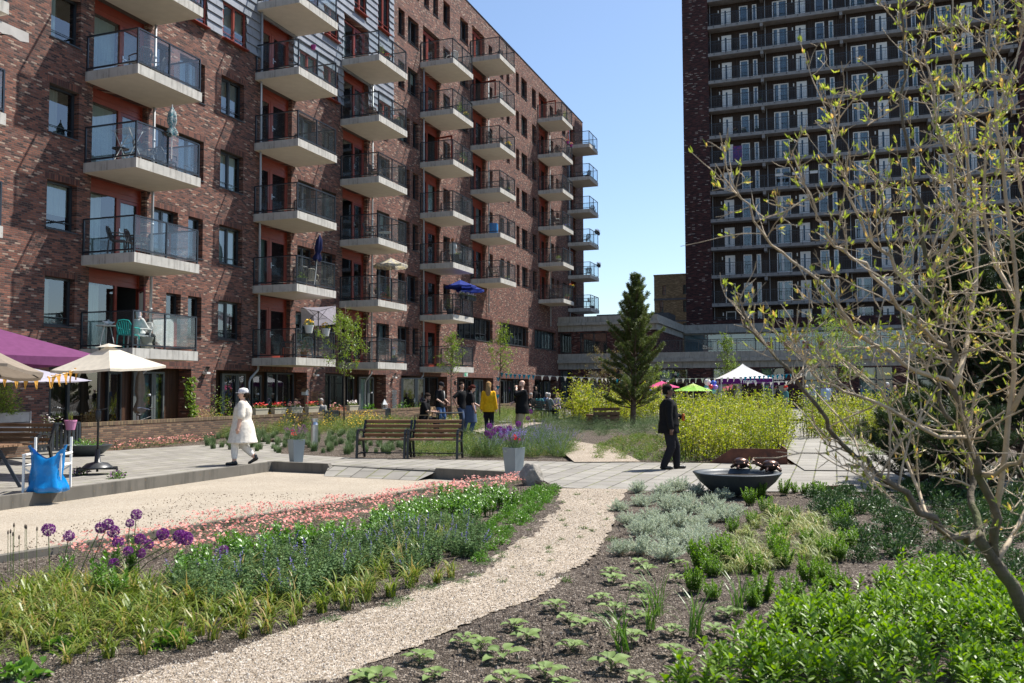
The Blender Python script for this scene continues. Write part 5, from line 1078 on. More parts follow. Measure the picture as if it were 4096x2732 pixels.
rtable('small dark round table '+where(1,3),bal(1,3,.5,1.0),.25,.5); rtable('dark round table '+where(1,2),bal(1,2,1.4,1.0),.35,.7); rtable('dark side table '+where(7,4),bal(7,4,1.3,1.5)); rtable('dark round table '+where(7,3),bal(7,3,1.4,1.4)); rtable('light table with ornaments '+where(3,3),bal(3,3,1.9,1.4),.35,.6,m_gplant)
def rack(label,p,rz):
    t=thing('drying_rack',label,'drying rack',p,rz); q=MB()
    for x in(-.35,.35):
        q.bar((x,-.25,0),(x,.25,.95),.02,.02); q.bar((x,.25,0),(x,-.25,.95),.02,.02)
    for i in range(9): y=-.3+.075*i; q.tube([(-.45,y,.95),(.45,y,.95)],.006,4)
    for i in range(7): q.tube([(-.35,-.25+.07*i,.14*i),(.35,-.25+.07*i,.14*i)],.006,4)
    q.build('frame',m_chwh,t); return t
rack('white wire drying rack '+where(1,3),bal(1,3,.3,1.5),H0+1.4); rack('white wire drying rack '+where(4,3),bal(4,3,2.2,1.3),H0+.8)
m_flor=fabmat('teal_floral_cloth',(.10,.24,.27),.3,(.5,.52,.5),16); m_navy=fabmat('navy_cloth',(.025,.03,.09),.25); m_navy2=fabmat('blue_parasol_cloth',(.03,.05,.25),.3); m_yelf=fabmat('faded_floral_cloth',(.62,.55,.38),.35,(.35,.33,.32),7)
closed_parasol('closed floral parasol clamped to the railing '+where(1,3),bal(1,3,1.5,2.14,.3),1.75,.13,m_flor,False,.78)
closed_parasol('closed dark violet parasol leaning '+where(2,2),bal(2,2,1.28,2.1,.1),2.1,.13,m_navy,False,1.0,(0,.1))
parasol('open faded floral parasol '+where(3,2),bal(3,2,1.6,1.9),8,.85,1.85,2.2,m_yelf,0,m_chwh,.12,basek='')
parasol('lilac square parasol tilted towards the sun '+where(2,1),bal(2,1,1.75,2.0),4,1.0,1.75,2.0,m_lilac,R(60),m_blk,.0,(R(-22),R(18)),basek='')
parasol('open blue parasol, nearer one '+where(4,2),bal(4,2,1.25,2.0),8,.92,1.72,2.08,m_navy2,0,m_blk,.1,basek=''); parasol('open blue parasol, farther one '+where(4,2),bal(4,2,2.7,2.0),8,.85,1.66,2.0,m_navy2,.2,m_blk,.1,basek='')
o=MB(); o.box(-.3,.3,-.25,.25,0,.75); tag(o.build('covered_box',m_bag,None,bal(5,4,.75,1.35),(0,0,H0+.2),bevel=.03),'tall box under blue sheeting '+where(5,4),'box')
o=MB(); o.box(-.35,.35,-.22,.22,.35,.6); o.box(-.32,-.28,-.2,.2,0,.35); o.box(.28,.32,-.2,.2,0,.35); t=tag(o.build('planting_trough',m_dkpot,None,bal(4,3,1.35,1.8),(0,0,H0)),'dark raised planting trough '+where(4,3),'planter'); PLANTED.append((t,'boxgreen',.58))
for i,(c,k,ds) in enumerate(((4,2,1.0),(4,2,1.75),(4,2,2.1),(4,2,2.45),(4,2,2.8),(7,5,2.2),(7,5,2.6),(7,5,1.7),(7,4,2.3),(7,4,2.75))):
    t=fbox(['dark hanging flower box with white flowers','dark hanging flower box with red flowers','dark hanging flower box of mixed flowers'][0 if c==4 else 1 if k==5 else 2]+' '+where(c,k),BALS[c][0]+ds,2.2,ZK(k)+.98,m_dkpot,.34,.2,'hanging flower boxes '+where(c,k)); PLANTED.append((t,'boxwhite' if c==4 else 'boxred',.18))
for c,k,ds,a,z,kk,kind,s,lab in ((2,1,.75,2.2,1.0,'white','yellow',1.2,'white railing pot of yellow flowers, left'),(2,1,2.0,2.2,.95,'white','yellow',1.2,'white railing pot of yellow flowers, right'),(2,1,1.0,1.8,0,'terra','pinkbush',1.,'terracotta pot with a pink flowering plant'),(3,2,1.6,1.8,0,'terra','tall',1.1,'terracotta pot with a tall leafy plant'),(3,2,.9,1.9,0,'terra','red',.9,'pot of red flowers'),(3,2,.4,1.8,.3,'dark','green',.8,'small dark pot with a green plant'),(3,6,.5,1.9,0,'terra','tall',.9,'terracotta pot with a tall shoot'),(3,6,1.2,1.9,0,'dark','red',1.0,'pot with a dark red flowering plant'),(3,5,2.3,1.8,.1,'dark','pink',1.2,'dark pot with pink flowers'),(3,1,2.6,1.6,0,'dark','green',1.1,'dark pot with a green plant'),(3,1,1.9,1.9,.4,'white','violet',.8,'white pot with lilac flowers'),(2,2,1.2,1.5,0,'dark','green',1.4,'dark pot with a green bush'),(2,5,.9,2.2,1.0,'magenta','none',.7,'empty crimson pot on the railing'),(2,5,2.1,1.8,0,'white','green',.7,'white pot with a small plant'),(4,6,1.9,1.7,0,'white','tall',1.2,'white pot with a pale leafy bush'),(4,6,2.5,1.8,0,'dark','yellow',1.2,'dark pot with yellow flowers'),(4,5,2.1,1.8,0,'dark','tall',1.2,'dark pot with a climbing plant'),(4,5,1.6,1.9,0,'terra','pink',1,'terracotta pot with pink flowers'),(4,2,.4,1.7,0,'dark','tall',1.3,'dark pot with a large bush'),(4,2,1.2,1.8,0,'terra','pink',1.2,'terracotta pot with pink flowers'),(5,6,2.0,1.9,0,'dark','yellow',1.3,'dark pot with a yellowish bush'),(5,5,1.9,1.9,0,'dark','green',1.1,'dark pot with a low green plant'),(5,3,2.4,1.7,0,'white','green',1,'white pot with a green plant'),(6,8,1.9,1.8,0,'dark','tall',1.2,'dark pot with a small round tree'),(6,7,1.2,2.2,1.0,'magenta','red',.8,'magenta railing pot, left'),(6,7,2.2,2.2,1.0,'magenta','pink',.8,'magenta railing pot, right'),(6,3,1.6,1.9,0,'terra','green',1.2,'terracotta pot with a green bush'),(6,3,2.5,1.8,0,'dark','green',1.4,'dark pot with a tall green bush'),(6,3,1.7,2.2,1.05,'dark','red',.7,'dark railing pot with red flowers, left'),(6,3,2.4,2.2,1.05,'dark','yellow',.7,'dark railing pot with yellow flowers, right'),(6,4,.4,1.6,0,'tan','green',1.3,'wicker coloured pot with a plant'),(6,5,2.3,1.8,0,'dark','violet',1.2,'dark pot with violet flowers'),(7,8,2.1,1.9,0,'dark','green',1.2,'dark pot with a leafy plant'),(7,6,1.6,1.9,0,'white','pink',1.3,'white pot with pink flowers'),(7,6,2.4,1.8,0,'dark','green',1.3,'dark pot with a green bush'),(7,3,2.3,1.6,0,'dark','tall',1.4,'dark pot with a dark leafy tree'),(7,3,1.5,1.5,.7,'white','pink',.7,'white pot with a pink flower')):
    pot(lab+' '+where(c,k),bal(c,k,ds,a,z),kk,kind,s)
# a few things on the tower galleries
for a,j,k,lab in ((17.6,5,'white','white railing box, left of the three on a tower gallery'),(19.2,5,'white','white railing box, middle of the three on a tower gallery'),(20.8,5,'white','white railing box, right of the three on a tower gallery'),(18.4,5,'dark','dark railing box between white ones on a tower gallery')):
    t=thing('flower_box',lab,'flower box',B(TS-.12,a,LV[j]+.95),TROT,None); q=MB(); q.box(-.35,.35,-.1,.1,0,.22); q.box(-.37,.37,-.12,.12,.19,.24); q.build('box',m_whpot if k=='white' else m_dkpot,t); PLANTED.append((t,'boxgreen',.22))
for a,j,kd,lab in ((13.5,7,'pink','pot with pale flowers on a high tower gallery, left'),(14.3,7,'white','pot with white flowers on a high tower gallery, middle'),(15.6,7,'green','pot with a plant on a high tower gallery, right'),(19.0,6,'tall','tall dark plant beside a white double door of the tower'),(15.9,8,'green','green plant beside a narrow window of the tower')): pot(lab,B(TS+.5,a,LV[j]),'dark',kd,1.5)
q=MB(); q.box(-.45,.45,-.01,.01,0,1.75); t=tag(q.build('picture_panel',fabmat('colourful_print',(.25,.08,.2),.0,(.08,.07,.25),5),None,B(TS+1.1,13.6,LV[6]+.1),(0,0,TROT)),'colourful printed panel hung between a door and a window of the tower','panel')
t=thing('balcony_screen','white woven screen stretched behind a tower gallery railing','screen',B(TS-.0,32.0,LV[7]),TROT); q=MB()
for i in range(9): q.box(0,6.2,.08,.1,.15+.1*i,.215+.1*i)
q.build('weave',m_whpot,t)
# ---------------------------------------------------------------- plants
m_bark=mat('grey_brown_bark',(.12,.09,.065),.9,.3,12,bump=.5,bscale=30)
m_barkp=mat('pine_bark',(.11,.07,.05),.95,.35,9,bump=.8,bscale=25)
m_twig=mat('pale_twig',(.47,.37,.25),.8,.35,7,bump=.2)
m_stem=mat('green_stem',(.09,.13,.03),.6,.2,5)
LM={
'catmint':leafmat('catmint_leaves',(.075,.14,.05),(.16,.25,.09),.25,.75),
'daylily':leafmat('daylily_blades',(.075,.13,.014),(.2,.25,.045),.3,.4,(.36,.27,.1)),
'sedum':leafmat('sedum_leaves',(.075,.17,.022),(.15,.29,.045),.25,.35),
'laurel':leafmat('laurel_leaves',(.075,.16,.012),(.23,.36,.03),.35,.42,spec=.4),
'santolina':leafmat('silver_leaves',(.33,.39,.28),(.55,.6,.47),.25,.8),
'salvia':leafmat('felted_leaves',(.13,.20,.055),(.2,.28,.085),.25,.65),
'hebe':leafmat('bright_green_leaves',(.085,.18,.015),(.19,.32,.035),.3,.45),
'carex':leafmat('striped_blades',(.13,.19,.04),(.3,.33,.12),.3,.5,(.5,.4,.2)),
'grass':leafmat('grass_blades',(.05,.12,.015),(.13,.22,.04),.3,.4),
'evergreen':leafmat('dark_evergreen_leaves',(.025,.06,.018),(.07,.13,.035),.15,.45),
'hedge':leafmat('yellow_green_leaves',(.11,.16,.014),(.31,.35,.035),.45,.45,(.42,.38,.08)),
'tree':leafmat('fresh_tree_leaves',(.10,.16,.02),(.22,.30,.045),.4,.4),
'birch':leafmat('light_tree_leaves',(.10,.17,.025),(.24,.32,.06),.45,.4),
'bud':leafmat('young_shrub_leaves',(.2,.26,.04),(.36,.41,.08),.45,.5,(.52,.34,.12)),
'pine':leafmat('pine_needles',(.06,.085,.02),(.15,.185,.05),.25,.5),
'pine2':leafmat('dark_pine_needles',(.02,.036,.012),(.055,.085,.026),.12,.5),
'lav':leafmat('lavender_leaves',(.07,.12,.045),(.14,.2,.08),.2,.6),
'mixed':leafmat('border_plant_leaves',(.07,.13,.02),(.17,.24,.05),.3,.5,(.3,.24,.1)),
'rust':leafmat('reddish_young_leaves',(.1,.1,.02),(.2,.13,.04),.3,.5),
'pink':leafmat('pink_petals',(.6,.22,.2),(.8,.45,.42),.3,.6),
'purple':leafmat('purple_florets',(.13,.02,.16),(.32,.055,.34),.2,.6),
'violet':leafmat('violet_florets',(.16,.12,.42),(.34,.27,.62),.3,.6),
'red':leafmat('red_petals',(.5,.02,.02),(.75,.12,.12),.2,.6),
'yellow':leafmat('yellow_petals',(.75,.45,.02),(.9,.62,.05),.2,.6),
'white':leafmat('white_petals',(.7,.62,.6),(.85,.8,.8),.2,.6),
'orange':mat('orange_eye',(.8,.28,.02),.6),
'dead':leafmat('dry_leaves',(.3,.2,.09),(.48,.37,.2),.2,.8),
}
def rng(s): return np.random.default_rng(s)
def unit(v): return v/np.maximum(1e-9,np.linalg.norm(v,axis=-1,keepdims=True))
def leaves(mb,P,D,L,W,m=0,bend=.15,g=None,fold=.2,fine=False,flat=.6):
    "leaf blades at P growing along D; length L, width W (arrays or numbers)"
    g=g or rng(1); n=len(P)
    if n==0: return
    P=np.asarray(P,float); D=unit(np.asarray(D,float)); L=np.broadcast_to(np.asarray(L,float),(n,))[:,None]; W=np.broadcast_to(np.asarray(W,float),(n,))[:,None]
    U=g.normal(0,1,(n,3))*(1-flat)+np.array([0,0,flat*1.5]); S=unit(np.cross(D,U)); Nn=np.cross(S,D); dn=np.array([0,0,-1.])
    pos=lambda t:P+D*L*t+dn*bend*L*t*t
    if not fine:
        V=np.stack([P,pos(.45)+S*W*.5+Nn*W*fold,pos(1.),pos(.45)-S*W*.5+Nn*W*fold],1).reshape(-1,3)
        F=(np.array([(0,2,1),(0,3,2)])[None]+np.arange(n)[:,None,None]*4).reshape(-1,3); mb.addnp(V,F,m)
    else:
        V=np.stack([P,pos(.3)+S*W*.42+Nn*W*fold,pos(.33),pos(.3)-S*W*.42+Nn*W*fold,pos(.65)+S*W*.42+Nn*W*fold,pos(.67),pos(.65)-S*W*.42+Nn*W*fold,pos(1.)],1).reshape(-1,3)
        q=np.array([(1,2,5,4),(2,3,6,5)]); t=np.array([(0,2,1),(0,3,2),(4,5,7),(5,6,7)]); k=np.arange(n)[:,None,None]*8
        b=mb.n; mb.V+=V.tolist(); mb.n+=len(V)
        fs=(q[None]+k+b).reshape(-1,4).tolist()+(t[None]+k+b).reshape(-1,3).tolist(); mb.F+=fs; mb.MI+=[m]*len(fs)
def blades(mb,P,az,L,W,lean,m=0,seg=4,droop=.6):
    "arching strap leaves"
    n=len(P); P=np.asarray(P,float); H=np.stack([np.cos(az),np.sin(az),np.zeros(n)],1); S=np.stack([-np.sin(az),np.cos(az),np.zeros(n)],1); L=np.asarray(L)[:,None]; W=np.asarray(W)[:,None]; ln=np.asarray(lean)[:,None]; dr=np.broadcast_to(np.asarray(droop,float),(n,))[:,None]
    rows=[]
    for i in range(seg+1):
        t=i/seg; an=ln*t+dr*t*t*.9
        if i==0: c=P.copy()
        else: c=c+(H*np.sin(an)+np.array([0,0,1])*np.cos(an))*L/seg
        w=W*(.75+.5*t if t<.5 else 2*(1-t)*1.0)*.5+.0004; rows+= [c+S*w,c-S*w]
    V=np.stack(rows,1).reshape(-1,3); k=np.arange(n)[:,None,None]*(2*(seg+1)); f=np.array([(2*i,2*i+1,2*i+3,2*i+2) for i in range(seg)]); mb.addnp(V,(f[None]+k).reshape(-1,4),m)
def disc(g,n,r): a=g.uniform(0,6.283,n); q=r*np.sqrt(g.random(n)); return np.stack([q*np.cos(a),q*np.sin(a),np.zeros(n)],1)
def sphere(g,n): return unit(g.normal(0,1,(n,3)))
def flowers(mb,P,r,m,eye=None,g=None,pet=5,up=.6):
    g=g or rng(2); n=len(P); P=np.asarray(P,float); Nn=unit(g.normal(0,1,(n,3))*(1-up)+np.array([0,0,up*1.4])); A=unit(np.cross(Nn,g.normal(0,1,(n,3)))); Bv=np.cross(Nn,A)
    V=[];F=[]
    for k in range(pet):
        a=2*math.pi*k/pet; d=A*math.cos(a)+Bv*math.sin(a); s=-A*math.sin(a)+Bv*math.cos(a)
        V+=[P,P+d*r*.7+s*r*.45+Nn*r*.15,P+d*r+Nn*r*.1,P+d*r*.7-s*r*.45+Nn*r*.15]; F.append((4*k,4*k+1,4*k+2,4*k+3))
    V=np.stack(V,1).reshape(-1,3); mb.addnp(V,(np.array(F)[None]+np.arange(n)[:,None,None]*4*pet).reshape(-1,4),m)
    if eye is not None:
        o=Nn*r*.2; e=r*.3; V=np.stack([P+o+A*e,P+o+Bv*e,P+o-A*e,P+o-Bv*e],1).reshape(-1,3); mb.addnp(V,np.arange(4*n).reshape(n,4),eye)
def catmint(s,h=.34,r=.2,fl=1,ns=60):
    g=rng(s); q=MB(); b=disc(g,ns,r*.5); d=unit(np.c_[b[:,:2]*2.6+g.normal(0,.1,(ns,2)),np.full(ns,.55)*g.uniform(.6,1.4,ns)]); L=h*g.uniform(.6,1.1,ns)
    for i in range(ns):
        tip=b[i]+d[i]*L[i]; q.tube([b[i],(b[i]+tip)/2+[0,0,.01],tip],.0018,3,1,False)
    for k in range(8):
        t=.2+.8*k/8; pp=b+d*L[:,None]*t
        for sgn in (1,-1):
            dd=unit(np.cross(d,g.normal(0,1,(ns,3))))*sgn+d*.3; leaves(q,pp,dd,g.uniform(.018,.034,ns),g.uniform(.013,.02,ns),0,.3,g)
    if fl:
        idx=np.nonzero(g.random(ns)<.33*fl)[0]
        for t in np.linspace(.75,1.22,8):
            pp=(b+d*L[:,None]*t)[idx]; 
            for _ in range(3): leaves(q,pp+g.normal(0,.003,pp.shape),sphere(g,len(idx)),.011,.008,2,0,g)
    return q.mesh('catmint_clump',[LM['catmint'],m_stem,LM['violet']])
def daylily(s,n=34,L=.42,W=.016,key='daylily',dr=.9,name='strap_leaf_clump'):
    g=rng(s); q=MB(); blades(q,disc(g,n,.045),g.uniform(0,6.28,n),L*g.uniform(.55,1.1,n),W*g.uniform(.7,1.2,n),g.uniform(.25,1.3,n),0,5,g.uniform(.3,1.6,n)*dr)
    return q.mesh(name,[LM[key]])
def sedum(s):
    g=rng(s); q=MB(); ns=16; b=disc(g,ns,.13); 
    for i in range(ns):
        h=g.uniform(.1,.24); top=b[i]*1.35+[0,0,h]; q.tube([b[i],top],.004,4,1,False)
        n=12; t=np.linspace(.25,1,n); pp=b[i]+(top-b[i])*t[:,None]; a=np.arange(n)*2.4+g.uniform(0,6); leaves(q,pp,np.c_[np.cos(a),np.sin(a),.55+.5*t],g.uniform(.05,.085,n)*(1.1-.3*t),.034,0,.15,g,.12,True,.8)
        if g.random()<.6: c=top+[0,0,.02]; pp=c+sphere(g,20)*[.03,.03,.012]; leaves(q,pp,sphere(g,20)+[0,0,.8],.012,.009,2,0,g)
    return q.mesh('fleshy_leaf_clump',[LM['sedum'],m_stem,leafmat('sedum_buds',(.1,.2,.06),(.16,.28,.1),.1,.7)])
def santolina(s):
    g=rng(s); q=MB(); ns=90; b=disc(g,ns,.05); d=unit(np.c_[g.normal(0,.55,(ns,2)),g.uniform(.35,1.0,ns)]); L=g.uniform(.16,.27,ns)
    for i in range(ns): q.tube([b[i],b[i]+d[i]*L[i]*.5,b[i]+d[i]*L[i]],[.0025,.002,.001],3,1,False)
    for k in range(17):
        t=.35+.65*k/16; pp=b+d*L[:,None]*t
        for _ in range(3): leaves(q,pp,sphere(g,ns)*.8+d*.7,g.uniform(.018,.03,ns),.008,0,.0,g,.0,False,.2)
    return q.mesh('silver_shrub',[LM['santolina'],m_twig])
def salvia(s):
    g=rng(s); q=MB(); n=g.integers(6,9); a=np.arange(n)*2.4+g.uniform(0,6); L=np.linspace(.15,.085,n)*g.uniform(.85,1.1,n); 
    base=np.zeros((n,3)); base[:,2]=np.linspace(.015,.055,n); pet=np.c_[np.cos(a),np.sin(a),np.linspace(.5,1.5,n)]; P=base+unit(pet)*np.linspace(.055,.03,n)[:,None]
    for i in range(n): q.tube([base[i]*0,base[i],P[i]],.0035,4,1,False)
    # broad folded leaf: rows across
    for i in range(n):
        d=unit(np.array([[np.cos(a[i]),np.sin(a[i]),.55]]))[0]; sd=np.array([-np.sin(a[i]),np.cos(a[i]),0]); up=np.cross(d,sd)*-1; up=up if up[2]>0 else -up; V=[];F=[]; m=6
        for j in range(m+1):
            t=j/m; w=L[i]*.30*math.sin(math.pi*(t**.75))**.8+.001; c=P[i]+d*L[i]*t+np.array([0,0,-1])*L[i]*.42*t*t
            for e,f in ((-1,.30),(-.5,.07),(0,0),(.5,.07),(1,.30)): V.append(c+sd*w*e+up*w*f*(1+.15*math.sin(j*3+i)))
        for j in range(m):
            for k in range(4): F.append((j*5+k,j*5+k+1,j*5+k+6,j*5+k+5))
        q.add(V,F,0)
    me=q.mesh('broad_leaf_seedling',[LM['salvia'],m_stem],True); return me
def hebe(s,h=.28,ns=30,r=.1,key='hebe',ll=.05,lw=.02):
    g=rng(s); q=MB(); b=disc(g,ns,r*.6); 
    for i in range(ns):
        H=h*g.uniform(.5,1.15); top=b[i]*2.5+[g.normal(0,.012),g.normal(0,.012),H]; q.tube([b[i],(b[i]+top)/2,top],.0028,4,1,False)
        n=int(12+H*70); t=np.linspace(.2,1,n); pp=b[i]+(top-b[i])*t[:,None]; a=np.arange(n)*2.4+g.uniform(0,6); leaves(q,pp,np.c_[np.cos(a),np.sin(a),.35+1.3*t**3],g.uniform(.7,1.15,n)*ll*(1-.35*t**4),lw,0,.12,g,.15,False,.75)
    return q.mesh('upright_shrub',[LM[key],m_stem])
def bushy(s,key,R_=.2,h=.25,n=500,ll=.03,lw=.015,name='border_plant',fl=None,nf=20,fr=.014,eye=None):
    g=rng(s); q=MB(); u=sphere(g,n); u[:,2]=np.abs(u[:,2]); rad=g.random(n)**.45; lump=1+.25*np.sin(u[:,0]*5+s)*np.cos(u[:,1]*4+s*2); P=u*rad[:,None]*lump[:,None]*[R_,R_,h]
    leaves(q,P,u+g.normal(0,.6,(n,3))+[0,0,.35],g.uniform(.6,1.2,n)*ll,g.uniform(.7,1.2,n)*lw,0,.2,g,.15)
    for i in range(14): v=sphere(g,1)[0]; v[2]=abs(v[2]); q.tube([(0,0,0),v*[R_*.4,R_*.4,h*.5],v*[R_*.8,R_*.8,h*.85]],.003,3,1,False)
    ms=[LM[key],m_stem]
    if fl:
        u=sphere(g,nf); u[:,2]=np.abs(u[:,2])*.8+.25; P=unit(u)*[R_,R_,h*1.08]*g.uniform(.85,1.1,(nf,1)); ms.append(LM[fl]); e=None
        if eye: ms.append(LM['orange']); e=3
        flowers(q,P,fr,2,e,g)
    return q.mesh(name,ms)
def tuft(s,key='lav',n=160,h=.22,W=.004,fl=None):
    g=rng(s); q=MB(); blades(q,disc(g,n,.06),g.uniform(0,6.28,n),h*g.uniform(.5,1.1,n),np.full(n,W),g.uniform(0,.75,n),0,2,.25)
    return q.mesh('lavender_tuft',[LM[key]])
def scatter(poly,gap,seed,n=3000,px=True):
    P=[at(*p) for p in poly] if px else poly; A=np.array([(p.x,p.y) for p in P]); g=rng(seed); X=g.uniform(A.min(0),A.max(0),(n,2)); X=X[inside(A.tolist(),X[:,0],X[:,1])]; out=[]
    for x in X:
        if all((x[0]-o[0])**2+(x[1]-o[1])**2>gap*gap for o in out): out.append(x)
    return out
def plant(name,meshes,XY,label,cat,group,seed,smin=.8,smax=1.2,z=None,n0=0,tilt=.08):
    g=random.Random(seed); L=label if isinstance(label,list) else [label]
    for i,x in enumerate(XY):
        k=g.randrange(len(meshes)); s=g.uniform(smin,smax)
        o=inst(name,meshes[k],None,(x[0],x[1],(GZ(x[0],x[1]) if z is None else z)-.01),(g.uniform(-tilt,tilt),g.uniform(-tilt,tilt),g.uniform(0,6.28)),(s,s,s*g.uniform(.9,1.1)))
        tag(o,L[i%len(L)],cat,group)
def Fz(x0,y0,s,L): return [((x0+x/s)/1.7423,(y0+y/s)/1.7423) for x,y in L]
def pts(L): return [at(*p)[:2] for p in L]
# --- front left bed
DL=[daylily(i,26+6*(i%3),.36,.013,dr=1.35) for i in range(5)]
CM=[catmint(i,.24,.2,.1,70) for i in range(4)]
plant('strap_leaf_clump',DL,scatter([(450,1380),(560,1310),(720,1285),(1000,1225),(1070,1240),(900,1320),(760,1360),(600,1405),(480,1412)],.24,105),'arching green and straw coloured strap leaves in the front flower bed','daylily','strap leaf clumps in the front flower bed',101,.7,1.05)
SD=[sedum(i) for i in range(3)]
plant('strap_leaf_clump',DL,scatter([(-30,1470),(130,1350),(420,1350),(540,1410),(760,1370),(960,1335),(1040,1325),(1000,1345),(880,1372),(700,1428),(560,1470),(300,1512),(60,1535),(-30,1535)],.17,5),'arching green and straw coloured strap leaves in the front flower bed','daylily','strap leaf clumps in the front flower bed',1,.6,1.0)
plant('strap_leaf_clump',DL,scatter([(-40,1400),(130,1340),(300,1370),(430,1420),(250,1480),(-60,1480)],.15,6),'arching green and straw coloured strap leaves in the front flower bed','daylily','strap leaf clumps in the front flower bed',2,.65,1.1)
plant('catmint_clump',CM,scatter([(430,1365),(560,1300),(720,1275),(1000,1215),(1110,1215),(1070,1285),(900,1325),(760,1365),(600,1410),(470,1415)],.31,7),'grey green catmint with thin violet flower spikes in the front bed','catmint','catmint clumps in the front flower bed',3,.8,1.25)
plant('fleshy_leaf_clump',SD,scatter([(450,1300),(560,1262),(760,1235),(900,1185),(1040,1145),(1150,1135),(1190,1155),(1040,1210),(850,1245),(700,1275),(560,1315),(400,1345)],.3,8),'bright green fleshy leaved stonecrop behind the pink flowers','stonecrop','stonecrop clumps in the front flower bed',4,.75,1.15)
plant('edging_plant',[bushy(i,'sedum',.13,.1,260,.035,.02) for i in (3,4)],scatter([(1140,1190),(1220,1125),(1275,1118),(1262,1150),(1200,1205),(1150,1250),(1090,1300),(1080,1275)],.2,9),'low fresh green leaves edging the gravel path by the boulder','plant','low green edging plants by the gravel path',5,.6,1.1)
plant('cushion_plant',[bushy(i,'catmint',.1,.045,300,.014,.007,'cushion_plant') for i in (5,6)],pts([(1090,1322),(1062,1338),(1030,1333),(985,1352),(1110,1300),(1125,1290),(925,1380),(900,1392),(1150,1270),(760,1425)]),'small mossy cushion on the soil edge of the gravel path','moss cushion','mossy cushions along the gravel path',6,.7,1.2)
plant('lobed_leaf_clump',[bushy(i,'sedum',.14,.1,60,.085,.08,'lobed_leaf_clump') for i in (7,8)],pts([(45,1555),(385,1478),(150,1490)]),'clump of round lobed bright green leaves low in the bed','lady\'s mantle','round leaved clumps in the front bed',7,.7,1.)
plant('tall_leaf_plant',[hebe(i,.34,7,.06,'sedum',.075,.024) for i in (9,10)],pts([(262,1330),(300,1330),(150,1350),(240,1385),(278,1395)]),'upright leafy stem among the purple globe flowers','plant','upright leafy stems in the front bed',8,.7,1.1)
# pink rock rose along the court kerb: a low mat of tiny leaves and flowers
pk=scatter([(120,1272),(450,1205),(700,1166),(1000,1120),(1185,1098),(1205,1112),(1120,1135),(960,1160),(860,1190),(740,1232),(560,1252),(430,1282),(200,1298)],.075,11,9000)
q=MB(); g=rng(12); X=np.array(pk); X=X[np.array([noise.noise(Vector((x*1.3,y*1.3,0)))>-.32 for x,y in X])]; n=len(X)
H=np.array([.10+.10*noise.noise(Vector((x*1.1,y*1.1,3))) for x,y in X]).clip(.04,.25)
for _ in range(16):
    P=np.c_[X+g.normal(0,.05,X.shape),H*g.uniform(.1,1,n)]; leaves(q,P,sphere(g,n)+[0,0,.5],g.uniform(.012,.026,n),.006,0,.1,g)
for _ in range(5):
    k=g.random(n)<.8; P=np.c_[X+g.normal(0,.05,X.shape),H*g.uniform(.9,1.3,n)][k]; flowers(q,P,g.uniform(.013,.02,(k.sum(),1)),1,2,g)
tag(q.build('pink_flower_mat',[LM['mixed'],LM['pink'],LM['orange']]),'low mat of pink flowers with orange eyes along the court kerb','rock rose',kind='stuff')
# globe flowers
def allium(base,head,r,s,label,group,curve=.12):
    g=rng(s); d=head-base; t=thing('globe_flower',label,'allium',base,0,group)
    q=MB(); L=d.length; side=Vector((d.x,d.y,0)); pt=[Vector((0,0,-.02)),d*.33-side*curve*.3+Vector((0,0,curve*side.length*.3)),d*.66-side*curve*.2,d]; q.tube(pt,[.0055,.005,.0045,.004],6); q.build('stem',m_stem,t,smooth=True)
    h=MB(); n=170; u=sphere(g,n); P=np.array(d)+u*r*.2
    h.addnp(np.stack([P-np.array([.0008,0,0]),P+np.array([.0008,0,0]),np.array(d)+u*r*.92],1).reshape(-1,3),np.arange(3*n).reshape(n,3),0)
    for k in range(6): leaves(h,np.array(d)+u*r*.86,u*.6+g.normal(0,.75,(n,3)),r*.24,r*.11,0,0,g,0,False,0)
    h.build('flower_head',[LM['purple']],t); return t
Z0=lambda x,y:((0+x/1.959)/1.7423,(1950+y/1.959)/1.7423)
AL=[((390,770),(380,330),.056),((475,755),(540,378),.048),((600,745),(790,315),.05),((670,745),(846,290),.05),((900,705),(890,345),.054),((1035,640),(1068,213),.052),((985,650),(1018,280),.04),((905,720),(925,425),.05),((1085,650),(1097,405),.052),((830,760),(1005,498),.042),((985,720),(1105,515),.042),((880,700),(1165,445),.044),((640,800),(1275,365),.052),((840,770),(1412,385),.06),((1030,700),(1462,400),.06),((905,760),(893,595),.046),((1740,640),(1755,490),.045)]
AN=['leaning furthest left','second from the left, small','leaning right in the tight pair left of the middle, lower one','leaning right in the tight pair left of the middle, upper one','straight, below the tight pair','tallest of all, with a straight stem','small, just under the tallest one','dark, low on the bed in the middle','straight, under the tallest one','small and dark, left of the middle low pair','small, right of the middle low pair','half hidden, behind the low pair','on a long slanting stem, right of the middle','large, on a long slanting stem at the right','large, rightmost of the slanting pair','lowest, half sunk in the catmint','alone and fading among the stonecrop at the right']
for i,((b,h,r)) in enumerate(AL):
    bp=at(*Z0(*b)); hp=deep(*Z0(*h),bp.y+(.02*(i%3))); allium(bp,hp,r,i,'purple globe flower '+AN[i],'purple globe flowers in the front bed')
def seedhead(base,tip,s):
    t=thing('seed_stalk',None,'seed head',base); d=tip-base; q=MB(); q.tube([(0,0,0),d],.0025,4); q.build('stem',m_stem,t); h=MB(); h.lathe([(.0005,-.022),(.007,-.012),(.0085,0),(.006,.014),(.0005,.024)],8,tuple(d)); h.build('head',m_bark,t,smooth=True); return t
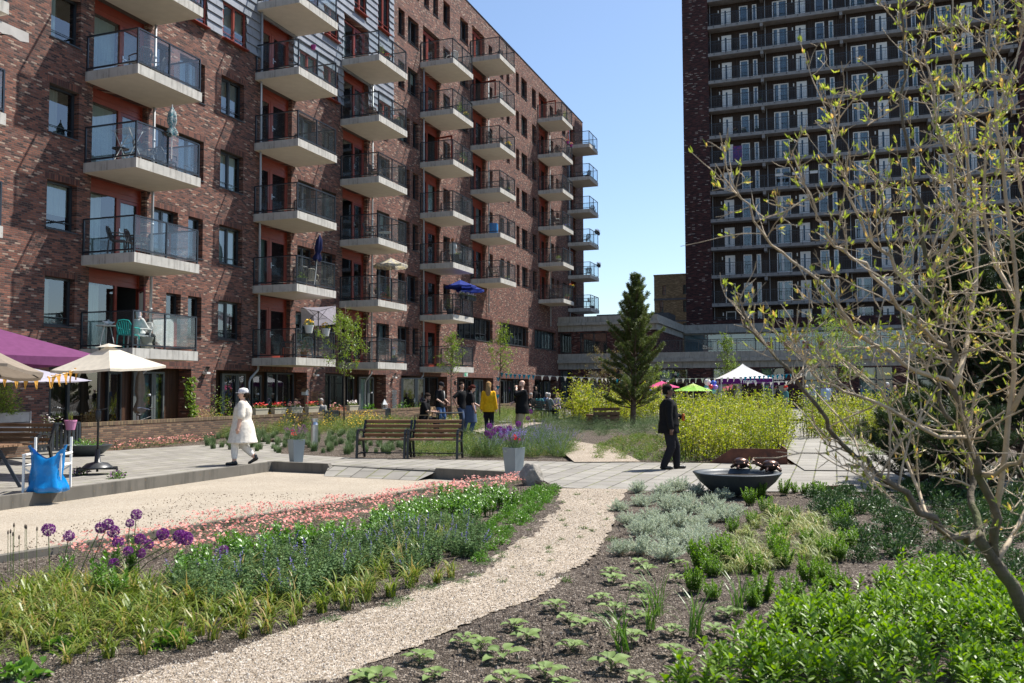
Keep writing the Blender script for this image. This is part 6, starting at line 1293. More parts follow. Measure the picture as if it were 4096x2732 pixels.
for (b,h) in (((105,745),(110,295)),((60,680),(63,352)),((85,700),(83,345)),((100,700),(102,365)),((195,720),(197,305)),((215,740),(207,310)),((150,720),(150,390)),((285,700),(290,325))):
    bp=at(*Z0(*b)); tag(seedhead(bp,deep(*Z0(*h),bp.y),1),'thin dry seed stalk left of the purple globe flowers','seed head','dry seed stalks at the left of the front bed')
# --- front right bed
z3=lambda L:Fz(2300,1800,1.683,L)
ST=[santolina(i) for i in range(4)]
plant('silver_shrub',ST,pts(z3([(430,290),(600,300),(700,280),(820,300),(450,375),(560,350),(640,350),(760,360),(900,370),(1000,330),(1110,310),(1190,300),(300,410),(360,500),(520,500),(640,420),(750,430),(850,425),(980,420),(1080,430),(470,590),(560,540),(620,520),(700,530),(830,535),(900,490),(1030,480),(640,640),(800,660),(830,620),(630,735),(440,700),(300,700),(420,560),(940,470)])),'silvery grey bushy shrub in the bed in front of the dark bowl','santolina','silver grey shrubs in front of the bowl',21,.65,.98)
SV=[salvia(i) for i in range(5)]
sv=Fz(1200,1850,1.7775,[(1165,1285),(1290,1350),(1440,1400),(850,1425),(960,1530),(450,1540),(560,1590),(1470,1580),(1740,1530),(1870,1600),(1530,1185),(1610,1260),(1815,1050),(1900,1125),(2005,1185),(1940,1335)])+z3([(430,770),(245,830),(490,825),(700,775),(260,895),(680,880),(425,940),(180,1015),(455,1030),(270,1095),(405,1150),(380,1290),(660,1240),(240,1480),(665,1390),(430,1560),(940,1250),(1030,1130),(1360,1150),(1520,1190)])
plant('broad_leaf_seedling',SV,pts(sv),'young plant with broad felted pale green leaves on bare soil','seedling','felted seedlings on the bare soil',22,.62,1.0)
HB=[hebe(i) for i in range(4)]
hb=z3([(1250,320),(1400,300),(1480,290),(1640,310),(1180,370),(1280,430),(1480,460),(1420,530),(1190,500),(1050,560),(1000,690),(980,740),(860,815),(830,800),(920,850),(1060,770),(800,960),(930,1005),(1210,830),(1200,1060),(1250,1010),(1450,1010),(1400,790),(1360,730),(1570,890),(1660,870),(1760,930),(1700,730),(1770,740),(1830,660),(1640,1010),(1560,640),(1370,620),(1650,540),(1790,540),(1820,460),(1540,300),(1350,480)])
plant('upright_shrub',HB,pts(hb),'small bright green shrub of upright leafy shoots in the right bed','shrub','small upright green shrubs in the right bed',23,.52,.85)
CX=[daylily(20+i,70,.27,.007,'carex',2.7,'striped_sedge_clump') for i in range(3)]
plant('striped_sedge_clump',CX,scatter(z3([(1000,680),(1100,540),(1350,430),(1600,470),(1780,620),(1720,780),(1500,800),(1300,860),(1010,840)]),.21,24),'striped sedge with arching pale green and straw blades','sedge','striped sedge clumps in the right bed',24,.75,1.2)
GT=[daylily(30+i,26,.42,.008,'grass',.35,'grass_tuft') for i in range(2)]
plant('grass_tuft',GT,pts(z3([(325,1350),(500,1200),(555,1110),(810,1250),(1100,1110)])),'tuft of thin upright green blades among the felted seedlings','grass tuft','thin grass tufts on the bare soil',25,.8,1.15)
EG=[bushy(i,'evergreen',.19,.2,480,.055,.02,'evergreen_plant') for i in (11,12,13)]
z4=lambda L:Fz(3000,1800,.9617,L)
plant('evergreen_plant',EG,scatter(z4([(230,170),(420,150),(520,140),(700,120),(1060,160),(1060,520),(900,470),(780,420),(600,420),(430,430),(330,300),(260,240)]),.42,26),'low dark evergreen plant in the shaded soil under the bare shrub','evergreen','low dark evergreens under the bare shrub',26,.7,1.25)
# laurel ground cover, thick in the right corner
lp=[at(*p) for p in z4([(-290,900),(-60,820),(60,715),(95,668),(270,608),(470,590),(600,495),(800,490),(900,560),(1070,590),(1300,640),(1300,980),(-330,980)])]
A=[(p.x,p.y) for p in lp]; g=rng(31); lo,hi=np.min(A,0),np.max(A,0); X=g.uniform(lo,hi,(2600,2)); X=X[inside(A,X[:,0],X[:,1])]
X=X[X[:,1]>2.6][:720]; q=MB()
for x,y in X:
    h=(.21+.12*noise.noise(Vector((x*1.6,y*1.6,1))))*g.uniform(.6,1.15); a=g.uniform(0,6.28); ln=g.uniform(0,.35); top=np.array([x+math.cos(a)*ln*h,y+math.sin(a)*ln*h,h]); b0=np.array([x,y,-.01])
    q.tube([b0,(b0+top)/2,top],.003,4,1,False); n=15; t=np.linspace(.25,1,n); pp=b0+(top-b0)*t[:,None]; an=np.arange(n)*2.4+a
    leaves(q,pp,np.c_[np.cos(an),np.sin(an),.3+1.0*t**2],g.uniform(.06,.1,n)*(1.05-.3*t**3),g.uniform(.022,.034,n),0,.15,g,.16,True,.75)
tag(q.build('laurel_ground_cover',[LM['laurel'],m_stem]),'thick glossy bright green laurel cover filling the lower right corner','laurel',kind='stuff')
# weeds on the path and at its edges
WD=[bushy(i,'grass',.05,.05,40,.035,.006,'weed_tuft') for i in (41,42)]
plant('weed_tuft',WD,scatter([(1130,1290),(1260,1180),(1310,1130),(1430,1130),(1400,1200),(1330,1290),(1230,1340),(1150,1340)],.42,44)+[tuple(p) for p in pts([(1290,1240),(1340,1215),(1260,1260),(1300,1335),(1405,1240)])],'small green weed growing in the gravel path','weed','weeds in the gravel path',45,.5,1.2)
# --- beds beyond the walk
LV_=[tuft(i) for i in range(3)]
plant('lavender_tuft',LV_,scatter([(480,1030),(640,1040),(1090,1046),(1090,1015),(900,1000),(700,1010),(520,1000),(470,1015)],.42,51),'grey green lavender tuft in the bed behind the benches','lavender','lavender tufts behind the benches',51,.8,1.5)
MX=[bushy(60+i,'mixed',.32,.42,700,.04,.018) for i in range(3)]; MXy=[bushy(64,'mixed',.3,.5,600,.04,.018,fl='yellow',nf=40,fr=.02)]; CT=[catmint(70+i,.45,.3,.6,70) for i in range(2)]
plant('yellowish_border_plant',MX+MXy,scatter([(480,1005),(760,1005),(1080,1000),(1100,990),(1000,985),(700,985),(500,985)],.5,52),'loose green and yellowish border plant in front of the garden wall','border plant','border plants in front of the garden wall',52,.8,1.4)
plant('leafy_plant',MX,scatter([(950,1046),(1110,1050),(1300,1050),(1315,1040),(1250,1025),(1100,1020),(960,1035)],.38,53),'leafy green plant at the edge of the walk behind the right bench','border plant','leafy plants behind the right bench',53,.6,1.0)
plant('catmint_clump',CT,scatter([(1100,1048),(1300,1048),(1300,1028),(1230,1010),(1130,1015)],.45,54),'tall grey green catmint with violet spikes behind the second planter','catmint','catmint behind the second planter',54,.8,1.15)
plant('low_ground_plant',[bushy(80+i,'mixed',.25,.16,300,.05,.02) for i in range(2)],scatter([(1370,1055),(1500,1058),(1640,1058),(1600,1030),(1470,1010),(1380,1030)],.42,55)+scatter([(1880,1012),(2060,990),(2080,1030),(2010,1052),(1930,1030)],.6,155),'low yellowish green plant on the dark soil left of the rusted edging','border plant','low plants left of the rusted edging',55,.6,1.1)
plant('greyish_shrub',[bushy(84+i,'lav',.4,.45,700,.035,.012) for i in range(2)],scatter([(1280,1010),(1500,1012),(1560,1000),(1500,975),(1300,965),(1230,985)],.7,56),'greyish green low shrub in front of the pine','shrub','greyish low shrubs in front of the pine',56,.8,1.2)
plant('tall_border_plant',MX,scatter([(1200,985),(1290,965),(1280,950),(1180,955),(1050,960),(1080,985)],.8,57),'yellow green border plant around the small street trees','border plant','border plants around the street trees',57,.9,1.5)
q=MB(); X=np.array(scatter([(225,1035),(420,1022),(495,1012),(480,998),(400,1003),(230,1018)],.09,58,6000)); n=len(X); g=rng(59); Hh=g.uniform(.05,.25,n)
for _ in range(10): leaves(q,np.c_[X+g.normal(0,.06,X.shape),Hh*g.uniform(0,1,n)],sphere(g,n)+[0,0,.5],.035,.01,0,.1,g)
for _ in range(2): flowers(q,np.c_[X+g.normal(0,.05,X.shape),Hh*1.1],.026,1,2,g)
tag(q.build('pink_flower_mat',[LM['mixed'],LM['pink'],LM['orange']]),'pink flowers along the foot of the garden wall','rock rose',kind='stuff')
plant('border_plant',MX,scatter([(480,1010),(560,990),(600,985),(560,1012)],.45,60)+[tuple(p) for p in pts([(905/1.7423,1760/1.7423),(550,1003),(520,1008)])],'leafy green plant behind the woman in the white dress','border plant','leafy plants behind the woman in white',61,.8,1.2)
# hedge plants: many thin stems carrying yellow green leaves
def hedge(s,h=1.55,r=.5,n=620):
    g=rng(s); st=MB(); lf=MB(); ns=7
    for i in range(ns):
        a=g.uniform(0,6.28); b=np.array([math.cos(a),math.sin(a),0])*g.uniform(.05,r*.6); H=h*g.uniform(.45,1.12); p1=b*1.25+[g.normal(0,.08),g.normal(0,.08),H*.5]; p2=b*1.9+[g.normal(0,.16),g.normal(0,.16),H]; st.tube([b,p1,p2],[.012,.008,.003],5)
        m=n//ns; t=g.uniform(.1,1.05,m)**.85; c=np.where((t<.5)[:,None],b+(p1-b)*(t*2)[:,None],p1+(p2-p1)*(t*2-1)[:,None]); sp=sphere(g,m)*(.04+.24*np.sin(np.clip(t,0,1)*2.9)**1)[:,None]*g.random((m,1))**.6
        for k in range(6): e=c[k*7]+sp[k*7]*1.3; st.tube([c[k*7],e],[.004,.002],3,0,False)
        leaves(lf,c+sp,unit(sp)+g.normal(0,.5,(m,3))+[0,0,.25],g.uniform(.05,.1,m),g.uniform(.035,.06,m),0,.2,g,.12)
    return st.mesh('stems',m_bark,True),lf.mesh('leaves',LM['hedge'])
HG=[hedge(i) for i in range(4)]
def hedge_at(p,s,k,label,group,cat='hedge plant'):
    s*=gg.uniform(.75,1.15); t=thing('hedge_plant',label,cat,(p[0],p[1],GZ(p[0],p[1])-.02),gg.uniform(0,6.28),group,s); inst('stems',HG[k%4][0],t); inst('leaves',HG[k%4][1],t)
gg=random.Random(8)
for i,p in enumerate(scatter([(1575,1058),(1790,1062),(1800,1015),(1700,995),(1560,1010)],.5,71)): hedge_at(p,gg.uniform(.62,.85),i,'thin stemmed hedge plant with yellow green leaves inside the rusted edging','hedge plants inside the rusted edging')
def band(a0,a1,s0,s1,gap,seed): return scatter([B(s0,a0),B(s0,a1),B(s1,a1),B(s1,a0)],gap,seed,px=False)
for i,p in enumerate(band(18.2,25.5,27.5,31.5,.8,72)): hedge_at(p,gg.uniform(.72,.92),i,'bushy yellow green hedge plant behind the walking man in black','hedge plants behind the man in black')
for i,p in enumerate(band(21.5,31.5,32,37,.95,73)): hedge_at(p,gg.uniform(.78,.98),i,'yellow green hedge plant screening the party at the right','hedge plants screening the party')
for i,p in enumerate(band(10.6,14.2,38.5,43,.8,74)): hedge_at(p,gg.uniform(.9,1.15),i,'yellow green hedge plant left of the pine beside the seated group','hedge plants left of the pine')
for i,p in enumerate(band(14.8,18.2,40,43.5,.9,75)): hedge_at(p,gg.uniform(.75,1.),i,'yellow green hedge plant around the foot of the pine','hedge plants at the foot of the pine')
# ---------------------------------------------------------------- trees
def limb(g,p,q,sag=.08,n=4):
    p=np.array(p);q=np.array(q); L=np.linalg.norm(q-p); return [p+(q-p)*t+np.array([g.normal(0,abs(sag)*.4),g.normal(0,abs(sag)*.4),sag*math.sin(math.pi*t)])*L*(1 if 0<t<1 else 0) for t in np.linspace(0,1,n)]
def pine(name,label,base,h,r,s,key='pine',tr=.11,gap=.3,nd_=26,nl=.085,nw=.011,low=.12,skew=0):
    g=rng(s); t=thing(name,label,'pine tree',base); tk=MB(); lf=MB(); cn=MB()
    top=np.array([g.normal(0,.05)*h*.3,g.normal(0,.03),h]); ax=lambda z:top*(z/h)*np.array([1,1,1])
    tk.tube([ax(z) for z in np.linspace(-.1,h,9)],[tr*(1-.93*k/8)+.008 for k in range(9)],9)
    def shoot(p,d,L):
        n=nd_; tt=g.uniform(.0,1.05,n); P=p+d*L*tt[:,None]; rad=g.normal(0,1,(n,3)); rad=unit(rad-d*(rad@d)[:,None]); leaves(lf,P,rad*.8+d*.75,nl*g.uniform(.7,1.1,n),nw,0,.0,g,0,False,0)
    z=h*low
    while z<h*.985:
        f=z/h; nb=g.integers(4,7); a0=g.uniform(0,6.28)
        for b in range(nb):
            a=a0+6.283*b/nb+g.normal(0,.18); L=r*(1-f)**.72*g.uniform(.55,1.15)*(1 if f>.25 else .85)+.12
            el=R(20+45*f**1.3)+g.normal(0,.14); d=np.array([math.cos(a)*math.cos(el),math.sin(a)*math.cos(el),math.sin(el)]); p0=ax(z)
            tip=p0+d*L+[0,0,L*.22*(1-f)]; mid=p0+(tip-p0)*.5-[0,0,L*.07]; tk.tube([p0,mid,tip],[.026*(1-f)+.008,.016*(1-f)+.006,.004],5)
            ns=max(3,int(L/.1))
            for k in range(ns):
                u=(k+.6)/ns
                if u<.22 and L>.6: continue
                c=(p0*(1-u)**2+2*mid*u*(1-u)+tip*u*u); bd=unit(tip-mid)
                for _ in range(2):
                    sd=unit(np.cross(bd,[0,0,1.]))*(1 if _ else -1); d2=unit(sd*g.uniform(.5,1.)+bd*.8+np.array([0,0,g.uniform(.1,.7)])); L2=g.uniform(.12,.2)*(1.15-.4*u)+.12*L*(1-u)
                    e=c+d2*L2; tk.tube([c,e],[.006,.003],3,0,False); shoot(c+d2*L2*.25,d2,L2*.85)
                    if L2>.26: shoot(c+d2*L2*.4,unit(d2+sd*.5+[0,0,.2]),L2*.6)
            shoot(tip-bd*.04,unit(bd+[0,0,.5]),.16)
            cn.tube([tip+bd*.1,tip+bd*.1+unit(bd*.3+np.array([0,0,1]))*g.uniform(.05,.12)],[.008,.005],4,0)
        z+=gap*(1-.25*f)*g.uniform(.6,1.3)
    shoot(ax(h*.97),np.array([0,0,1.]),.2); cn.tube([ax(h*.98),ax(h)+[0,0,.2]],[.012,.006],4)
    tk.build('trunk',m_barkp,t,smooth=True); lf.build('needles',LM[key],t); cn.build('candles',m_twig,t); return t
def young_tree(name,label,cat,base,h,cr,cb,s,key='tree',nl=1500,ls=.06,tr=.035,shape=None,nb=22,up=.75):
    g=rng(s); t=thing(name,label,cat,base); tk=MB(); lf=MB(); shape=shape or (lambda f:math.sin(math.pi*min(1,.12+f*.88))**.8)
    top=np.array([g.normal(0,.06),g.normal(0,.06),h]); tk.tube([np.array([0,0,-.1]),np.array([g.normal(0,.02),0,cb*.6]),top*[.4,.4,(cb+(h-cb)*.4)/h],top],[tr,tr*.85,tr*.55,.006],7)
    per=nl//nb
    for i in range(nb):
        f=(i+.5)/nb; z0=cb+(h-cb)*f*.8; a=i*2.4+g.normal(0,.3); L=cr*max(.12,shape(f))*g.uniform(.65,1.2)
        p0=top*(z0/h)**1.2; p0[2]=z0; q=p0+np.array([math.cos(a)*L,math.sin(a)*L,L*up*g.uniform(.8,1.6)]); P=limb(g,p0,q,-.05); tk.tube(P,[.014*(1-f)+.006,.009,.006,.003],4)
        Pn=np.array(P); tt=g.uniform(.2,1.08,per)*3; k=np.clip(tt.astype(int),0,2); c=Pn[k]+(Pn[k+1]-Pn[k])*(tt-k)[:,None]; nc=max(3,per//9); cen=c[g.integers(0,per,nc)]+g.normal(0,.09*cr,(nc,3)); P2=cen[g.integers(0,nc,per)]+g.normal(0,.055,(per,3))
        leaves(lf,P2,g.normal(0,1,(per,3))+[0,0,.1],ls*g.uniform(.6,1.2,per),ls*.6*g.uniform(.7,1.2,per),0,.25,g,.12)
        for c_ in cen[::2]: tk.tube([Pn[2],c_],[.004,.002],3,0,False)
    tk.build('trunk',m_bark,t,smooth=True); lf.build('crown',LM[key],t); return t
def onground(x,y,d): p=deep(x,y,d); p.z=GZ(p.x,p.y); return p
pine('pine_tree','tall green pine tree with upright pale shoots, standing left of the white party tent',onground(1452,900,36),6.05,1.85,3,nd_=40,tr=.12,nw=.016,nl=.13)
pine('pine_tree','dark pine partly hidden behind the bare shrub, reaching the tower galleries',onground(2225,900,17),4.6,1.7,5,'pine2',.12,.26,64,.12,.011)
pine('pine_tree','dark spreading pine at the picture edge behind the bare shrub',onground(2345,900,16),4.2,1.9,6,'pine2',.12,.26,64,.12,.011)
pine('dwarf_pine','low dark dwarf pine in the shade beside the paved walk',onground(2100,900,15.2),1.25,1.15,7,'pine2',.05,.17,60,.11,.01,.05)
pine('dwarf_pine','second low dark dwarf pine right of the first, under the bare shrub',onground(2235,900,13.5),1.2,1.1,8,'pine2',.05,.17,60,.11,.01,.05)
young_tree('street_tree','young street tree with the widest crown, by the balcony with the lilac parasol','tree',onground(790,900,35),4.9,1.05,2.0,1,nl=2600,ls=.075,nb=26,shape=lambda f:(1-.72*f)*(.75+.5*min(1,f*5)))
young_tree('street_tree','slender young street tree between the two others, in front of the lowest glass balcony','tree',onground(1036,900,38),4.25,.62,2.0,2,nl=1500,ls=.075,nb=20,shape=lambda f:(1-.8*f)*(.75+.5*min(1,f*5)))
young_tree('street_tree','slender young street tree where the blue bunting begins','tree',onground(1147,900,42),4.9,.75,2.1,3,nl=1500,ls=.08,nb=20,shape=lambda f:(1-.8*f)*(.7+.6*min(1,f*5)))
young_tree('columnar_tree','narrow bright green tree rising behind the white party tent','tree',onground(1672,900,57),5.6,1.0,1.2,4,nl=2400,ls=.1,nb=26,up=1.5,shape=lambda f:(1-.8*f)*.9)
young_tree('birch_tree','airy light green tree in front of the terrace railing','tree',onground(1925,900,40),4.9,1.75,1.4,5,'birch',3800,.075,.05,nb=34,shape=lambda f:(1-.55*f))
young_tree('small_tree','small tree with reddish young leaves left of the pine','tree',onground(1392,900,46),3.6,1.5,1.0,6,'rust',1500,.075,.04,nb=22,shape=lambda f:(1-.5*f))
young_tree('leafy_bush','pale green bush behind the small tree at the wing','bush',onground(1500,900,60),3.2,1.6,.5,7,'birch',1300,.09,.04)
# the bare shrub close by on the right
g=rng(77); bs=thing('spring_shrub','large bare branched shrub with small yellow green leaves, close by at the right','shrub',at(2410,1492)); b0=bs.location
br=MB(); lv=MB()
def W3(x,y,d): return np.array(deep(x,y,d)-b0)
MAIN=[([(2410,1492,5.56),(2351,1388,5.5),(2290,1285,5.4),(2247,1225,5.35)],.05,.034),
([(2283,1275,5.4),(2283,1188,5.3),(2255,1090,5.2),(2224,1004,5.15),(2189,890,5.1),(2172,793,5.1),(2153,717,5.1),(2136,629,5.0),(2110,480,5.0),(2085,330,4.9),(2075,180,4.9),(2068,20,4.8)],.03,.006),
([(2247,1225,5.35),(2232,1150,5.5),(2235,1087,5.6),(2210,1000,5.6),(2175,953,5.6),(2150,860,5.7),(2120,740,5.7),(2060,640,5.7),(2030,520,5.7),(2010,380,5.6)],.026,.005),
([(2247,1225,5.35),(2211,1239,5.2),(2140,1194,5.0),(2056,1111,4.9),(1990,1060,4.8),(1925,1005,4.7),(1870,930,4.6),(1810,850,4.5),(1760,800,4.5),(1718,745,4.4),(1700,685,4.4)],.027,.004),
([(2189,890,5.1),(2100,850,5.0),(2010,790,4.9),(1945,735,4.8),(1890,650,4.7),(1800,575,4.7),(1740,505,4.6),(1685,438,4.6)],.016,.004),
([(2153,717,5.1),(2080,650,5.2),(2010,570,5.2),(1962,480,5.2),(1930,380,5.2),(1922,300,5.2),(1935,212,5.1)],.014,.004),
([(2189,890,5.1),(2230,720,5.4),(2240,520,5.5),(2215,330,5.5),(2192,150,5.4),(2185,-40,5.4)],.018,.004),
([(2283,1188,5.3),(2320,950,5.1),(2335,700,5.0),(2310,450,4.9),(2285,200,4.8),(2262,-40,4.8)],.02,.005),
([(2320,950,5.1),(2400,800,4.9),(2450,600,4.8),(2420,300,4.7),(2380,60,4.6)],.018,.005),
([(2224,1004,5.15),(2120,985,4.9),(2010,925,4.8),(1935,895,4.7),(1870,860,4.6),(1830,790,4.6)],.014,.004),
([(2172,793,5.1),(2060,700,4.7),(1985,610,4.6),(1925,560,4.6),(1880,500,4.5),(1850,430,4.5)],.013,.004),
([(2335,700,5.0),(2270,560,5.3),(2260,350,5.3),(2330,150,5.3),(2350,20,5.3)],.014,.004),
([(2290,1285,5.4),(2360,1150,5.8),(2400,900,6.0),(2360,600,6.0),(2330,330,6.0)],.018,.004),
([(2255,1090,5.2),(2340,1060,4.8),(2420,960,4.6),(2480,800,4.5)],.016,.004),
([(2140,1194,5.0),(2090,1080,5.3),(2050,960,5.4),(1990,870,5.4),(1940,830,5.4)],.012,.004),
([(2136,629,5.0),(2200,480,4.7),(2160,330,4.6),(2140,200,4.6),(2120,90,4.6)],.012,.004)]
def smooth(P,k=3):
    P=[np.array(p) for p in P]; out=[]
    for i in range(len(P)-1):
        a=P[max(0,i-1)];b=P[i];c=P[i+1];d=P[min(len(P)-1,i+2)]
        for j in range(k): t=j/k; out.append(.5*((2*b)+(c-a)*t+(2*a-5*b+4*c-d)*t*t+(3*b-a-3*c+d)*t**3))
    return out+[P[-1]]
LP=[];LD=[]
def twig(p,d,L,r,dep):
    d=unit(d); n=4; P=[p]; c=p.copy()
    for i in range(n): d=unit(d+g.normal(0,.16,3)+[0,0,.06]); c=c+d*L/n; P.append(c.copy())
    r=max(r,.0042 if dep==0 else .0032 if dep==1 else .0026); br.tube(P,[r,r*.85,r*.75,r*.65,r*.5],4 if dep else 5,0,False)
    if dep<2:
        for k in range(g.integers(3,6) if dep==0 else g.integers(2,4)):
            i=g.integers(1,n+1); dd=unit(g.normal(0,1,3)*.85+d*.55+[0,0,.35]); twig(P[i]*1.0-(P[i]-P[i-1])*g.random(),dd,L*g.uniform(.22,.45) if dep==0 else g.uniform(.04,.11),max(.0016,r*.5),dep+1)
    for k in range(1,n+1):
        if dep==2 and k<3: continue
        if g.random()<(.16 if dep<2 else .3): LP.append(P[k]); LD.append(d)
for pts_,r0,r1 in MAIN:
    P=smooth([W3(*p) for p in pts_],3); P=[p+g.normal(0,.012,3) if 0<i<len(P)-1 else p for i,p in enumerate(P)]; n=len(P); br.tube(P,[r0+(r1-r0)*(i/(n-1))**.7 for i in range(n)],7,1 if r0>.02 else 0)
    L=sum(np.linalg.norm(P[i+1]-P[i]) for i in range(n-1))
    if r0>.045: continue
    for k in range(int(L*9)):
        f=g.uniform(.12,1); i=min(n-2,int(f*(n-1))); d=unit(P[i+1]-P[i]); p=P[i]+(P[i+1]-P[i])*g.random(); dd=unit(g.normal(0,1,3)*.8+d*.5+[0,0,.3]); twig(p,dd,g.uniform(.2,.7)*(1.1-.5*f),max(.003,(r0+(r1-r0)*f)*.36),0 if g.random()<.55 else 1)
    twig(P[-1],P[-1]-P[-2],.18,r1,1)
LP=np.array(LP);LD=np.array(LD)
for k in range(3): leaves(lv,LP+g.normal(0,.004,LP.shape),LD*.8+g.normal(0,.5,LP.shape)+[0,0,.5],g.uniform(.018,.046,len(LP)),g.uniform(.008,.015,len(LP)),0,-.1,g,.2,True,.2)
m_shrubtrunk=mat('mossy_shrub_bark',(.13,.105,.07),.9,.35,14,bump=.6,stain=((.1,.11,.04),5))
br.build('branches',[m_twig,m_shrubtrunk],bs,smooth=True); lv.build('leaves',LM['bud'],bs)
# ---------------------------------------------------------------- people
SK={k:mat('skin_'+k,c,.5,.06,9) for k,c in dict(fair=(.56,.34,.25),tan=(.42,.24,.16),dark=(.15,.075,.05)).items()}
m_eye=mat('eye_white',(.7,.7,.68),.3,.02); m_dark=mat('pupil_dark',(.015,.012,.01),.3,.1); m_lip=mat('lips',(.35,.12,.1),.5,.1)
FAB={}
def cloth(c,pat=None,rough=.85):
    k=(c,pat)
    if k not in FAB:
        m=mat('fabric',c,rough,.12,14,bump=.5,bscale=9,spec=.08,stain=(pat,38) if pat else None); FAB[k]=m
    return FAB[k]
REM=[]
def remesh(o,vox,extra=None,it=4): REM.append((o,vox,extra,it))
def ik(a,c,l1,l2,pole):
    a=Vector(a);c=Vector(c);d=c-a; L=min(d.length,(l1+l2)*.998); d=d.normalized(); x=(l1*l1-l2*l2+L*L)/(2*L); y=math.sqrt(max(0,l1*l1-x*x)); p=Vector(pole); p=(p-d*p.dot(d)); p=p.normalized() if p.length>1e-5 else d.orthogonal().normalized()
    return a+d*x+p*y, a+d*L
RINGS=[(-.09,.13,.10),(-.05,.162,.115),(.02,.17,.122),(.10,.155,.112),(.18,.148,.108),(.30,.163,.12),(.42,.178,.117),(.49,.168,.095),(.535,.11,.072),(.565,.062,.06)]
def person(label,loc,face,h=1.75,fat=1.0,skin='fair',hip=(0,0,.9),lean=0,fl=(-.1,.02,.07),fr=(.1,-.02,.07),hl=(-.27,.05,.78),hr=(.27,.05,.78),pl=(-.5,-1,0),pr=(.5,-1,0),kl=(-.1,1,0),kr=(.1,1,0),look=0,nod=0,wear=(),hair=None,hairc=(.03,.02,.015),fem=False,group=None,curl=.5,vox=.015,toes=(0,0),z0=None):
    t=thing('person',label,'person',loc,face-math.pi/2,group,h/1.75)
    hip=Vector(hip); up=Vector((0,math.sin(lean),math.cos(lean))); fw=Vector((0,math.cos(lean),-math.sin(lean)))
    sp=lambda o:hip+up*o
    sw=.165 if fem else .185; sw*=fat**.35
    sh={-1:sp(.485)+Vector((-sw,0,0)),1:sp(.485)+Vector((sw,0,0))}; hj={-1:sp(-.03)+Vector((-.09*fat**.4,0,0)),1:sp(-.03)+Vector((.09*fat**.4,0,0))}
    el={};wr={};kn={};an={}
    for s,H_,p_,F_,k_ in ((-1,hl,pl,fl,kl),(1,hr,pr,fr,kr)):
        el[s],wr[s]=ik(sh[s],H_,.285,.25,p_); kn[s],an[s]=ik(hj[s],F_,.42,.41,k_)
    def torso(q,off=0,lo=-.2,hi=1,k=1,flare=0):
        S=[]
        for o,rx,ry in RINGS:
            if lo-.03<=o<=hi:
                b=fat if o<.45 else fat**.4; by=fat**(1.7 if -.0<=o<=.25 else 1.1) if o<.45 else fat**.4
                if fem: rx*=(.93 if .08<o<.25 else 1.03 if o<.05 else .92); by*=1.12 if .27<o<.4 else 1
                S.append((sp(o)+fw*(.02*(by-1) if o<.3 else 0),rx*b*k+off,ry*by*k+off,-lean))
        q.loft(S,18)
    la=fat**.5
    def arm(q,s,off=0,to=2.0,skinhand=True):
        a,b,c=sh[s],el[s],wr[s]
        if to<=1: q.capsule(a,a.lerp(b,to),.055*la+off,.047*la+off*1.25)
        else: q.capsule(a,b,.054*la+off,.042*la+off); q.capsule(b,b.lerp(c,to-1),.043*la+off,(.03*la+off) if to>=2 else .04*la+off)
    def leg(q,s,off=0,to=2.0,foot=True):
        a,b,c=hj[s],kn[s],an[s]
        if to<=1: q.capsule(a,a.lerp(b,to),.088*fat**.6+off,.065*la+off)
        else: q.capsule(a,b,.09*fat**.6+off,.06*la+off); m=b.lerp(c,.35); e=b.lerp(c,to-1); q.capsule(b,m,.058*la+off,.056*la+off); q.capsule(m,e,.056*la+off,.04*la+off*1.1)
    hm=Matrix.Translation(sp(.57))@Matrix.Rotation(-lean*.6,4,'X')@Matrix.Rotation(look,4,'Z')@Matrix.Rotation(-nod,4,'X')
    q=MB(); torso(q); q.capsule(sp(.50),hm@Vector((0,.015,.09)),.058,.054)
    hq=MB(); hq.loft([((0,.035,.035),.022,.025),((0,.03,.05),.045,.052),((0,.02,.085),.062,.078),((0,.008,.13),.071,.092),((0,.0,.18),.075,.098),((0,-.005,.22),.070,.09),((0,-.005,.25),.052,.066),((0,-.005,.268),.02,.025)],16)
    q.add([hm@Vector(v) for v in hq.V],hq.F)
    for s in (-1,1): arm(q,s); leg(q,s)
    for s,tz in ((-1,toes[0]),(1,toes[1])):
        a=an[s]; fd=Vector((s*.15,1,-.0)).normalized(); fd=Vector((fd.x,fd.y*math.cos(tz),-math.sin(tz))); q.capsule(a+Vector((0,-.03,-.035)),a+fd*.16+Vector((0,0,-.045)),.034,.026)
        d=(wr[s]-el[s]).normalized(); q.capsule(wr[s]-d*.01,wr[s]+d*.065,.026,.03)
    ex=MB()     # fingers, eyes, nose, mouth, ears join the body
    for s in (-1,1):
        d=(wr[s]-el[s]).normalized(); side=Vector((0,1,0)) if abs(d.y)<.8 else Vector((0,0,1)); side=(side-d*side.dot(d)).normalized(); nrm=d.cross(side)*(-s)
        nrm=-nrm if nrm.dot(Vector((-s,0,0)))<0 and abs(nrm.x)>.3 else nrm
        base=wr[s]+d*.082
        for i,(o,L) in enumerate(((-.024,.058),(-.008,.07),(.008,.075),(.024,.068))):
            p=base+side*o; c1=d*math.cos(curl*.6)+nrm*math.sin(curl*.6); c2=d*math.cos(curl*1.7)+nrm*math.sin(curl*1.7); p1=p+c1*L*.5; p2=p1+c2*L*.5; ex.tube([p-d*.02,p,p1,p2],[.0095,.0095,.0085,.006],6,0)
        p=wr[s]+d*.03+side*.026; ex.tube([p-side*.01,p+side*.02+d*.02+nrm*.008,p+side*.024+d*.05+nrm*.02],[.0105,.0095,.007],6,0)
    T_=lambda v:hm@Vector(v)
    fq=MB()
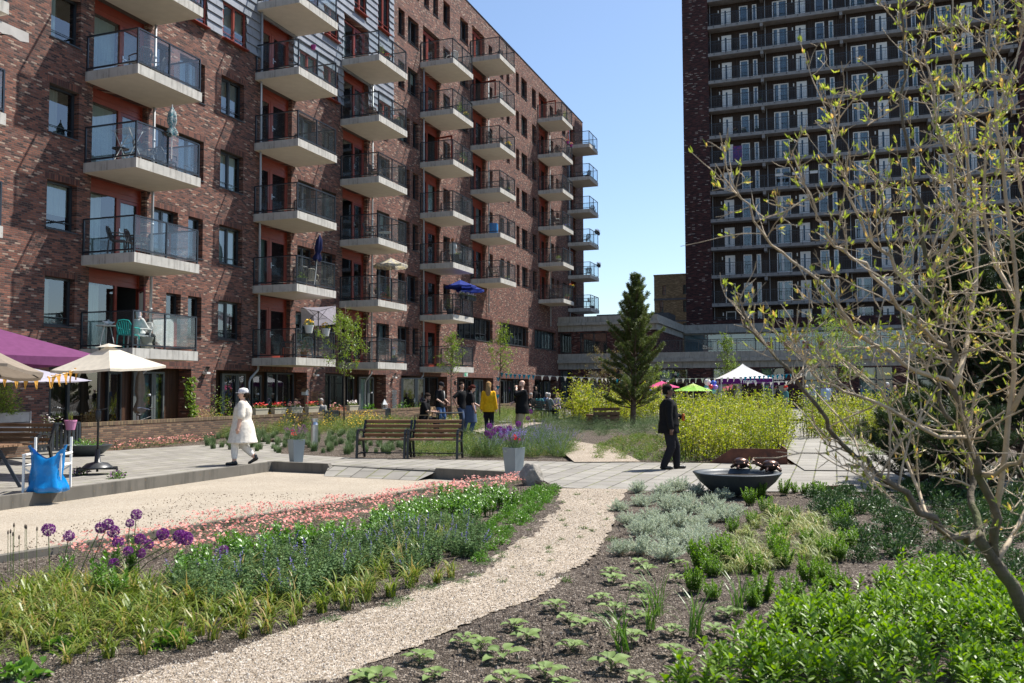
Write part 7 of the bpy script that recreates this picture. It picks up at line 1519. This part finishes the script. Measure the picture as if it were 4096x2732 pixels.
    for s in (-1,1):
        fq.ball((s*.031,.079,.152),(.014,.012,.009),8,1); fq.ball((s*.031,.0895,.152),(.0065,.004,.0065),6,2); fq.capsule((s*.016,.094,.168),(s*.048,.080,.169),.005,.004,5,4); fq.ball((s*.076,-.005,.14),(.011,.019,.03),8,0)
    fq.capsule((0,.09,.155),(0,.107,.118),.009,.015,8,0); fq.ball((.0,.101,.115),(.019,.011,.009),8,0)
    fq.ball((0,.089,.083),(.026,.009,.0075),8,3)
    ex.add([T_(v) for v in fq.V],[]); b=ex.n-len(fq.V)
    for f,mi in zip(fq.F,fq.MI): ex.F.append(tuple(i+b for i in f)); ex.MI.append(mi)
    hcm=mat('hair',hairc,.95,.35,60,bump=.5,bscale=80,spec=.08)
    bo=q.build('body',[SK[skin],m_eye,m_dark,m_lip,hcm],t,smooth=True); remesh(bo,vox,ex)
    def part(name,mb,m,v=vox*1.1,it=5,ex=None,smooth=True):
        o=mb.build(name,m,t,smooth=smooth)
        if v: remesh(o,v,ex,it)
        return o
    for w in wear:
        k=w[0]; m=w[1]; q=MB()
        if k=='shirt':      # material, sleeve reach (0..2), looseness, hem below the hip
            torso(q,.016+w[3],-.05,.54); hem=w[4]
            q.loft([(sp(.05)+fw*.01*(fat-1),.165*fat+.02+w[3],.12*fat**1.5+.02+w[3],-lean),(sp(-.02),.172*fat+.022+w[3],.125*fat**1.3+.024+w[3],-lean),(sp(-hem),.175*fat+.026+w[3],.13*fat**1.25+.03+w[3],-lean)],18)
            q.capsule(sp(.5),sp(.555),.07,.068)
            for s in (-1,1): arm(q,s,.012+w[3]*.6,w[2])
            part('shirt',q,m)
        elif k=='trousers':
            torso(q,.012,-.1,.08)
            for s in (-1,1): leg(q,s,.014+w[3],w[2])
            part('trousers',q,m)
        elif k=='dress':    # hem height
            torso(q,.022,-.1,.54); z=w[4]; c=Vector((0,hip.y,0))
            q.loft([(sp(.1),.17*fat,.135*fat**1.5,0),(sp(-.05),.2*fat,.165*fat**1.5,0),(Vector((0,hip.y,(z+.75)/2)),.235*fat,.2*fat**1.35,0),(Vector((0,hip.y,z)),.26*fat,.235*fat**1.25,0)],20); q.capsule(sp(.49),sp(.53),.075,.07)
            for s in (-1,1): arm(q,s,.03,w[2])
            part('dress',q,m)
        elif k=='apron':
            q.loft([(sp(.12)+fw*.012,.16*fat+.035,.12*fat+.035,0),(sp(-.1)+fw*.01,.185*fat+.035,.14*fat+.04,0),(Vector((0,hip.y+.01,.42)),.2*fat+.03,.17*fat+.04,0)],18); part('apron',q,m)
        elif k=='shoes':
            for s,tz in ((-1,toes[0]),(1,toes[1])):
                a=an[s]; fd=Vector((s*.15,1,0)).normalized(); fd=Vector((fd.x,fd.y*math.cos(tz),-math.sin(tz))); q.capsule(a+Vector((0,-.035,-.03)),a+fd*.165+Vector((0,0,-.036)),.046,.036); q.capsule(a+Vector((0,-.01,-.02)),a+Vector((0,0,.04 if w[2] else 0)),.05,.05)
            part('shoes',q,m)
        elif k=='cap':
            q.lathe([(.092,.165),(.097,.2),(.092,.24),(.068,.28),(.001,.298)],18,(0,-.006,0),sy=1.22); q.prism([(-.07,.06),(-.055,.14),(0,.168),(.055,.14),(.07,.06)],.176,.188); q.V=[T_(v) for v in q.V]; part('cap',q,m,0)
        elif k=='hijab':
            q.loft([((0,-.0,.0),.12,.11),((0,.01,.05),.082,.088),((0,-.006,.13),.092,.1),((0,-.014,.2),.092,.105),((0,-.012,.26),.065,.075),((0,-.012,.285),.02,.02)],16); q.V=[T_(v) for v in q.V]; q.ball(tuple(T_((0,.09,.13))),(.055,.06,.065),10)
            b0=MB(); b0.loft([((0,-.0,.0),.12,.11),((0,-.008,.05),.085,.08),((0,-.02,.13),.09,.085),((0,-.022,.2),.092,.095),((0,-.018,.26),.065,.075),((0,-.016,.285),.02,.02)],16); b0.V=[T_(v) for v in b0.V]; part('headscarf',b0,m,.014)
        elif k=='glasses':
            q.box(-.062,-.006,.096,.102,.138,.168); q.box(.006,.062,.096,.102,.138,.168); q.box(-.006,.006,.098,.103,.155,.162); q.bar((-.062,.098,.158),(-.078,-.01,.155),.004,.008); q.bar((.062,.098,.158),(.078,-.01,.155),.004,.008); q.V=[T_(v) for v in q.V]; part('glasses',q,m,0,smooth=False)
        elif k=='buttons':
            for i in range(4):
                for x in (-.045,.045): c=sp(.05+.1*i)+fw*(.118*fat**1.5+.035)+Vector((x+.03,0,0)); q.ball(tuple(c),.011,6)
            part('buttons',q,m,0)
        elif k=='beard':
            q.ball((0,.085,.035),(.062,.055,.07),10); q.ball((0,.05,.08),(.066,.052,.035),10); q.ball((0,.08,-.01),(.035,.028,.05),8); q.V=[T_(v) for v in q.V]; part('beard',q,m,.011)
        elif k=='towel':
            p=sp(.5)+Vector((-.1,.09,0)); q.bar(p,p-up*.3+fw*.03,.07,.02); part('towel',q,m,0)
        elif k=='watch':
            d=(wr[-1]-el[-1]).normalized(); q.tube([wr[-1]-d*.012,wr[-1]+d*.012],.034,10); part('watch',q,m,0)
    if hair:
        q=MB(); 
        if hair!='none':
            thick={'short':.012,'afro':.013,'grey':.018,'long':.016,'pony':.014,'bun':.014}.get(hair,.012)
            q.loft([((0,-.045,.075),.066+thick*.5,.052),((0,-.038,.13),.072+thick,.066+thick),((0,-.02,.19),.077+thick,.086+thick),((0,-.012,.225),.073+thick,.09+thick),((0,-.008,.258),.055+thick,.07+thick),((0,-.008,.275+thick),.02,.025)],16)
        if hair=='long': q.loft([((0,-.07,.22),.06,.04),((0,-.105,.1),.085,.045),((0,-.12,-.05),.095,.04),((0,-.12,-.17),.06,.03),((0,-.115,-.24),.02,.015)],12); q.ball((0,-.115,.15),(.035,.03,.03),8)
        if hair=='pony': q.ball((0,-.125,.14),(.035,.04,.035),8); q.capsule((0,-.13,.13),(0,-.15,.0),.03,.018)
        if hair=='bun': q.ball((0,-.12,.17),.04,8)
        q.V=[T_(v) for v in q.V]; part('hair',q,hcm,.013,3)
    return t,dict(wr=wr,el=el,sp=sp,hm=hm,k=h/1.75)
def hand_point(t,inf,s,ext=.09):
    d=(inf['wr'][s]-inf['el'][s]).normalized(); p=inf['wr'][s]+d*ext; bpy.context.view_layer.update() if 0 else None
    return Matrix.Translation(t.location)@Matrix.Rotation(t.rotation_euler.z,4,'Z')@(p*inf['k'])
c_black=cloth((.012,.012,.013)); c_blk2=cloth((.02,.02,.024)); c_white=cloth((.68,.66,.62)); c_cream=cloth((.66,.61,.53)); c_denim=cloth((.07,.10,.17)); c_jean=cloth((.06,.11,.22)); c_khaki=cloth((.36,.28,.18)); c_yel=cloth((.75,.40,.015)); c_shoe=mat('black_leather',(.012,.012,.012),.4,.1)
LFT=math.pi; RGT=0; BACK=math.pi/2; FRT=-math.pi/2
person('woman in a cream summer dress, white leggings, flowered cap and black boots, walking left',at(556,1067),LFT+.15,1.70,1.38,'fair',fl=(-.1,.16,.07),fr=(.1,-.27,.16),hl=(-.33,.06,.76),hr=(.33,.16,.80),toes=(0,.6),look=.1,
 wear=[('dress',c_cream,.95,0,.5),('trousers',c_white,1.72,.005),('shoes',c_shoe,1),('cap',cloth((.7,.68,.68),(.25,.2,.3)))],hair='pony',fem=True)
mt,mi=person('man in a black chef jacket and sunglasses, walking right with a drink can',at(1536,1077),RGT-.08,1.74,1.3,'dark',fl=(-.1,.17,.07),fr=(.1,-.12,.075),hl=(-.1,.25,1.08),hr=(.33,.02,.80),pl=(-.8,-1,-.2),toes=(0,.0),
 wear=[('shirt',c_black,1.93,.012,.16),('trousers',c_blk2,1.97,.012),('shoes',c_shoe,0),('glasses',m_dark),('buttons',mat('brass_button',(.35,.25,.14),.4,.1,metal=.6))],hair='afro',hairc=(.012,.01,.009))
p=hand_point(mt,mi,-1,.075); q=MB(); q.lathe([(.024,-.075),(.031,-.065),(.031,.06),(.026,.072),(.024,.075),(.0001,.072)],16); o=q.build('drink_can',[mat('orange_can',(.55,.12,.02),.35,.1,metal=.2)],None,p+Vector((.0,-.01,.0)),smooth=True); tag(o,'orange drink can in the hand of the walking man in black','can')
def stand(x,y,d): p=deep(x,y,d); p.z=GZ(p.x,p.y)+.02; return p
person('woman seen from behind in a bright yellow jacket and black trousers, long blond hair',stand(1122,1000,28.6),BACK-.1,1.74,.98,'fair',fl=(-.07,.06,.07),fr=(.07,-.06,.07),hl=(-.25,.02,.80),hr=(.25,.02,.80),wear=[('shirt',c_yel,1.9,.008,.13),('trousers',c_blk2,1.97,.0),('shoes',c_shoe,0)],hair='long',hairc=(.33,.2,.09),fem=True)
person('bald man with a full reddish beard, black chef jacket and khaki trousers',stand(1199,1000,28.2),LFT+.35,1.78,1.22,'fair',fl=(-.11,.05,.07),fr=(.11,-.03,.07),hl=(-.03,.2,1.5),hr=(.2,.27,1.02),pl=(-.7,.1,-.8),pr=(.7,-.4,-.6),look=.1,wear=[('shirt',c_black,1.35,.02,.2),('trousers',c_khaki,1.95,.02),('shoes',c_shoe,0),('beard',mat('red_beard',(.13,.045,.02),.8,.3,50,bump=.6)),('watch',m_steel)],hair=None)
person('man in a black polo shirt with his hand on his hip, dark short hair',stand(1060,1000,30.2),RGT-.5,1.75,1.02,'tan',hl=(-.26,.1,.95),hr=(.3,-.02,.98),pr=(1,-.5,0),look=-.4,wear=[('shirt',c_black,.85,.005,.06),('trousers',c_denim,1.95,.012),('shoes',c_shoe,0)],hair='short')
person('woman in a black shirt and long blue apron looking down, dark red ponytail',stand(1080,1000,29.3),RGT+.15,1.66,1.12,'fair',hl=(-.15,.3,1.0),hr=(.24,.14,.80),nod=.5,look=.0,wear=[('shirt',c_black,.85,.005,.05),('trousers',c_jean,1.95,.01),('apron',c_denim),('shoes',c_shoe,0)],hair='pony',hairc=(.07,.02,.015),fem=True)
st_=stand(972,1000,29.5)
person('bearded man in a black shirt sitting on a wooden chair, looking down',st_,RGT-.1,1.76,1.05,'tan',hip=(0,0,.54),lean=.12,fl=(-.12,.42,.07),fr=(.12,.45,.07),hl=(-.15,.42,.75),hr=(.18,.40,.75),nod=.35,wear=[('shirt',c_black,.8,.006,.05),('trousers',c_blk2,1.95,.012),('shoes',c_shoe,0),('beard',mat('dark_beard',(.02,.015,.012),.8,.2,50))],hair='short')
person('young man in black shirt and cap with a white towel on his shoulder',stand(1010,985,33.5),RGT-.6,1.78,.95,'fair',hl=(-.2,.22,1.0),hr=(.22,.26,1.0),nod=.35,wear=[('shirt',c_black,.9,.012,.1),('trousers',c_jean,1.95,.01),('shoes',c_shoe,0),('cap',c_blk2),('towel',c_white)],hair='short')
SEAT=dict(hip=(0,0,.53),fl=(-.12,.42,.07),fr=(.12,.44,.07),hl=(-.14,.36,.66),hr=(.14,.36,.66),lean=.03)
gx=lambda x,d:stand(x,950,d)
c_teal=cloth((.08,.22,.22)); c_blue=cloth((.08,.16,.33)); c_pat=cloth((.16,.19,.18),(.5,.5,.46)); c_lil=cloth((.38,.3,.44),(.7,.6,.65)); c_gry=cloth((.25,.25,.25)); c_lbl=cloth((.35,.45,.6),(.12,.18,.35))
G8='people sitting on the terrace by the wing'
SITTERS=[('woman with a black headscarf and teal top seen from behind, sitting',1238,45,BACK-.6,c_teal,'h'),('grey haired person in a light patterned top seen from behind, sitting',1260,44,BACK-.9,c_pat,'grey'),('white haired man in a blue shirt sitting across the table',1256,48,FRT-.5,c_blue,'white'),('woman in a lilac flowered blouse sitting at the right of the table',1280,46.5,LFT+.8,c_lil,'red'),('grey haired woman in black sitting left of the table',1219,46,FRT+.5,c_black,'grey')]
for lab,x,d,f,c,hr_ in SITTERS:
    person(lab,gx(x,d),f,1.66,1.1,'fair',wear=[('shirt',c,.9,.008,.05),('trousers',c_gry if c is not c_pat else c_black,1.95,.01),('shoes',c_shoe,0)]+([('hijab',c_black)] if hr_=='h' else []),hair=None if hr_=='h' else 'grey',hairc={'grey':(.4,.38,.36),'white':(.65,.63,.6),'red':(.3,.15,.09)}.get(hr_,(.1,.1,.1)),group=G8,vox=.018,fem=True,**SEAT)
person('woman in black clothes and a black headscarf standing behind the seated group',gx(1229,48),RGT-.4,1.66,1.05,'tan',wear=[('dress',c_black,1.9,0,.3),('shoes',c_shoe,0),('hijab',c_black)],fem=True,vox=.018)
person('grey haired person looking over the hedge left of the pine',gx(1335,50),FRT,1.7,1.0,'fair',wear=[('shirt',c_gry,.9,.008,.05),('trousers',c_gry,1.95,.01),('shoes',c_shoe,0)],hair='grey',hairc=(.5,.48,.45),vox=.02)
for lab,x,c in (('curly dark haired person sitting behind the garden wall',676,(.06,.045,.035)),('grey haired person sitting behind the garden wall',735,(.38,.36,.34))):
    s_,z_=fac(x,960,1.5); person(lab,B(s_,1.55,0),FRT,1.66,1.0,'tan',wear=[('shirt',c_gry,1,.008,.05),('trousers',c_gry,1.95,.01),('shoes',c_shoe,0)],hair='grey',hairc=c,vox=.02,**SEAT)
CR=[('person with a red cap and turquoise shirt behind the hedge',1805,47,c_teal,'cap',cloth((.6,.03,.02))),('white haired man behind the hedge beside the one with the red cap',1873-20,50,c_gry,'w',0),('fair haired woman behind the hedge, right of the white haired man',1868,51,c_lbl,'b',0),('person in a blue checked shirt in the middle of the party',1897,48,c_lbl,'g',0),('person in a dark blue top turned away in the middle of the party',1925,48.5,cloth((.03,.05,.16)),'n',0),('person in a beige top deep in the party crowd',1906+40,53,cloth((.4,.33,.26)),'n',0),('tall man in a dark green shirt with folded hands at the party',2014,46,cloth((.05,.09,.08)),'s',0),('man in a blue jacket at the party',2039,45,cloth((.05,.1,.22)),'w',0),('bald man in a black shirt at the right end of the party',2056,44,c_black,'0',0),('person standing under the party tent',1695,52,c_gry,'g',0)]
for i,(lab,x,d,c,hh,c2) in enumerate(CR):
    person(lab,stand(x,950,d),[LFT,FRT,RGT,BACK,LFT+.6][i%5],1.62+.05*(i%4),1.1,'fair' if i!=5 else 'tan',wear=[('shirt',c,.9,.01,.08),('trousers',c_gry,1.95,.01),('shoes',c_shoe,0)]+([('cap',c2)] if hh=='cap' else []),hair='none' if hh=='0' else 'grey',hairc={'w':(.6,.58,.55),'g':(.35,.33,.3),'n':(.08,.05,.035),'s':(.05,.04,.03),'b':(.4,.3,.2)}.get(hh,(.3,.3,.3)),vox=.022,group='people at the party behind the hedge')
def on_balcony(c,k,ds,a): s=BALS[c][0]+ds; return B(s,a,ZK(k))
BFACE=BROT
person('woman with a flowered headscarf and white blouse sitting on the lowest near balcony',on_balcony(1,1,1.0,1.45),BFACE-.2,1.6,1.15,'fair',look=-.2,wear=[('shirt',c_white,1.9,.012,.1),('trousers',c_black,1.95,.02),('shoes',c_shoe,0),('hijab',cloth((.55,.5,.5),(.3,.2,.25)))],fem=True,**{**SEAT,'lean':-.08,'hl':(-.1,.33,.64),'hr':(.12,.33,.64)})
person('person in a white shirt standing on a balcony in the fourth column',on_balcony(4,3,1.75,1.3),BFACE-.3,1.68,1.1,'fair',wear=[('shirt',c_white,.9,.015,.12),('trousers',c_gry,1.95,.01),('shoes',c_shoe,0)],hair='grey',hairc=(.3,.12,.06),vox=.02)
person('dark figure standing in an open door of the tower gallery',B(TS+1.1,12.85,LV[1]),FRT,1.75,1.0,'tan',wear=[('shirt',cloth((.02,.03,.07)),1.9,.01,.08),('trousers',c_denim,1.95,.01),('shoes',c_shoe,0)],hair='short',vox=.025)
def finish_people():
    tmp=[]
    for o,v,ex,it in REM:
        r=o.modifiers.new('r','REMESH'); r.mode='VOXEL'; r.voxel_size=v; r.use_smooth_shade=True
        s=o.modifiers.new('s','SMOOTH'); s.factor=.5; s.iterations=it
    dg=bpy.context.evaluated_depsgraph_get(); dg.update()
    new=[(o,ex,bpy.data.meshes.new_from_object(o.evaluated_get(dg))) for o,v,ex,it in REM]
    for o,ex,me in new:
        o.modifiers.clear(); mats=list(o.data.materials); o.data=me
        if not me.materials:
            for m in mats: me.materials.append(m)
        if ex is not None:
            e=ex.mesh('e',[]); bm=bmesh.new(); bm.from_mesh(me); n=len(bm.faces); bm.from_mesh(e); bm.faces.ensure_lookup_table()
            for i,mi in enumerate(ex.MI): bm.faces[n+i].material_index=mi
            bm.to_mesh(me); bm.free()
        me.polygons.foreach_set('use_smooth',[True]*len(me.polygons)); me.update()
finish_people()
# ---------------------------------------------------------------- foliage of everything planted in a pot
def potplant(kind,s):
    g=rng(s+900); q=MB(); key,fl='mixed',None; nl=90; R_,h,ll,lw=.17,.22,.06,.035; nf=0
    if kind.startswith('box'):
        n=110; P=np.c_[g.uniform(-.3,.3,n),g.uniform(-.1,.1,n),g.uniform(0,.14,n)]; leaves(q,P,g.normal(0,.7,(n,3))+[0,0,.5],.06,.045,0,.3,g)
        fl={'boxred':'red','boxpink':'pink','boxwhite':'white','boxgreen':None}[kind]
        if fl: m=34; flowers(q,np.c_[g.uniform(-.32,.32,m),g.uniform(-.12,.12,m),g.uniform(.1,.24,m)],.035,1,None,g)
        return q.mesh('plant',[LM['mixed'],LM[fl or 'mixed']])
    if kind=='tall': nl=170; R_,h=.2,.6; key='tree'
    if kind=='dry': blades(q,disc(g,26,.06),g.uniform(0,6.28,26),g.uniform(.1,.35,26),np.full(26,.006),g.uniform(0,.6,26),0,3,.3); return q.mesh('plant',[LM['daylily']])
    if kind=='sedum': key='sedum'; ll,lw=.13,.08; R_,h=.26,.4; nl=120
    if kind in('red','pink','yellow','white','violet','pinkbush'): fl=kind.replace('bush',''); nf=26
    if kind=='pinkbush': h=.45; R_=.26; nl=160
    u=sphere(g,nl); u[:,2]=np.abs(u[:,2]); P=u*g.random((nl,1))**.4*[R_,R_,h]; leaves(q,P,u+g.normal(0,.5,(nl,3))+[0,0,.3],ll*g.uniform(.6,1.1,nl),lw,0,.2,g)
    for i in range(7): v=u[i]*[R_*.7,R_*.7,h*.8]; q.tube([(0,0,-.02),v*.5+[0,0,.03],v],.004,3,0,False)
    if nf: u=sphere(g,nf); u[:,2]=np.abs(u[:,2])+.2; flowers(q,unit(u)*[R_,R_,h]*1.05,.034,1,None,g)
    return q.mesh('plant',[LM[key],LM[fl or key]])
PPM={}
for i,(t,kind,z) in enumerate(PLANTED):
    if kind=='none': continue
    k=(kind,i%2)
    if k not in PPM: PPM[k]=potplant(kind,len(PPM))
    o=inst('plant',PPM[k],t,(0,0,z),(0,0,0 if kind.startswith('box') else i*1.3))
    if t.name.startswith('flower_box') and 'hanging' in t['label']: o.scale=(.5,1,1)
# the tall planters, the left bowl, the crate
def big_mix(s,spec,r,h,leaf='lav'):
    g=rng(s); q=MB(); n=260; u=sphere(g,n); u[:,2]=np.abs(u[:,2]); P=u*g.random((n,1))**.5*[r,r,h*.5]; leaves(q,P,u+g.normal(0,.4,(n,3))+[0,0,.5],.05,.014,0,.2,g)
    for mi,(key,nst,L) in enumerate(spec):
        for i in range(nst):
            a=g.uniform(0,6.28); b=np.array([math.cos(a),math.sin(a),0])*g.uniform(0,r*.5); d=unit(np.array([math.cos(a)*.5,math.sin(a)*.5,1.1])+g.normal(0,.12,3)); e=b+d*h*L*g.uniform(.7,1.1); q.tube([b,e],.003,3,0,False)
            if key=='red': flowers(q,e+g.normal(0,.02,(3,3)),.03,mi+1,None,g)
            else:
                m=16; leaves(q,e+g.normal(0,.016,(m,3))+np.array([0,0,1.])*g.uniform(-.06,.03,(m,1)),sphere(g,m),.018,.013,mi+1,0,g)
    return q.mesh('flowers',[LM[leaf]]+[LM[k] for k,_,_ in spec])
tp=[o for o in bpy.data.objects if o.name.startswith('planter') and o.parent is None]
inst('flowers',big_mix(1,[('purple',26,1.0),('red',3,.6)],.2,.36),tp[0],(0,0,.48)); inst('flowers',big_mix(2,[('violet',26,1.0),('purple',14,.8),('red',4,.7)],.24,.4),tp[1],(0,0,.5))
lbo=[o for o in bpy.data.objects if o.name.startswith('bowl_planter') and 'oval' in o['label']][0]
q=bushy(301,'sedum',.45,.22,420,.06,.03,'plants'); inst('plants',q,lbo,(0,0,.2))
cro=[o for o in bpy.data.objects if o.name.startswith('crate_planter')][0]; inst('shrub',bushy(302,'birch',.5,.95,1100,.09,.035,'shrub'),cro,(-.1,0,.45)); inst('shrub',bushy(303,'lav',.3,1.25,300,.14,.018,'shrub'),cro,(.15,0,.5))
# globe flowers behind the second planter and by the terrace
g=random.Random(4)
for x,y in ((1124,978),(1139,985),(1147,985),(1158,990),(1170,983),(1190,973),(1118,994),(1132,992),(1125,1000),(1150,1000)):
    d=22.5+g.uniform(-.5,1); hp=deep(x,y,d); bp=Vector((hp.x+g.uniform(-.1,.1),hp.y,GZ(hp.x,hp.y))); allium(bp,hp,.075,x,'purple globe flower in the clump above the second grey planter','globe flowers above the second planter')
for x,y in ((1115,955),(1123,950),(1205,935),(1218,945),(1212,960)):
    hp=deep(x,y,31 if x<1150 else 36); bp=Vector((hp.x,hp.y,GZ(hp.x,hp.y))); allium(bp,hp,.09,x,'far purple globe flower in the bed before the terrace','globe flowers before the terrace')
# climbers and bushes against the dwellings
def shrubm(s,key,R_,h,n,ll): return bushy(s,key,R_,h,n,ll,ll*.6,'foliage')
def wallplant(name,label,s,a,z,me): t=thing(name,label,'plant',B(s,a,z),BROT); inst('foliage',me,t)
q=MB(); gg2=rng(5); n=420; zc=gg2.uniform(0,2.1,n); P=np.c_[.12*np.sin(zc*3)+gg2.normal(0,.12,n),-.12+gg2.normal(0,.05,n),zc]; leaves(q,P,gg2.normal(0,.6,(n,3))+[0,-.6,-.2],.12,.09,0,.3,gg2); q.tube([(0,-.05,0),(.1,-.08,1),(-.05,-.05,2.1)],.015,5)
wallplant('climbing_vine','climbing vine with light leaves beside the near glazed door',26.35,.1,.05,q.mesh('foliage',[LM['birch']]))
wallplant('dry_bush','brown dried bush behind the garden wall, left of the woman in white',fac(474,940,2.0)[0],2.0,.45,shrubm(310,'dead',.42,.62,900,.06)); wallplant('green_bush','sparse green bush behind the garden wall, beside the dried bush',fac(505,930,1.6)[0],1.6,.3,shrubm(311,'tree',.5,1.35,500,.07)); wallplant('green_bush','slim climbing shrub by the lattice on the second brick pier',34.7,.35,.2,shrubm(312,'tree',.3,1.3,260,.07)); wallplant('green_bush','dense green bush behind the third garden wall',fac(925,940,1.6)[0],1.6,.2,shrubm(313,'sedum',.6,.85,600,.09)); wallplant('green_bush','round green bush by the young man in the cap',fac(960,950,2.0)[0],2.0,.2,shrubm(314,'tree',.5,.75,500,.08)); wallplant('flowering_bush','small white flowering bush behind the slatted fence',fac(118,960,1.6)[0],1.6,.1,bushy(315,'mixed',.4,.85,500,.05,.03,'foliage','white',40,.03))
plant('purple_flower_clump',[bushy(320,'sedum',.2,.16,200,.05,.04,'purple_flower_clump','purple',50,.02)],pts([(270,1098),(185,1090),(410/1.0,1075)][:2]),'low clump of small purple flowers beside the oval bowl','flower clump','purple flower clumps by the oval bowl',61)
